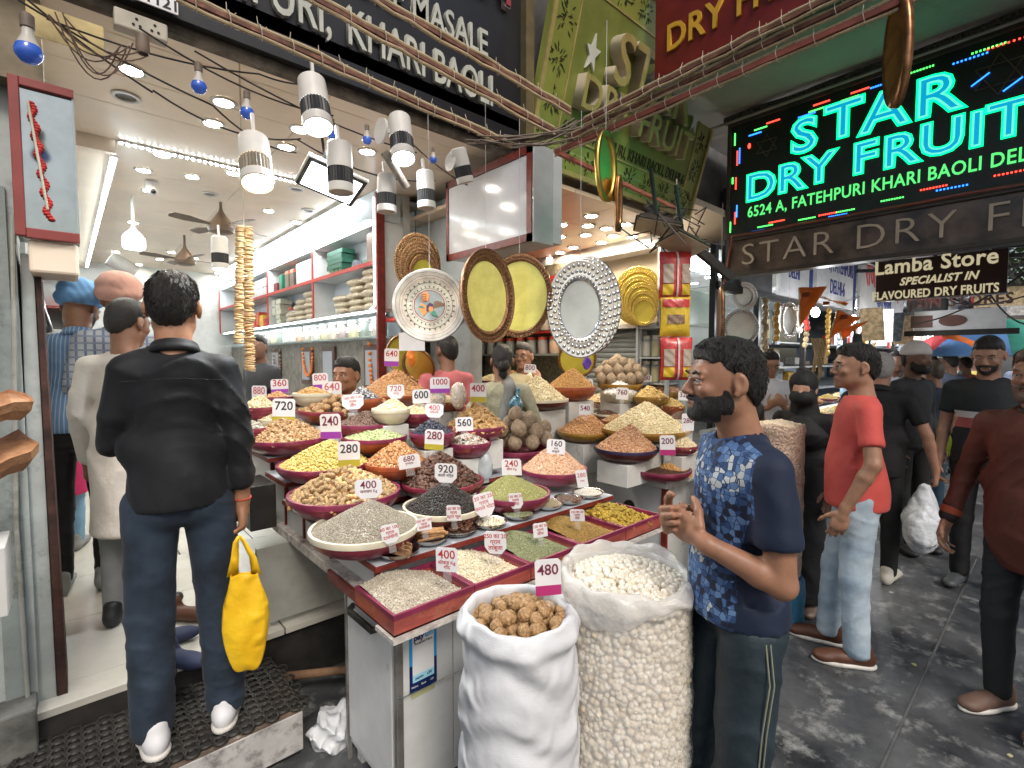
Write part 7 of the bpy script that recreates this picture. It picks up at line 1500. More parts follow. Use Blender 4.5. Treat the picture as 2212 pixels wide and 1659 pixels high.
for k in range(2):carton((1.98,6.63,2.012+.1*k+.12),(.14,.12,.09),(.55,.56,.47), 'cream carton beside the carton stack', grp='cream cartons beside')
for k in range(10):carton((1.98,6.9+.2*(k//2%5),2.412+.115*(k%2)),(.15,.18,.11),(.62,.64,.64), 'white carton far along the top shelf', grp='white cartons far back')
for k in range(8):carton((1.98,7.0+.17*k,2.02),(.15,.14,.10+.05*(k%3)),((.55,.05,.03),(.70,.48,.05),(.6,.1,.05))[k%3], 'red or yellow packet far along the lower shelf', 'packet', 'red and yellow packets far back')
JG=M('jar_glass',(.85,.9,.88), .08, var=0, alpha=.30, spec=.8);JC=[M('jar_fill_%d'%i,c,.6,var=.35,sc_=50,bump=.6,bs=60)for i, c in enumerate([(.50,.42,.10),(.05,.12,.05),(.18,.06,.05),(.45,.32,.18),(.55,.50,.42),(.30,.16,.07),(.07,.06,.07),(.50,.20,.04)])]
LIDR=M('red_lid',(.50,.06,.03), .4, var=.1);LIDW=M('pale_lid',(.55,.55,.5), .4, .3, var=.1)
_jm={}
def jar(loc, r, h, fill, lid, lab, grp, label=False):
 t=E('glass_jar', loc, lab, 'jar', grp)
 k=(round(r,3), round(h,3), fill, lid.name)
 if k not in _jm:
  a=MB().lathe([(0,.002),(r*.9,.003),(r*.93,.01),(r*.93,h*.70),(0,h*.74)], 16);b=MB().lathe([(0,0),(r*.97,0),(r,.012),(r,h*.74),(r*.86,h*.84)], 16);c_3=MB().lathe([(r*.9,h*.83),(r*.92,h*.85),(r*.92,h),(0,h)], 16)
  _jm[k]=(mesh('contents',a.V,a.F,JC[fill],True), mesh('glass',b.V,b.F,JG,True), mesh('lid',c_3.V,c_3.F,lid,False))
 for nm, me in zip(('contents','glass','lid'), _jm[k]):o=bpy.data.objects.new(nm, me);col.objects.link(o);o.parent=t
 if label:
  MB().box((-r-.003,-r*.5,h*.3),(-r-.0005,r*.5,h*.58)).build('label',[TW], t, world=False)
 return t
for k in range(18):
 y=4.02+.235*k;jar((2.05,y,1.786), .072, .165,(4,1,0,2,3,0,4,3,7,4)[k%10], LIDW, 'jar on the glass shelf below the pulse bags, %s'%('near the post' if k<3 else 'in the middle' if k<9 else 'far back'), 'jars on the glass shelf', k<9)
for k in range(13):y=3.75+.19*k;jar((4.2,y,1.645), .07, .20,(6,7,2,6,4,1,1,6,6,2,4,5,6)[k], LIDR, 'pickle jar with a red lid on the lower shelf of the second shop', 'red lidded jars')
for k in range(13):y=3.70+.19*k;jar((4.2,y,1.915), .082, .28,(5,3,5,5,3,5,3,5,5,3,5,3,5)[k], LIDR, 'tall jar of nuts above the red shelf of the second shop', 'tall jars above the red shelf')
for k in range(3):
 for z in(1.61, 1.37):jar((4.16,2.50+.10*k,z), .045, .20,(5,0,4)[k], LIDW, 'small jar of nuts on the grey shelves', 'jars on the grey shelves')
for k in range(3):jar((4.16,2.50+.10*k,1.13), .04, .15,(5,4,4)[k], LIDR, 'low jar on the bottom grey shelf', 'low jars on the grey shelves')
for k in range(2):jar((4.15,3.62-.06*k-.02,1.655), .022, .12, 0, M('yellow_lid',(.7,.5,.03),.4), 'small bottle with a yellow cap beside the silver trays', 'yellow capped bottles')
rs=random.Random(3)
for k in range(34):
 y=3.95+.155*k+rs.uniform(-.02, .02);h=rs.uniform(.08, .26)
 if k%3==0 or y>8.9:continue
 o=MB().box((2.09,y,2.409),(2.165,y+.12,2.409+h)).build('shelf_packet',[M('shelf_goods_%d'%(k%7),[(.45,.05,.04),(.6,.58,.5),(.05,.2,.12),(.55,.42,.1),(.3,.3,.34),(.14,.06,.04),(.62,.3,.08)][k%7],.4,var=.35,sc_=30)], None, bevel=.006);T(o, 'upright packet at the back of the top shelf of the right wall', 'packet', 'packets at the back of the top shelf')
for k in range(30):jar((2.10,5.55+.115*k,2.013), .05, .15+.05*(k%2),(0,4,3,5,1)[k%5], LIDR if k%2 else LIDW, 'jar standing far back on the pulse shelf', 'jars far back on the pulse shelf')
def garland(c, w, h, m, n, lab):
 mb=MB();
 for k in range(n):a=PI*(k/(n-1));x=w*math.cos(a);z=-h*math.sin(a)**.8;mb.ball((c[0],c[1]+x,c[2]+z),(.016,.018,.018), 7, 5)
 T(mb.build('flower_garland',[m],None,True), lab, 'garland')
MG=M('marigold',(.62,.16,.02), .7, var=.4, sc_=60);MGD=M('dark_beads',(.12,.04,.03), .7, var=.6, sc_=60, c2=(.5,.4,.3))
for i, (px, lab)in enumerate(((598,'dark wooden picture frame far along the lower wall'),(665,'framed picture under the orange marigold garland'),(712,'framed picture of a standing figure next to the marigold one'),(808,'framed picture nearest the shelf post'))):
 p_=atx(px, 778, 2.09);y=float(p_[1]);s_=.5 if i else.6;t=E('picture_frame', p_, lab, 'picture', 'pictures on the lower wall')
 MB().box((2.07,y-.17,1.30),(2.098,y+.17,1.72)).build('wood_frame',[M('picture_wood',(.07,.03,.02),.4,var=.3)], t, bevel=.004);MB().box((2.064,y-.125,1.35),(2.069,y+.125,1.67)).build('print',[M('picture_print',(.42,.46,.48),.4,var=.3,sc_=9,c2=(.30,.30,.34))], t)
p_=atx(665, 740, 2.05);garland((2.045,float(p_[1]),1.70), .15, .30, MG, 26, 'orange marigold garland looped over the framed picture');p_=atx(808, 745, 2.05);garland((2.045,float(p_[1])-.02,1.72), .10, .42, MG, 26, 'orange and white garland beside the shelf post');p_=atx(598, 740, 2.05);garland((2.045,float(p_[1]),1.70), .13, .35, MGD, 24, 'dark beaded garland far along the lower wall')
t=E('paper_notice', att(898,738,3.3), 'white paper notice half hidden by the painted tray', 'notice');q=frame((0,0,0), RT,(0,0,1));MB().box((-.11,-.06,0),(.06,.06,.002), q).build('sheet',[TW], t, world=False);text('काजू', .05, q@Matrix.Translation((-.04,0,.003)), INKB, t, .0003)
for i, (a, b, r_)in enumerate((((.70,2.42,.10),(1.3,1.95,.16),.02),((.95,2.1,.03),(1.4,1.95,.06),.016))):
 o=MB().cyl(a, b, r_, r_*.9, 10).build('wooden_stick',[M('bark_pole',(.16,.09,.05),.8,var=.4,bump=.6)], None, True);T(o,('long bark covered pole lying in the dark under the counter','short pole end lying below the long one')[i], 'pole')
t=E('open_box',(.7,2.6,.75), 'dark glass fronted box at the left end of the counter', 'box');MB().box((.64,2.60,.76),(.76,2.85,.98)).build('box_body',[M('dark_box',(.03,.028,.025),.3,var=.3)], t, bevel=.005)
# ================================================================ price tags
def tg(px, py, w, h, t, s, lab, **k):return tag(px, py, w, h, t, s, lab=lab, **k)
ST=dict(ink=IMAR);SB=dict(ink=IBLK)
tg(714, 921, 50, 54, 2.45, '240', 'white 240 tag with a violet lower band between green kernels and walnut kernels', band=TVI, ink=IMAR)
tg(754, 981, 46, 56, 2.28, '280', 'white 280 tag with a yellow lower band in front of the yellow raisins', band=TYE, ink=IBLK)
tg(613, 888, 46, 54, 2.72, '720', 'white 720 tag with an olive band over the walnut kernels', band=TYE, ink=IBLK)
tg(548, 893, 42, 44, 2.95, '560', 'white 560 tag with a violet band at the far left of the stand', band=TVI, ink=IRED)
tg(560, 852, 38, 38, 3.2, '880', 'faded 880 tag with a violet band behind the left 560 tag', band=TVI, ink=IPNK)
tg(604, 834, 35, 30, 3.3, '360', 'white 360 tag with a violet band at the back left', band=TVI, ink=IRED)
tg(692, 823, 32, 34, 3.3, '800', 'faded 800 tag with a violet band left of the moustached man', band=TVI, ink=IPNK)
tg(717, 838, 40, 28, 3.2, '640', 'small handwritten 640 card beneath the violet 800 tag', ink=IPNK)
tg(846, 772, 31, 38, 3.75, '640', 'white 640 tag with a violet band on top of the brown almonds', band=TVI, ink=IRED)
tg(762, 868, 44, 32, 2.68, '', 'handwritten 160 card behind the 240 tag', sub=['160 का 100','ग्राम','लौंग'], ink=IRED, digits='hand')
tg(855, 846, 36, 30, 2.9, '720', 'handwritten 720 card over the pale seeds', sub=['काजू'], ink=IPNK, digits='hand')
tg(910, 856, 40, 30, 2.85, '600', 'handwritten 600 card over the split cashews', sub=None, ink=IBLK)
tg(950, 832, 42, 34, 3.0, '1000', 'white 1000 tag with a violet band on the bag of pale nuts', band=TVI, ink=IRED)
tg(1033, 848, 36, 42, 2.95, '400', 'white 400 tag with a yellow band over the shell almonds', band=TYE, ink=IRED)
tg(1003, 916, 38, 30, 2.62, '560', 'handwritten 560 tag over the mixed seeds', ink=IBLK)
tg(938, 887, 40, 30, 2.65, '400', 'faded handwritten 400 card over the blue black raisins', sub=['किशमिश'], ink=IPNK, digits='hand')
tg(938, 950, 42, 44, 2.4, '280', 'white 280 tag with an olive band over the black cardamom', band=TYE, ink=IMAR)
tg(884, 997, 46, 30, 2.25, '680', 'small white 680 card leaning in the brown raisins', sub=['मुनक्का'], ink=IMAR, roll=R(6))
tg(963, 1022, 50, 42, 2.15, '920', 'rounded white 920 card on the black peppercorns', sub=['काली मिर्च'], ink=IBLK, digits='hand')
tg(796, 1056, 58, 42, 1.92, '400', 'rounded white 400 card on top of the grey white seed heap', sub=['खसखस Kg'], ink=IMAR, digits='hand')
tg(1105, 1009, 44, 36, 2.38, '240', 'white 240 card on the yellow green seed', sub=['सौंफ Kg'], ink=IRED, roll=R(3))
tg(1201, 965, 40, 32, 2.72, '160', 'white 160 card on the pinkish chickpeas', sub=['चना','काबुली'], ink=IBLK, roll=R(-3))
tg(1257, 1034, 24, 38, 2.45, '280', 'narrow faded 280 card at the right end of the steel dishes', sub=['नमक'], ink=IPNK, roll=R(10))
tg(843, 1153, 38, 42, 1.70, '', 'red handwritten card in the dish of cinnamon bark', sub=['60 का 100','ग्राम','दालचीनी'], ink=IRED, digits='hand', roll=R(8))
tg(916, 1132, 32, 28, 1.85, '', 'red handwritten card in the dish of cinnamon sticks', sub=['100 का 100','ग्राम','दालचीनी'], ink=IRED, roll=R(6))
tg(980, 1108, 34, 34, 1.95, '', 'red handwritten card standing in the star anise', sub=['160 का 50','ग्राम','स्टार फूल'], ink=IRED, roll=R(4))
tg(1046, 1090, 44, 52, 2.05, '', 'large tilted card over the dish of white flakes', sub=['120 का 250','ग्राम','कमल गोटा'], ink=IPNK, digits='hand', roll=R(10))
tg(1114, 1082, 32, 34, 2.2, '', 'red handwritten card in the dish of green seed', sub=['120 का 20','ग्राम','सौंफ'], ink=IRED, digits='hand', roll=R(8))
tg(965, 1209, 50, 54, 1.62, '400', 'large white 400 card standing in the corner seed tray', sub=['कीकड़ Kg','गोंद'], ink=IRED)
tg(1070, 1172, 50, 50, 1.80, '', 'tilted white 250 card in the second seed tray', sub=['250 का 20','ग्राम','तरबूजा'], ink=IRED, digits='hand', roll=R(2))
tg(1167, 1145, 32, 32, 2.0, '', 'small red handwritten card in the green fennel tray', sub=['150 का 20','ग्राम','सौंफ'], ink=IRED, roll=R(5))
tg(1247, 1113, 32, 26, 2.15, '', 'small red handwritten card in the golden brown tray', sub=['120 का 20','ग्राम','मेथी'], ink=IRED, roll=R(4))
tg(1184, 1247, 58, 82, 1.42, '480', 'large white 480 tag with a magenta band between the two sacks', band=TMAG, ink=IMAR)
for a in((1184,856,22,30,3.9,'780','small 780 tag in the cashew heap of the far stall'),(1268,832,26,26,4.4,'440','small 440 tag below the orange almond heap'),(1264,884,26,24,3.6,'540','small 540 tag standing in the ochre bowl of almonds'),(1344,850,26,26,3.9,'760','small 760 tag in front of the white basin'),(1230,784,26,18,4.5,'760','small 760 tag on top of the orange almonds'),(1145,796,26,18,4.2,'800','small 800 tag on the tall pistachio heap'),(1394,818,26,14,4.6,'580','small 580 tag behind the ginger'),(1486,912,26,38,3.2,'280','small 280 tag right beside the bearded man'),(1030,808,20,26,4.3,'360','small 360 tag left of the woman'),(1478,855,24,20,3.7,'320','partly hidden 320 tag at the bearded mans mouth')):
 tg(*a, ink=IMAR, group='small price tags on the far stall')
tg(1442, 962, 32, 44, 3.2, '200', 'white 200 tag with a magenta band behind the orange raisins', band=TMAG, ink=IMAR)
# ================================================================ people
DEN=M('dark_denim',(.010,.019,.034), .8, var=.35, sc_=7, c2=(.022,.038,.062), bump=.4, bs=300, bd=.002, sheen=.05, crease=.6, cs=4.5);LDEN=M('light_denim',(.30,.40,.50), .8, var=.2, sc_=6, c2=(.44,.52,.58), bump=.5, bs=160, bd=.003, crease=.7, cs=5)
BLS=M('black_shirt',(.010,.011,.013), .62, var=.3, sc_=6, bump=.2, bs=9, bd=.02, sheen=.04, spec=.25, crease=.7, cs=3.2);WSH=M('white_leather_shoe',(.66,.66,.68), .4, var=.06, dirt=(.35,.32,.28), dirt_amt=.33, dscale=20)
def ground(px, py, z=0):p_=atz(px, py, z);return(float(p_[0]), float(p_[1]), z)
def ex_black(t, w, J, sho, el, wr, nk, hc, hm, s):
 blob('yoke_seam',[('c',J((-.155,-.100,1.325)),J((0,-.122,1.335)),.0022,.0022,.002),('c',J((0,-.122,1.335)),J((.155,-.100,1.325)),.0022,.0022,.002)], .003, BLS, t, .01, smooth=0)
 mb=MB();d=unit(wr[1]-el[1]);q=basis(d,(1,0,0));mb.tube([wr[1]-d*.012+q[:,0]*.030*math.cos(a)+q[:,2]*.030*math.sin(a)for a in np.linspace(0,6.3,16)], .0025, 5);mb.build('wrist_thread',[M('red_thread',(.5,.06,.04),.7)], t, True, world=False)
pm=person('man in black shirt and dark jeans standing on the ring mat seen from behind',(.30,2.16,.195), R(80), 1.70, hyaw=-.18, skin=(.34,.17,.10), shirt=BLS, trousers=DEN, shoes=WSH, hair='short', res=.0095, sleeve='rolled', collar=True, hem=.875, wide=.90,
  elbow=[(-.195,.06,1.10),(.195,-.05,1.10)], wrist=[(-.06,.20,1.08),(.200,-.01,.855)], hands=[dict(d=(.6,.6,.2),pn=(0,0,1),curl=.6),dict(d=(.0,.02,-1),pn=(-1,.15,0),curl=1.15,thumb=1.1)], feet=[(-.105,-.02,.1),(.125,.01,-.05)], foldamp=.012, loose=.014, extra=ex_black, cuff=True, fh=-.0)
c=Vector(att(522,1200,1.80));hb_=c.copy()
YB_=M('yellow_woven_bag',(.82,.46,.008), .5, var=.10, sc_=9, bump=.3, bs=22, bd=.012, crease=1, cs=10, c2=(.88,.56,.02), trans=0, dirt=(.45,.48,.40), dirt_amt=.36, dscale=9)
t=E('carrier_bag', att(530,1320,1.80), 'bright yellow carrier bag hanging from the hand of the man in black', 'bag')
n_u=28;rows=[(-.228,.034,.006),(-.205,.048,.018),(-.15,.066,.030),(-.06,.082,.036),(.02,.078,.034),(.08,.060,.028),(.12,.048,.022),(.145,.044,.018)]
V=[];q=Matrix.Rotation(AZ-PI/2+.25, 4, 'Z')
for j, (z, a, b)in enumerate(rows):
 for i in range(n_u):
  an=2*PI*i/n_u;f=1+.05*math.sin(an*5+z*20)+.04*math.sin(an*9-z*31);V.append(q@Vector((a*f*math.copysign(abs(math.cos(an))**.8,math.cos(an)),b*f*math.copysign(abs(math.sin(an))**.8,math.sin(an)),z+.006*math.sin(an*3))))
F_=[[j*n_u+i,j*n_u+(i+1)%n_u,(j+1)*n_u+(i+1)%n_u,(j+1)*n_u+i]for j in range(7)for i in range(n_u)]+[list(range(n_u))[::-1]]
o=link('bag_body', mesh('bag_body',V,F_,YB_,True), t, world=False);m_2=o.modifiers.new('s', 'SUBSURF');m_2.levels=m_2.render_levels=1;m_3=o.modifiers.new('t', 'SOLIDIFY');m_3.thickness=.001
hand_z=.0
for sgn in(-1, 1):
 pts=[Vector((sgn*.040,.0,.135)), Vector((sgn*.030,.0,.20)), Vector((sgn*.013-.012,.0,.262)), Vector((-.012,0,.285))]
 mb=MB();V=[]
 for k, p_ in enumerate(pts):
  w_=(.018, .013, .009, .007)[k];V+=[q@(p_+Vector((-w_,.004*sgn,0))), q@(p_+Vector((w_,-.004*sgn,0)))]
 mb.add(V,[[2*k,2*k+1,2*k+3,2*k+2]for k in range(3)]);o=mb.build('handle',[YB_], t, True, world=False);m_3=o.modifiers.new('t', 'SOLIDIFY');m_3.thickness=.0015
KUR=M('beige_kurta',(.66,.61,.55), .8, var=.10, sc_=5, bump=.3, bs=18, bd=.02, crease=.6, cs=3)
def striped(nm, a, b, fr_, ax=0, rough=.8, thr=.5, second=None):
 if nm in _m:return _m[nm]
 m=M(nm, a, rough, var=.12, sc_=6, bump=.4, bs=16, bd=.015);nt=m.node_tree;N=nt.nodes;L=nt.links;bs_=bsdf(m);old=bs_.inputs['Base Color'].links[0].from_socket
 tc=N.new('ShaderNodeTexCoord');sp=N.new('ShaderNodeSeparateXYZ');L.new(tc.outputs['Object'], sp.inputs[0])
 def st(axis, fq, lo):
  mu=N.new('ShaderNodeMath');mu.operation='MULTIPLY';mu.inputs[1].default_value=fq;L.new(sp.outputs[axis], mu.inputs[0]);fc=N.new('ShaderNodeMath');fc.operation='FRACT';L.new(mu.outputs[0], fc.inputs[0]);gt=N.new('ShaderNodeMath');gt.operation='GREATER_THAN';gt.inputs[1].default_value=lo;L.new(fc.outputs[0], gt.inputs[0]);return gt.outputs[0]
 mx=N.new('ShaderNodeMix');mx.data_type='RGBA';L.new(st(ax,fr_,thr), mx.inputs[0]);L.new(old, mx.inputs[6]);mx.inputs[7].default_value=tuple(b)+(1, );out=mx.outputs[2]
 if second:m2=N.new('ShaderNodeMix');m2.data_type='RGBA';L.new(st(2,fr_,.75), m2.inputs[0]);L.new(out, m2.inputs[6]);m2.inputs[7].default_value=tuple(second)+(1, );out=m2.outputs[2]
 L.new(out, bs_.inputs['Base Color']);return m
BST=striped('blue_striped_shirt',(.14,.26,.46),(.40,.50,.62), 52, 0, thr=.72);PLD=striped('plaid_shirt',(.42,.46,.50),(.16,.20,.32), 26, 0, thr=.7, second=(.22,.26,.36))
BLT=M('black_trousers',(.012,.012,.013), .7, var=.3, sc_=6);GRT=M('grey_trousers',(.24,.25,.25), .8, var=.12);DSH=M('dark_shoe',(.02,.02,.022), .5, var=.3)
person('customer in blue striped shirt and pale blue turban leaning forward',(float(att(168,900,2.75)[0]),float(att(168,900,2.75)[1]),.30), R(75), 1.70, hpit=.45, hyaw=-.3, skin=(.30,.15,.09), shirt=BST, trousers=BLT, shoes=M('grey_sneaker',(.25,.25,.24),.6), hair=None, headfw=0, turban=M('sky_blue_turban',(.16,.36,.66),.8,var=.12,bump=.3,bs=40), beard='short', sleeve='long', res=.012, lean=.10, foldamp=.010, hem=.90, collar=True, wide=1.05)
person('customer in a checked shirt and pink turban behind the beige kurta',(float(att(272,900,2.85)[0]),float(att(272,900,2.85)[1]),.30), R(85), 1.74, hpit=.1, hyaw=-.25, skin=(.30,.15,.09), shirt=PLD, trousers=BLT, shoes=DSH, hair=None, turban=M('pink_turban',(.60,.34,.28),.8,var=.12,bump=.3,bs=40), beard='short', sleeve='long', res=.013, collar=True, foldamp=.008)
person('customer with short dark hair in a long beige kurta and grey trousers',(float(att(280,900,2.42)[0]),float(att(280,900,2.42)[1]),.30), R(62), 1.57, hpit=.2, hyaw=-.35, skin=(.26,.13,.08), shirt=KUR, trousers=GRT, shoes=DSH, hair='short', sleeve='long', hem=.56, dress=.50, res=.012, foldamp=.010, wide=1.02, fh=.0)
person('person in a magenta tunic mostly hidden by the blue striped shirt',(float(att(118,900,3.3)[0]),float(att(118,900,3.3)[1]),.30), R(80), 1.45, skin=(.30,.16,.1), shirt=M('magenta_tunic',(.50,.015,.10),.7,var=.2), trousers=M('pale_blue_trousers',(.20,.36,.50),.8), shoes=M('grey_sneaker'), hair='short', sleeve='long', res=.018, dress=.45, hem=.5)
person('person in navy sneakers standing sideways inside the door, hidden behind the man in black',(float(atz(345,1395,.30)[0]),float(atz(345,1395,.30)[1])+.12,.30), R(-10), 1.55, skin=(.30,.16,.1), shirt=M('dim_brown_shirt',(.10,.06,.05),.8), trousers=M('brown_trousers',(.05,.04,.035),.8), shoes=M('navy_sneaker',(.02,.03,.07),.7), hair='short', sleeve='long', res=.016)if False else None
t=E('sneakers', atz(380,1432,.30), 'navy canvas sneaker with white sole standing by the kurta customer', 'shoe')
for i, (px, py, rz)in enumerate(((385,1440,-.2),(352,1395,.5),(395,1340,-.1))):
 p_=Vector(atz(px,py,.30))-Vector(t.location);yw=rotm('Z', AZ-PI+rz);q=lambda x, y, z:_f(p_)+_f(yw)@_f((x,y,z))
 so=blob('shoe',[('e',q(0,-.05,.04),(.038,.06,.042),yw,.02),('e',q(0,.05,.035),(.042,.10,.034),yw,.03),('c',q(0,-.05,.05),q(0,-.05,.09),.036,.038,.02),('&',lambda P:.002-P[:,2],0)], .007, M('navy_canvas',(.018,.025,.06),.7)if i<2 else M('brown_leather',(.08,.03,.015),.5), t)
person('dark haired attendant in a black shirt behind the fig strings',(float(att(562,800,4.6)[0]),float(att(562,800,4.6)[1]),.18), R(-160), 1.62, hyaw=.5, skin=(.22,.11,.07), shirt=M('dark_grey_shirt',(.03,.03,.033),.7,var=.2), hair='short', res=.014, legs=False, wide=1.1)
person('moustached shopkeeper with combed black hair looking left over the walnuts',(float(att(748,820,3.35)[0]),float(att(748,820,3.35)[1]),-.03), AZ+PI+.3, 1.62, hyaw=-.55, hpit=.05, skin=(.27,.13,.075), shirt=M('faded_green_shirt',(.14,.17,.13),.7), hair='short', moust=True, res=.012, headres=.006, legs=False, headup=.0)
person('man in a pink shirt turned away behind the painted tray',(float(att(965,800,3.9)[0]),float(att(965,800,3.9)[1]),.1), R(55), 1.66, skin=(.24,.12,.08), shirt=M('pink_shirt',(.48,.13,.14),.7,var=.15,bump=.3,bs=18,bd=.02), trousers=BLT, hair='short', res=.013, sleeve='long', foldamp=.008, hyaw=.6)
person('grey haired man with glasses resting his hand on his mouth',(float(att(1128,800,4.5)[0]),float(att(1128,800,4.5)[1]),.06), AZ+PI+.5, 1.66, hyaw=-.9, skin=(.36,.19,.12), shirt=M('cream_shirt',(.55,.48,.28),.7,var=.1), hair='short', hair_m=DGREYH, glasses=True, res=.012, headres=.0065, legs=False, elbow=[(-.25,.10,1.12),(.26,.10,1.12)], wrist=[(-.02,.24,1.36),(.15,.25,1.1)], hands=[dict(d=(.1,-.3,1),pn=(.2,-1,-.2),curl=.8),None], moust=False)
SHW=M('olive_grey_shawl',(.30,.29,.20), .85, var=.15, sc_=9, c2=(.42,.40,.28), bump=.5, bs=30, bd=.015)
def ex_w(t, w, J, sho, el, wr, nk, hc, hm, s):
 blob('dupatta',[('c',J((.05,-.10,1.40)),J((-.03,-.125,1.0)),.035,.055,.02),('c',J((.05,-.10,1.40)),J((.03,-.02,1.44)),.04,.05,.02),('n',folds(.010,3,60,(1,.1,.1)),0)], .008, M('grey_shawl',(.20,.20,.19),.85,var=.2), t)
 blob('teal_scarf',[('c',J((.105,-.10,1.38)),J((.10,-.125,.98)),.022,.040,.02),('n',folds(.006,4,80,(1,0,.1)),0)], .008, M('teal_print',(.015,.13,.20),.8,var=.5,sc_=60,c2=(.25,.38,.42)), t)
person('woman with a low hair bun in an olive shawl seen from behind',(float(att(1085,830,3.55)[0]),float(att(1085,830,3.55)[1]),.08), AZ+.1, 1.60, skin=(.26,.14,.09), shirt=SHW, hair='bun', res=.011, headres=.007, sleeve='long', wide=1.02, foldamp=.013, dress=.4, legs=False, extra=ex_w, elbow=[(-.26,.0,1.12),(.27,.0,1.10)], wrist=[(-.12,.20,1.0),(.14,.20,1.0)], shname='shawl')
crumple('shiny blue bag against the woman behind the wood apples', att(1115,872,3.34),(.055,.04,.07), M('blue_foil_bag',(.02,.20,.32),.2,.3,var=.5,sc_=30,c2=(.3,.5,.6)), 12, amp=.014)
HEXM=M('navy_tee',(.006,.013,.036), .75, var=.15, sc_=4, bump=.2, bs=14, bd=.02, sheen=.02, crease=.7, cs=3)
def hexprint():
 nt=HEXM.node_tree;N=nt.nodes;L=nt.links;bs_=bsdf(HEXM);old=bs_.inputs['Base Color'].links[0].from_socket
 tc=N.new('ShaderNodeTexCoord');mp=N.new('ShaderNodeMapping');mp.inputs['Scale'].default_value=(1, .8, 1);L.new(tc.outputs['Object'], mp.inputs[0])
 vo=N.new('ShaderNodeTexVoronoi');vo.inputs['Scale'].default_value=58;vo.inputs['Randomness'].default_value=.55;L.new(mp.outputs[0], vo.inputs[0])
 ve=N.new('ShaderNodeTexVoronoi');ve.feature='DISTANCE_TO_EDGE';ve.inputs['Scale'].default_value=58;ve.inputs['Randomness'].default_value=.55;L.new(mp.outputs[0], ve.inputs[0])
 big=N.new('ShaderNodeTexNoise');big.inputs['Scale'].default_value=9;big.inputs['Detail'].default_value=1;L.new(tc.outputs['Object'], big.inputs[0])
 sx=N.new('ShaderNodeSeparateColor');L.new(vo.outputs['Color'], sx.inputs[0])
 ad=N.new('ShaderNodeMath');ad.operation='MULTIPLY_ADD';ad.inputs[1].default_value=.5;L.new(sx.outputs[0], ad.inputs[0]);L.new(big.outputs['Fac'], ad.inputs[2])
 cr=N.new('ShaderNodeValToRGB');cr.color_ramp.interpolation='CONSTANT';e=cr.color_ramp.elements;e[0].color=(.008, .012, .03, 1);e[1].position=.60;e[1].color=(.02, .055, .15, 1)
 for p_, c_2 in((.72,(.06,.13,.29)),(.83,(.11,.20,.37)),(.98,(.50,.52,.52)), ):x=e.new(p_);x.color=c_2+(1, )
 L.new(ad.outputs[0], cr.inputs[0])
 gt=N.new('ShaderNodeMath');gt.operation='GREATER_THAN';gt.inputs[1].default_value=.045;L.new(ve.outputs['Distance'], gt.inputs[0])
 m1=N.new('ShaderNodeMix');m1.data_type='RGBA';L.new(gt.outputs[0], m1.inputs[0]);m1.inputs[6].default_value=(.01, .03, .09, 1);L.new(cr.outputs[0], m1.inputs[7])
 sp=N.new('ShaderNodeSeparateXYZ');L.new(tc.outputs['Object'], sp.inputs[0])
 a=N.new('ShaderNodeMath');a.operation='MULTIPLY_ADD';a.inputs[1].default_value=-.10;a.inputs[2].default_value=.155;L.new(sp.outputs[2], a.inputs[0])
 g2=N.new('ShaderNodeMath');g2.operation='GREATER_THAN';L.new(sp.outputs[1], g2.inputs[0]);L.new(a.outputs[0], g2.inputs[1])
 ab=N.new('ShaderNodeMath');ab.operation='ABSOLUTE';L.new(sp.outputs[0], ab.inputs[0]);l2=N.new('ShaderNodeMath');l2.operation='LESS_THAN';l2.inputs[1].default_value=.168;L.new(ab.outputs[0], l2.inputs[0])
 mu=N.new('ShaderNodeMath');mu.operation='MULTIPLY';L.new(g2.outputs[0], mu.inputs[0]);L.new(l2.outputs[0], mu.inputs[1])
 m2=N.new('ShaderNodeMix');m2.data_type='RGBA';L.new(mu.outputs[0], m2.inputs[0]);L.new(old, m2.inputs[6]);L.new(m1.outputs[2], m2.inputs[7]);L.new(m2.outputs[2], bs_.inputs['Base Color'])
hexprint()
TRK=M('dark_teal_track_pants',(.016,.028,.036), .55, var=.3, sc_=5, bump=.3, bs=12, bd=.03, crease=.8, cs=3.5)
def ex_tee(t, w, J, sho, el, wr, nk, hc, hm, s):
 mb=MB()
 for dy in(-.006, .006):mb.tube([J((-.170,-.01+dy,.90)),J((-.190,-.012+dy,.80)),J((-.184,.002+dy,.66)),J((-.176,.010+dy,.48)),J((-.174,.0+dy,.30))], .0022, 5)
 o=mb.build('side_piping',[M('pale_piping',(.22,.22,.16),.6)], t, True, world=False)
lp=att(1592, 1000, 1.40)
person('bearded man in a navy tee with blue hexagon print clasping his hands',(float(lp[0]),float(lp[1]),0), AZ+PI/2+.04, 1.64, hyaw=-.04, hpit=-.02, skin=(.30,.145,.085), shirt=HEXM, trousers=TRK, shoes=DSH, hair='short', beard='short', res=.0085, headres=.0042, wide=1.0, foldamp=.007, hem=.915, loose=.010, headfw=.02,
  elbow=[(-.200,-.025,1.075),(.205,-.03,1.06)], wrist=[(-.115,.14,1.155),(.07,.16,1.165)], hands=[dict(d=(.80,.45,.35),pn=(.35,-.75,-.1),curl=1.15,thumb=.9),dict(d=(-.75,.55,.20),pn=(-.35,-.75,.2),curl=1.2,thumb=.9)], feet=[(-.12,.02),(.10,.10)], extra=ex_tee, lean=.0)
RT_=M('coral_red_tee',(.50,.070,.058), .75, var=.08, sc_=4, bump=.3, bs=12, bd=.02, sheen=.05, crease=.6, cs=3)
fp=atz(1836, 1415, 0)
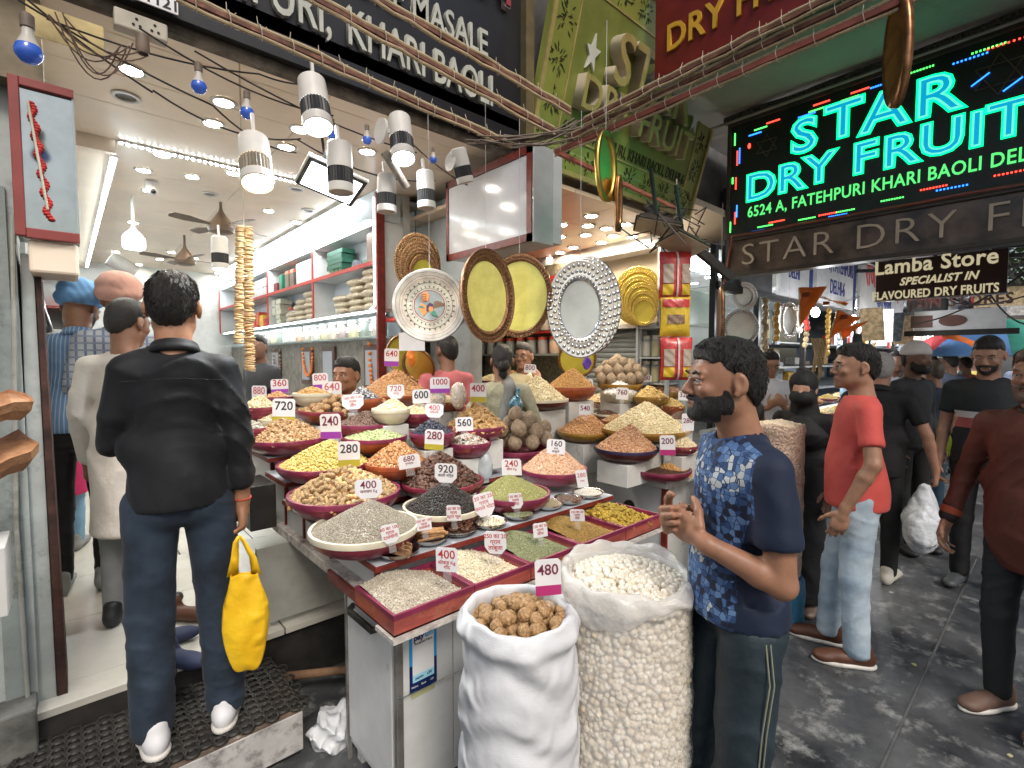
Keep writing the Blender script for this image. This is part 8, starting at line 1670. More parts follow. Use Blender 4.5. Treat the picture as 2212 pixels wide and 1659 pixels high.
person('man in a coral red tee and pale jeans looking left with his back half turned',(float(fp[0]),float(fp[1]),0), AZ+1.15, 1.66, hyaw=.25, skin=(.30,.155,.095), shirt=RT_, trousers=LDEN, shoes=M('brown_leather'), hair='short', res=.010, headres=.006, belly=.022, wide=1.0, foldamp=.006, hem=.84, elbow=[(-.25,-.02,1.11),(.24,-.02,1.12)], wrist=[(-.235,.09,.87),(.24,.05,.87)], feet=[(-.10,.0),(.10,.10)], loose=.008, hands=[dict(d=(.0,.28,-1),pn=(1,-.1,0),curl=.55,thumb=.4),None])
BLK=M('black_cloth',(.008,.008,.009), .75, var=.3, sc_=6, bump=.4, bs=16, bd=.02)
def ex_veil(t, w, J, sho, el, wr, nk, hc, hm, s):
 blob('veil',[('e',w(0,-.015,.045),(.092*s,.115*s,.098*s),hm,.02),('e',w(0,.036,-.052),(.084*s,.094*s,.066*s),hm,.02),('e',w(0,-.05,-.05),(.085*s,.08*s,.12*s),hm,.04),('c',nk,J((0,-.01,1.28)),.10*s,.18*s,.06),('-e',w(0,.125,.012),(.054*s,.07*s,.0165*s),hm,.006),('n',folds(.006,9,40,(.5,.3,1)),0)], .007, BLK, t)
p_=att(1733, 1000, 3.15)
person('woman in a black veil and robe with only her eyes showing',(float(p_[0]),float(p_[1]),0), fcam(p_,-.35), 1.50, hyaw=.2, skin=(.42,.24,.16), shirt=BLK, hair=None, res=.013, headres=.006, sleeve='long', dress=.08, hem=.05, foldamp=.012, legs=False, extra=ex_veil, shname='robe', shoes=M('bronze_sandal',(.25,.18,.14),.4,.4))
p_=att(1893, 1000, 3.55)
def ex_polo(t, w, J, sho, el, wr, nk, hc, hm, s):
 blob('collar_tip_line',[('t',nk+J((0,.004,.030)),.068*s,.003,rotm('X',-.25),.002)], .004, M('collar_piping',(.6,.6,.58),.6), t, smooth=0)
person('grey haired man in a black polo walking away with a white bag',(float(p_[0]),float(p_[1]),0), fcam(p_,PI-.15), 1.63, hyaw=.35, skin=(.38,.20,.13), shirt=BLK, trousers=BLT, shoes=M('white_trainer',(.5,.48,.42),.5), hair='grey', hair_m=GREYH, res=.013, wide=1.1, belly=.03, extra=ex_polo, hem=.80, elbow=[(-.26,-.02,1.11),(.29,-.02,1.12)], wrist=[(-.25,.03,.87),(.34,.0,.88)], collar=True, hands=[None,dict(d=(.05,.0,-1),pn=(-1,0,0),curl=1.2)])
t=E('carrier_bag', att(1993,1130,3.3), 'translucent white carrier bag carried by the grey haired man', 'bag')
WB=M('white_carrier_plastic',(.66,.70,.74), .25, var=.08, bump=.9, bs=12, bd=.03, alpha=.93)
blob('bag_body',[('e',(0,0,-.04),(.175,.09,.15),None,.02),('c',(0,0,.05),(0,0,.24),.10,.025,.05),('n',lambda P:-.010*np.abs(np.sin(P@_f((26,20,3))+1.5*np.sin(P@_f((9,0,21)))))-.005*np.abs(np.sin(P@_f((50,-30,12)))),0)], .010, WB, t, smooth=0)
p_=att(1965, 1000, 4.1);person('bearded man in a white skullcap and dark clothes beyond the grey haired man',(float(p_[0]),float(p_[1]),0), fcam(p_,.9), 1.70, skin=(.17,.09,.06), shirt=M('charcoal_shirt',(.025,.027,.03),.7,var=.3), trousers=BLT, shoes=DSH, hair='short', cap=M('white_skullcap',(.62,.60,.58),.8,var=.08), beard='full', res=.015, headres=.009, sleeve='long')
def ex_str(t, w, J, sho, el, wr, nk, hc, hm, s):
 for i in(0, 1):
  d=unit(el[i]-sho[i])
  for k in(.50, .62):c_4=sho[i]+(el[i]-sho[i])*k;blob('sleeve_stripe',[('c',c_4-d*.008,c_4+d*.008,.0665*s,.0665*s,.001)], .008, M('stripe_white',(.6,.62,.64),.7), t, smooth=0)
p_=att(2010, 1000, 4.9);person('person in a navy tee with two white sleeve stripes walking away',(float(p_[0]),float(p_[1]),0), AZ+.1, 1.56, skin=(.30,.16,.1), shirt=M('navy_sports_tee',(.012,.025,.05),.7), trousers=M('teal_trousers',(.02,.05,.08),.8), shoes=DSH, hair='short', res=.015, extra=ex_str, hair_m=M('light_brown_hair',(.10,.08,.06),.5,var=.4))
TRI=M('tricolour_tee',(.016,.020,.022), .75, var=.15, bump=.3, bs=12, bd=.02)
def tri():
 nt=TRI.node_tree;N=nt.nodes;L=nt.links;bs_=bsdf(TRI);old=bs_.inputs['Base Color'].links[0].from_socket;tc=N.new('ShaderNodeTexCoord');sp=N.new('ShaderNodeSeparateXYZ');L.new(tc.outputs['Object'], sp.inputs[0])
 cr=N.new('ShaderNodeValToRGB');cr.color_ramp.interpolation='CONSTANT';e=cr.color_ramp.elements;mr=N.new('ShaderNodeMapRange');mr.inputs[1].default_value=.8;mr.inputs[2].default_value=1.5;L.new(sp.outputs[2], mr.inputs[0]);L.new(mr.outputs[0], cr.inputs[0])
 e[0].color=(.02, .02, .022, 1);e[1].position=.46;e[1].color=(.42, .10, .09, 1);x=e.new(.555);x.color=(.60, .58, .57, 1);x=e.new(.62);x.color=(.018, .022, .024, 1)
 ab=N.new('ShaderNodeMath');ab.operation='ABSOLUTE';L.new(sp.outputs[0], ab.inputs[0]);l2=N.new('ShaderNodeMath');l2.operation='LESS_THAN';l2.inputs[1].default_value=.16;L.new(ab.outputs[0], l2.inputs[0])
 mx=N.new('ShaderNodeMix');mx.data_type='RGBA';L.new(l2.outputs[0], mx.inputs[0]);L.new(old, mx.inputs[6]);L.new(cr.outputs[0], mx.inputs[7]);L.new(mx.outputs[2], bs_.inputs['Base Color'])
tri()
p_=att(2125, 1000, 3.4);person('young man in a black tee with white and red chest bands looking down',(float(p_[0]),float(p_[1]),0), fcam(p_,-.15), 1.73, hpit=.3, hyaw=.0, skin=(.36,.20,.13), shirt=TRI, trousers=BLT, shoes=M('dark_trainer',(.05,.055,.06),.5), hair='short', beard='stubble', moust=True, res=.012, headres=.0065, wide=1.08, foldamp=.006)
t=E('neon_bag', att(2058,960,3.75), 'lime green bag half hidden behind the man in the banded tee', 'bag');blob('bag_body',[('e',(0,0,0),(.05,.04,.10),None,.01)], .012, M('lime_fabric',(.45,.62,.05),.6), t)
p_=att(2238, 1000, 2.12)
def ex_rust(t, w, J, sho, el, wr, nk, hc, hm, s):
 for i, sx in((0,-1),(1,1)):
  d=unit(wr[i]-el[i]);c_4=wr[i]-d*.03;blob('cuff',[('c',c_4-d*.030,c_4+d*.022,.043*s,.043*s,.003)], .007, M('dark_cuff',(.018,.010,.010),.7), t, smooth=0);blob('cuff_band',[('c',c_4-d*.008,c_4+d*.004,.0445*s,.0445*s,.003)], .005, M('rust_cuff_band',(.30,.06,.02),.7), t, smooth=0)
person('grey bearded man in a rust brown shirt cut off by the right edge',(float(p_[0]),float(p_[1]),0), fcam(p_,-.45), 1.63, hyaw=.1, skin=(.24,.12,.07), shirt=M('rust_shirt',(.085,.020,.010),.7,var=.15,bump=.35,bs=14,bd=.02), trousers=M('black_kurta_trousers',(.012,.013,.014),.75), shoes=M('brown_sandal',(.12,.07,.05),.6), hair='short', hair_m=M('brown_grey_hair',(.09,.06,.045),.5,var=.4), beard='full', sleeve='long', res=.010, headres=.0055, collar=M('dark_collar',(.02,.012,.01),.7), extra=ex_rust, wide=1.1, elbow=[(-.26,-.02,1.10),(.27,-.02,1.1)], wrist=[(-.27,.06,.86),(.30,.05,.87)], foldamp=.008, hem=.70)
def ex_phone(t, w, J, sho, el, wr, nk, hc, hm, s):
 mb=MB();c_4=(wr[0]+wr[1])/2+_f((0,.08,.03));mb.box(c_4-_f((.035,.004,.05)), c_4+_f((.035,.004,.05)));mb.build('phone',[BLKM], t, world=False, bevel=.004)
p_=att(1660, 900, 4.7);person('man with glasses in a white shirt reading his phone behind the stall',(float(p_[0]),float(p_[1]),.05), AZ+PI-.2, 1.60, hpit=.3, skin=(.34,.18,.11), shirt=M('white_shirt',(.58,.60,.62),.7,var=.08), hair='short', glasses=True, res=.013, headres=.007, legs=False, elbow=[(-.26,.06,1.10),(.26,.06,1.10)], wrist=[(-.07,.24,1.17),(.07,.24,1.17)], collar=True, hands=[dict(d=(.35,.5,.5),pn=(.3,-.6,.3),curl=.8),dict(d=(-.35,.5,.5),pn=(-.3,-.6,.3),curl=.8)])
p_=att(1618, 1000, 3.25);person('seated seller in a pale pink shirt mostly hidden by the man in navy',(float(p_[0]),float(p_[1]),-.28), AZ-.6, 1.60, skin=(.28,.14,.09), shirt=M('pale_pink_shirt',(.62,.42,.40),.7,var=.08), hair='short', res=.015, legs=False, headres=.01, hyaw=.4, headup=0, trousers=None)
fw=[(1925,5.6,(.30,.32,.35),AZ+3.0,1.66,'walker in grey coming toward us behind the skullcap man'),(2045,6.8,(.08,.10,.16),AZ+.1,1.64,'walker in navy in the middle distance'),(2078,7.6,(.40,.10,.08),AZ-.1,1.6,'walker in brick red in the middle distance'),(2000,8.2,(.46,.44,.40),AZ+3.2,1.66,'walker in cream coming toward us'),(1975,10.5,(.12,.14,.16),AZ,1.62,'walker in dark grey by the far counters'),(2050,14,(.2,.25,.3),AZ,1.62,'tiny walker in slate at the end of the lane'),(2100,9.6,(.5,.42,.1),AZ+.3,1.6,'walker in mustard at the right of the lane'),(2025,9.0,(.05,.09,.10),AZ+.1,1.62,'far walker with a dark green backpack'),(2062,10.0,(.42,.46,.52),AZ-.2,1.58,'far walker in a pale checked shirt'),(2085,11.5,(.30,.34,.38),AZ+.2,1.55,'far walker in a grey shirt near the middle of the street'),(1832,6.3,(.30,.45,.6),AZ+.5,1.6,'person in pale blue behind the red tee man'),(1995,12.5,(.35,.1,.08),AZ+.3,1.6,'distant walker in dull red'),(2110,13.0,(.5,.5,.5),AZ+.5,1.6,'distant walker in white'),(2190,9.0,(.25,.30,.42),AZ+3,1.62,'far walker coming toward us at the right')]
for px, t_, c_, hd, H, lab in fw:
 p_=att(px, 1000, t_);pr=person(lab,(float(p_[0]),float(p_[1]),0), hd, H, skin=(.24,.13,.09), shirt=M('far_shirt_%d'%px,c_,.8,var=.2), trousers=BLT, shoes=DSH, hair='short', res=.024, headres=.018, hands=[False,False], group='people far down the street')
 if px in(2025, 2062):blob('backpack',[('e',(0,-.17,1.20),(.13,.08,.20),None,.01)], .02, M('backpack_dark',(.02,.05,.045),.7), pr)
 # ================================================================ the street beyond
FLX=M('flex_white',(.48,.49,.50), .5, var=.08, dirt=(.2,.18,.15), dirt_amt=.34, dscale=3);FBL=M('flex_blue',(.02,.04,.16), .5, var=.1);FRD=M('flex_red',(.40,.03,.03), .5, var=.1);IK=dict(navy=M('flex_navy_ink',(.02,.03,.16),.5), red=M('flex_red_ink',(.45,.04,.03),.5), blk=INKB)
SXL=6.4
t=E('brown_shop_sign',(SXL,.9,2.2), 'square dark brown sign for flavoured dry fruits hanging over the lane', 'signboard')
a=atx(1893, 595, SXL);b=atx(2176, 595, SXL);z0=float(atx(2034,640,SXL)[2]);z1=float(atx(2034,552,SXL)[2]);ym=(a[1]+b[1])/2;wd2=abs(a[1]-b[1])
MB().box((SXL,b[1],z0),(SXL+.05,a[1],z1)).build('board',[M('sign_choc',(.045,.022,.018),.4,var=.12)], t);MB().box((SXL-.01,b[1]-.01,z0-.012),(SXL+.06,a[1]+.01,z0)).build('frame_rail',[CHR], t)
LL=M('neon_cream',(.55,.50,.34), .4, var=0, emit=(.75,.66,.42), es=.35)
fL=lambda dy, dz:frame((SXL-.006,ym+dy,(z0+z1)/2+dz),(0,-1,0),(0,0,1))
text('Lamba Store', .205, fL(0.04,.135), LL, t, .004, off=.004, sx=.86, space=1.05);text('SPECIALIST IN', .105, fL(.0,-.025), LL, t, .004, off=.003, shear=.3, sx=.86, space=1.05);text('FLAVOURED DRY FRUITS', .115, fL(0.04,-.155), LL, t, .004, off=.003, sx=.72, space=1.05)
for y in(a[1]-.1, b[1]+.1):MB().cyl((SXL+.02,y,z1),(SXL+.02,y,3.2), .01).build('hanger',[BLKM], t)
SX2=8.6;a=atx(1975, 680, SX2);b=atx(2174, 680, SX2);z0=float(atx(2075,712,SX2)[2]);z1=float(atx(2075,655,SX2)[2]);ym=(a[1]+b[1])/2
t=E('hanging_shop_sign',(SX2,ym,z0), 'dim grey hanging sign of the next stores with brown letters', 'signboard')
MB().box((SX2,b[1],z0),(SX2+.05,a[1],z0+.26)).build('lower_panel',[FLX], t);MB().box((SX2-.02,b[1]-.12,z0-.07),(SX2+.04,a[1]+.1,z0)).build('bottom_bar',[DARK], t)
text('JAIN STORES', .19, frame((SX2-.01,ym,z0+.36),(0,-1,0),(0,0,1)), M('brown_letters',(.10,.04,.03),.5), t, .02, off=.004, sx=.86, space=1.1)
MB().box((SX2-.005,ym+.25,z0+.04),(SX2,ym+.48,z0+.20)).build('print_block',[M('brown_letters')], t);MB().prism([(.14*math.cos(k*PI/10),.075*math.sin(k*PI/10))for k in range(20)], 0, .006, frame((SX2-.001,ym+.05,z0+.12),(0,-1,0),(0,0,1))).build('print_oval',[M('brown_letters')], t)
def fascia(x0, x1, z0, z1, Y, mat, lab, lines=(), ink=None, tilt=.0, edge=None):
 t=E('fascia_sign',(x0,Y,z0), lab, 'signboard');q=frame((x0,Y,z0),(1,0,0),(0,-tilt,1));MB().box((0,0,-.04),(x1-x0,z1-z0,0), q).build('board',[mat], t)
 if edge:MB().box((x1-x0-.12,0,.001),(x1-x0,z1-z0,.006), q).build('edge_band',[edge], t)
 for s_, sz, x, z, sxx, ik in lines:text(s_, sz, q@Matrix.Translation((x*(x1-x0),z*(z1-z0),.004)), IK[ik], t, .002, off=sz*.012, sx=sxx)
 return t
fascia(5.0, 6.2, 2.32, 3.3, 2.35, M('dark_fascia',(.03,.03,.032),.5,var=.4), 'dark frame and fascia above the shop with the glass case')
fascia(6.3, 7.4, 2.35, 3.5, 2.3, FLX, 'white flex sign with small navy lettering',[('& Namkeen',.22,.4,.75,.7,'navy'),('Sweets',.2,.4,.5,.7,'red'),('DELHI',.2,.4,.25,.7,'navy')], edge=FBL)
fascia(7.5, 9.3, 2.35, 3.6, 2.28, FLX, 'flex sign with big red letters and navy address lines',[('STORES',.5,.5,.78,.8,'red'),('6571, FATEHPURI',.28,.5,.45,.7,'navy'),('DELHI-6',.28,.5,.2,.7,'navy')], edge=FBL)
fascia(9.4, 12.5, 2.3, 3.4, 2.24, FLX, 'grey flex sign with a red scribbled hindi line',[('राजा जी ट्रेडर्स',.55,.5,.6,.8,'red'),('खारी बावली',.3,.5,.25,.8,'navy')])
fascia(12.8, 17.0, 2.4, 3.8, 2.2, M('dark_fascia'), 'dark fascia far down the lane',[('RAJ TRADERS',.7,.5,.5,.8,'red')])
fascia(17.2, 24.0, 2.4, 4.0, 2.1, FLX, 'furthest pale fascia down the lane',[('DRY FRUITS',1.0,.5,.5,.8,'navy')])
t=E('upper_floors',(10,3,3.1), 'dark upper storey wall above the row of shops', 'building')
UPM=M('dark_upper_wall',(.10,.095,.09), .8, var=.35, sc_=3, bump=.4)
MB().box((-1.5,2.42,3.1),(30,9.8,9)).build('wall',[UPM], t)
for i in range(8):
 for z in(4.8, 7.0):w_=MB().box((4.9+i*3,2.385,z),(6.1+i*3,2.418,z+1.3)).build('window_frame',[BLKM], t);MB().box((4.98+i*3,2.378,z+.06),(6.02+i*3,2.384,z+1.24)).build('pane',[M('dark_pane',(.04,.05,.06),.1,var=.2)], w_, world=False).location=(0, 0, 0)
t=E('glass_case',(5.1,2.4,1.2), 'tall glass case with plates and dishes beyond the snack packets', 'glass case')
x0, x1=4.95, 5.75;Yc=2.45
for x in(x0, x1):MB().box((x-.015,Yc,.9),(x+.015,Yc+.03,2.35)).build('frame_post',[M('alu_grey',(.4,.42,.44),.35,.4,var=.05)], t)
for z in(1.55, 1.95, 2.33):MB().box((x0,Yc,z-.006),(x1,Yc+.35,z+.006)).build('glass_shelf_board',[GLS], t)
MB().box((x0,Yc+.36,.9),(x1,Yc+.38,2.35)).build('back_panel',[M('case_back',(.40,.48,.46),.3,var=.06)], t);MB().box((x0,Yc,.9),(x1,Yc+.006,2.33)).build('front_glass',[M('case_glass',(.7,.8,.78),.05,var=0,alpha=.16)], t)
tray_disc(1607, 640, 5.35, .14, .15, 0, 0, 'round embossed plate on the upper shelf of the glass case', 'silver', .4, cord=False, grp='plates in the glass case');tray_disc(1600, 708, 5.35, .19, .2, 0, 0, 'larger plate on the lower shelf of the glass case', 'silver', .2, cord=False, grp='plates in the glass case')
tray_disc(1704, 692, 5.6, .115, .21, .3, 0, 'oval silver tray hanging before the pale wall', 'silver', .28, grp='trays further down', top=2.5)
t=E('wall_calendar',(8,4.9,1.6), 'dark green framed print on the far shop wall', 'picture');p_=att(1656, 705, 7.0);MB().box((p_[0]-.2,p_[1],p_[2]-.25),(p_[0]+.2,p_[1]+.03,p_[2]+.25)).build('frame',[M('frame_green',(.02,.05,.035),.4,var=.3)], t);MB().box((p_[0]-.1,p_[1]-.006,p_[2]-.16),(p_[0]+.1,p_[1]-.001,p_[2]+.1)).build('print',[M('print_cream',(.4,.36,.2),.5,var=.4,sc_=9)], t)
for i, (px, py)in enumerate([(1510,580),(1532,600),(1550,590),(1585,600),(1500,612),(1560,615),(1610,615),(1575,578),(1640,612),(1605,590),(1540,570),(1720,625),(1775,630),(1750,640),(1810,632),(1830,642),(1700,645),(1790,650)]):
 downlight(px, py, 2.693, .07, 'cool white lamp in the ceiling of the far shops', grp='lamps of the far shops')
t=E('stall_frame',(4.9,2.4,2.4), 'dark steel posts and beam of the further stalls', 'frame')
for x in(4.85, 5.9, 7.4, 9.3, 12.6, 17.1):MB().box((x-.03,2.36,0),(x+.03,2.42,2.75)).build('post',[BLKM], t)
MB().box((4.85,2.34,2.28),(25,2.42,2.36)).build('beam',[BLKM], t)
CW=M('counter_white_blue',(.52,.58,.62), .4, var=.08)
for i, (x0, x1, y0, lab)in enumerate(((4.55,5.6,1.72,'white counter with a red and orange brand badge'),(5.9,7.3,1.75,'white counter beyond the veiled woman'),(7.6,9.4,1.75,'third counter down the lane'),(9.8,12.4,1.7,'fourth counter down the lane'),(13,17,1.65,'far counter down the lane'),(17.5,23,1.6,'furthest counter down the lane'))):
 t=E('far_counter',(x0,y0,0), lab, 'counter', 'counters down the lane');MB().box((x0,y0,.0),(x1,2.35,.86)).build('carcass',[CW], t);MB().box((x0-.02,y0-.02,.862),(x1+.02,2.35,.90)).build('top',[WHT2], t)
 if i==0:
  q=frame((x0-.012,2.02,.70),(0,-1,0),(0,0,1));MB().prism([(.22*math.cos(k*PI/12),.10*math.sin(k*PI/12))for k in range(24)], 0, .006, q).build('badge',[M('badge_red',(.50,.05,.03),.4)], t);text('kdhan', .13, q@Matrix.Translation((0,0,.008)), TW, t, .001, off=.002)
  for k, c_ in enumerate(((.45,.3,.05),(.5,.06,.04),(.1,.25,.4))):MB().box((x0-.012+.002*k,1.74,.62-.1*k),(x0-.004,1.86,.71-.1*k)).build('poster_patch',[M('patch_%d'%k,c_,.5,var=.4,sc_=40)], t)
 n_=4 if i<3 else 5
 for k in range(n_):
  xx=x0+.12+(x1-x0-.3)*k/(n_-1)
  for r_, yy2 in enumerate((y0+.14,y0+.42)):
   pal=(P_ALM, P_PST, P_ORG, P_WAL, P_YEL, P_DRK)[(k*3+i+r_*2)%6];rd=.13;zc=.9+.10*r_
   bowl('red bowl of dry goods on the %s'%lab.replace('white counter ','counter '),(xx,yy2,zc), rd, .05, ENAMO if k%2 else ENAM, n=20, group='bowls down the lane')
   heap('heap in a bowl on the %s'%lab.replace('white counter ','counter '),(xx,yy2,zc+.042), rd*.95, .07, 'drop', .0125 if i<3 else.02, pal, group='heaps down the lane', layers=1.1)
rs=random.Random(11)
HM=[M('hang_%d'%i,c,.4,var=.4,sc_=20)for i, c in enumerate([(.5,.38,.22),(.45,.05,.04),(.55,.53,.50),(.12,.10,.09),(.25,.3,.34),(.5,.3,.06)])]
for k in range(60):
 X=5.6+k*.30+rs.uniform(-.1, .1);Y=2.12+rs.uniform(-.15, .22);L=rs.uniform(.25, .75);zt=2.3-rs.uniform(0, .1);mb=MB();nseg=int(L/.07)
 kind=rs.randrange(4)
 if kind<2:
  for j in range(nseg):mb.ball((rs.uniform(-.01,.01),rs.uniform(-.01,.01),-j*.07-.05),(.035,.035,.042), 7, 5)
 else:
  for j in range(max(2,nseg//2)):mb.box((-.06,-.015+rs.uniform(-.01,.01),-j*.15-.16),(.06,.015,-j*.15-.02))
 mb.cyl((0,0,0),(0,0,-L), .004, n=5)
 o=mb.build('hanging_goods',[HM[(k*5)%6]]);o.location=(X, Y, zt);T(o, 'string of hanging goods over the counters down the lane', 'hanging goods', 'goods hanging down the lane')
for k in range(40):
 X=5.2+k*.5;Y=rs.uniform(3.6, 4.6);z=rs.uniform(1.0, 1.9);o=MB().box((-.15,-.1,0),(.15,.1,rs.uniform(.15,.35))).build('goods_box',[HM[(k*7)%6]], bevel=.01);o.location=(X, Y, z);T(o, 'box or bundle on a shelf inside the far shops', 'box', 'boxes in the far shops')
for r_ in range(3):
 t=E('far_shelf',(5,4.2,.98+.45*r_), 'shelf board inside the far shops, %s'%('low','middle','high')[r_], 'shelf', 'shelf boards in the far shops');MB().box((4.6,3.4,.96+.45*r_),(25,5.0,.985+.45*r_)).build('board',[M('far_shelf_grey',(.3,.32,.34),.5)], t)
t=E('root_bundle', att(1768,760,4.6), 'pale twisted roots hanging over the far stall', 'roots');mb=MB()
for k in range(9):x=-.12+.03*k;mb.tube([(x+.02*math.sin(j*1.3+k),.02*math.cos(j+k),.12-j*.06)for j in range(rs.randint(4,8))],[.014-.001*j for j in range(8)][:10]if False else.012, 6)
mb.build('root',[M('root_tan',(.42,.30,.16),.7,var=.3,bump=.6)], t, True, world=False);
OF=M('saffron_flag',(.80,.17,.01), .6, var=.1, sheen=.2);GF=M('gold_trim',(.5,.42,.2), .4, var=.3, sc_=90)
for i, (px, py, t_, pl)in enumerate(((1745,660,4.8,[(-.09,.17),(.17,.18),(-.07,-.20)]),(1812,700,5.0,[(-.02,.14),(.21,.06),(-.09,-.14)]),(1835,715,5.1,[(-.08,-.10),(.18,.10),(-.1,.02)]),(1795,648,5.4,[(-.12,.03),(.18,-.03),(.16,-.06)]))):
 t=E('pennant', att(px,py,t_),('largest orange pennant hanging left of the others','middle orange pennant with silver trim','lower orange pennant pointing right','folded orange pennant strip behind')[i], 'flag', 'orange pennants over the lane');q=frame((0,0,0), RT,(0,0,1))
 n=8;V=[];A, B_, C_=[Vector((x,y,0))for x, y in pl]
 F_=[];idx={}
 for a in range(n+1):
  for b in range(n+1-a):p_=A+(B_-A)*a/n+(C_-A)*b/n;p_.z=.02*math.sin(a*1.1+b*.8);idx[a, b]=len(V);V.append(q@p_)
 for a in range(n):
  for b in range(n-a):
   F_.append([idx[a,b],idx[a+1,b],idx[a,b+1]])
   if a+b<n-1:F_.append([idx[a+1,b],idx[a+1,b+1],idx[a,b+1]])
 o=link('cloth', mesh('cloth',V,F_,OF,True), t, world=False);m_2=o.modifiers.new('s', 'SOLIDIFY');m_2.thickness=.001
 MB().tube([q@A,q@C_], .006, 5).build('gold_trim',[GF], t, world=False);MB().tube([q@C_,q@B_], .005, 5).build('gold_trim',[GF], t, world=False)
 MB().box(q@Vector((pl[0][0]+.02,pl[0][1]-.09,.022)), q@Vector((pl[0][0]+.09,pl[0][1]-.05,.028))).build('printed_mark',[M('flag_ink',(.25,.05,.01),.7)], t, world=False)
t=E('bunting_cord', att(1740,620,4.8), 'cord carrying the orange pennants', 'cord');MB().tube([att(1725,628,4.9),att(1760,632,4.9),att(1810,655,5.1),att(1860,640,5.6)], .004, 5).build('cord_line',[STR], t)
TIN=M('old_tin',(.075,.075,.07), .6, .3, var=.5, sc_=4, dirt=(.16,.13,.10), dirt_amt=.4)
def tin(x0, x1, y0, y1, za, zb, lab):
 n=int(abs(x1-x0)/.04);V=[];
 for i in range(n+1):
  x=x0+(x1-x0)*i/n;h=.014*math.sin(i*PI/2)
  V+=[(x,y0,za+h),(x,y1,zb+h)]
 me=mesh('tin_sheet', V,[[2*i,2*i+2,2*i+3,2*i+1]for i in range(n)], TIN, True);o=link('tin_roof', me);T(o, lab, 'roof');m_2=o.modifiers.new('s', 'SOLIDIFY');m_2.thickness=.003
tin(7.0, 9.6, .55, 2.42, 2.82, 3.15, 'nearest corrugated roof sheet over the lane behind the brown sign');tin(9.6, 13.5, .9, 2.42, 2.7, 3.2, 'second corrugated roof sheet down the lane');tin(14, 22, 1.0, 2.4, 2.7, 3.4, 'far corrugated roof sheet down the lane')
tin(6.5, 8.4, -1.2, .3, 3.1, 3.3, 'corrugated sheet hung above the lane at the right')
t=E('roof_beams',(7,.5,3.1), 'criss cross dark beams under the tin roofs', 'beams')
for x in(6.9, 7.7, 8.5, 9.4, 10.5, 12, 14):MB().bar((x,.2,2.80),(x,2.4,2.98), .05).build('rafter',[DARK], t)
for y in(.6, 1.1, 1.7):MB().bar((6.6,y,2.78),(15,y,2.86), .04).build('purlin',[DARK], t)
for k in range(5):p_=att(1885+k*22, 700+4*k, 6.5+.3*k);t=E('hanging_board', p_, 'dim tilted board stored under the tin roof', 'board', 'tilted boards under the roof');q=Matrix.Rotation(.4*(k%3-1), 4, 'Y');MB().box((-.03,-.12,-.22),(.0,.12,.22), q).build('board_face',[HM[(k*2)%6]], t, world=False)
t=E('market_umbrella', att(2150,790,7.2), 'big faded umbrella in green, yellow, red and blue panels', 'umbrella');r=1.15;hU=.55;zc=float(att(2150,695,7.2)[2])-float(t.location.z)
UC=[M('umb_%d'%i,c,.7,var=.08)for i, c in enumerate([(.04,.26,.20),(.50,.55,.12),(.45,.05,.06),(.06,.16,.36),(.04,.26,.20),(.50,.55,.12),(.45,.05,.06),(.06,.16,.36)])]
for k in range(8):
 a0, a1=2*PI*k/8+.2, 2*PI*(k+1)/8+.2;V=[];F_=[]
 for j in range(5):
  f=j/4
  for i in range(4):a=a0+(a1-a0)*i/3;V.append((r*f*math.cos(a),r*f*math.sin(a),zc+hU*.1-hU*f**1.7))
 F_=[[j*4+i,j*4+i+1,(j+1)*4+i+1,(j+1)*4+i]for j in range(4)for i in range(3)]
 o=link('panel', mesh('panel',V,F_,UC[k],True), t, world=False);m_2=o.modifiers.new('s', 'SOLIDIFY');m_2.thickness=.003
MB().cyl((0,0,-1.6),(0,0,zc), .02).build('pole',[CHR], t, world=False)
t=E('orange_banner', att(2075,745,6.6), 'long orange cloth stretched over the crowd', 'banner');q=frame((0,0,0), RT,(0,0,1));MB().add([q@Vector(v)for v in((-.25,.10,0),(-.22,.20,0),(.35,-.02,.02),(.30,-.10,.02),(.02,.03,.03))],[[0,4,3,2,1]]).build('cloth',[OF], t, world=False)
t=E('end_building',(30,0,0), 'pale crowded building front closing the end of the lane', 'building')
MB().box((30,-8,0),(36,10,3.6)).build('wall',[M('far_pale_wall',(.36,.37,.38),.7,var=.25,sc_=.8)], t)
for k in range(9):
 for z in(.6, 2.1):w_=MB().box((29.94,-7+k*1.8,z),(29.99,-5.9+k*1.8,z+1.0)).build('window_frame',[M('far_frame',(.08,.08,.09),.5)], t);o=MB().box((29.92,-6.9+k*1.8,z+.08),(29.935,-6.0+k*1.8,z+.92)).build('pane',[M('lit_window',(.6,.62,.6),.3,var=0,emit=(.9,.95,1),es=1.2)if(k*3+int(z))%3 else M('dark_pane')], w_, world=False)
for k in range(12):
 X=12+k*1.5;t=E('far_signboard',(X,rs.uniform(.6,1.4),rs.uniform(2.3,2.9)), 'small signboard sticking out far down the lane', 'signboard', 'signs far down the lane');MB().box((0,-.3,0),(.04,.4,.35)).build('board',[HM[k%6]], t, world=False)
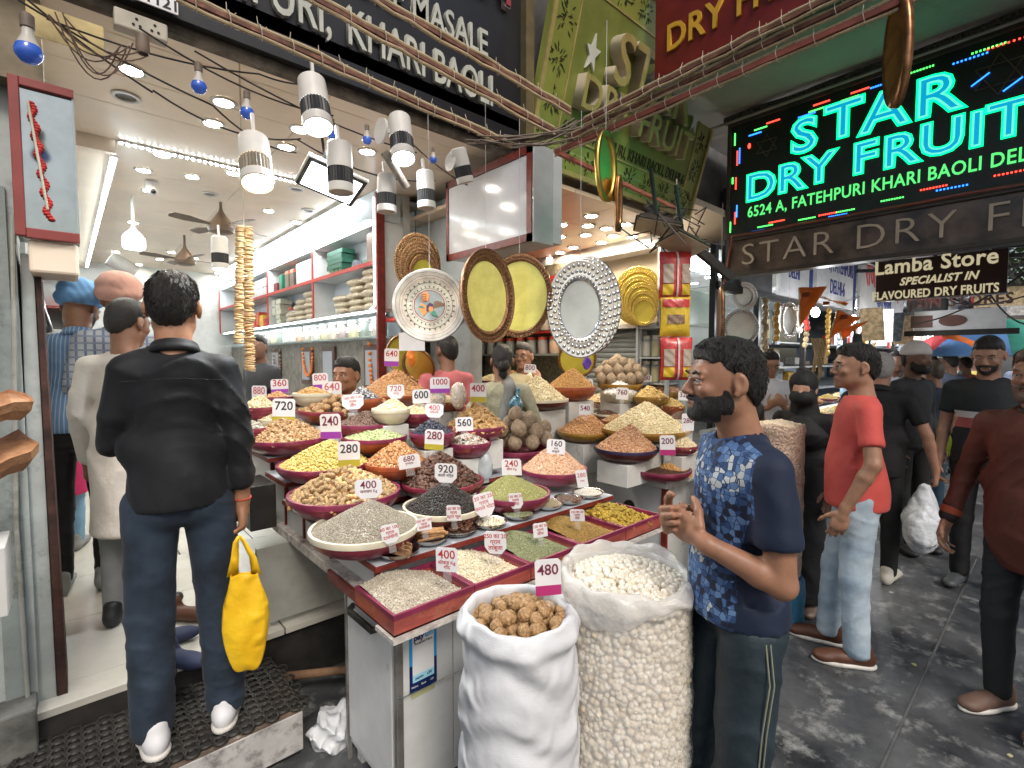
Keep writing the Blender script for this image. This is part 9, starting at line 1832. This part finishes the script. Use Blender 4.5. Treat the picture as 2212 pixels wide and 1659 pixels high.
def tree(loc, h, r, seed, lab):
 t=E('tree', loc, lab, 'tree');rs2=np.random.default_rng(seed);mb=MB();mb.cyl((0,0,0),(.1,0,h*.6), .16, .09, 10)
 for k in range(7):a=k*2.4;mb.cyl((.1,0,h*.5),(.1+r*.7*math.cos(a),r*.7*math.sin(a),h*(.62+.05*k)), .05, .015, 6)
 mb.build('trunk',[M('tree_bark',(.09,.07,.05),.9,var=.3,bump=.5)], t, True, world=False)
 cl=rs2.normal(0, 1,(70,3));cl/=np.linalg.norm(cl, axis=1)[:, None];cl*=(rs2.uniform(.25,1,(70,1)))**.5;cl=cl*[r, r, r*.65]+[0, 0, h*.82]
 P_2=(cl[:,None]+rs2.normal(0,r*.16,(70,60,3))).reshape(-1, 3);V, F_, tt=scatter(P_2, rs2.normal(0,1,P_2.shape)+[0,0,.6],(np.array([(-.5,0,0),(0,-.28,.05),(.5,0,0),(0,.28,.05)],float),np.array([(0,1,2),(0,2,3)])), .16, .3, .4, rs2)
 T(link('crown',np_mesh('crown',V,F_,M('leaf',rough=.6,tint=PG((.035,.07,.015),(.07,.13,.03),(.11,.18,.05))),False,tt),t,world=False), kind='stuff')
tree((20,.5,0), 6.5, 2.6, 1, 'leafy tree over the lane behind the hanging signs');tree((26,-1.5,0), 7, 2.6, 2, 'further tree at the end of the lane');tree((17,-1.6,0), 6, 1.8, 3, 'tree at the right above the umbrella')
t=E('street_wires',(8,0,2.7), 'black wires looping across the lane at the right', 'wires')
for(a, b, s_)in(((1975,700,6),(2212,590,4.5),.08),((2100,640,6),(2212,560,4.5),.06),((2060,655,6.5),(2212,640,5),.05),((2120,600,6),(2212,700,5),.1)):MB().tube(sag(att(*a),att(*b),s_), .009, 6).build('wire',[BC], t, True)
for x in(6.0, 9, 13, 18):
 t=E('batten_lamp',(x,3.0,2.66), 'bright white batten lamp inside the far shops', 'lamp', 'batten lamps');MB().box((-.6,-.03,-.02),(.6,.03,.0)).build('tube',[em('batten_glow',(.88,.95,1),45)], t, world=False)
for k in range(9):  # one lit bulb is real; the rest are added to brighten the lane
 x=6.4+k*1.5;t=E('lane_fill_bulb',(x,1.95,2.12), 'glowing bare bulb of a row added over the counters to brighten the lane', 'bulb', 'bulb row added over the lane counters');MB().ball((0,0,0),(.045,.045,.055), 12, 8).build('bulb_globe',[em('bulb_glow',(.92,.96,1),40)], t, True, world=False);MB().cyl((0,0,.05),(0,0,.25), .008, n=6).build('flex',[BC], t, world=False);light('lane_fill_light',(x,1.88,2.05), 15, .06,(.95,.97,1), 'POINT', t)
for k in range(46):
 x=rs.uniform(1.4, 6.5);y=rs.uniform(-1.5, 1.3)
 o=MB().prism([(math.cos(a)*rs.uniform(.006,.02),math.sin(a)*rs.uniform(.005,.014))for a in(0,1.1,2.2,3.3,4.6,5.5)], 0, .002).build('litter_scrap',[M('scrap_%d'%(k%3),((.5,.5,.47),(.25,.2,.14),(.4,.38,.2))[k%3],.8)]);o.location=(x, y, .001);o.rotation_euler=(0, 0, k);T(o, 'small flattened scrap of paper or leaf trodden into the lane', 'litter', 'scraps on the lane')
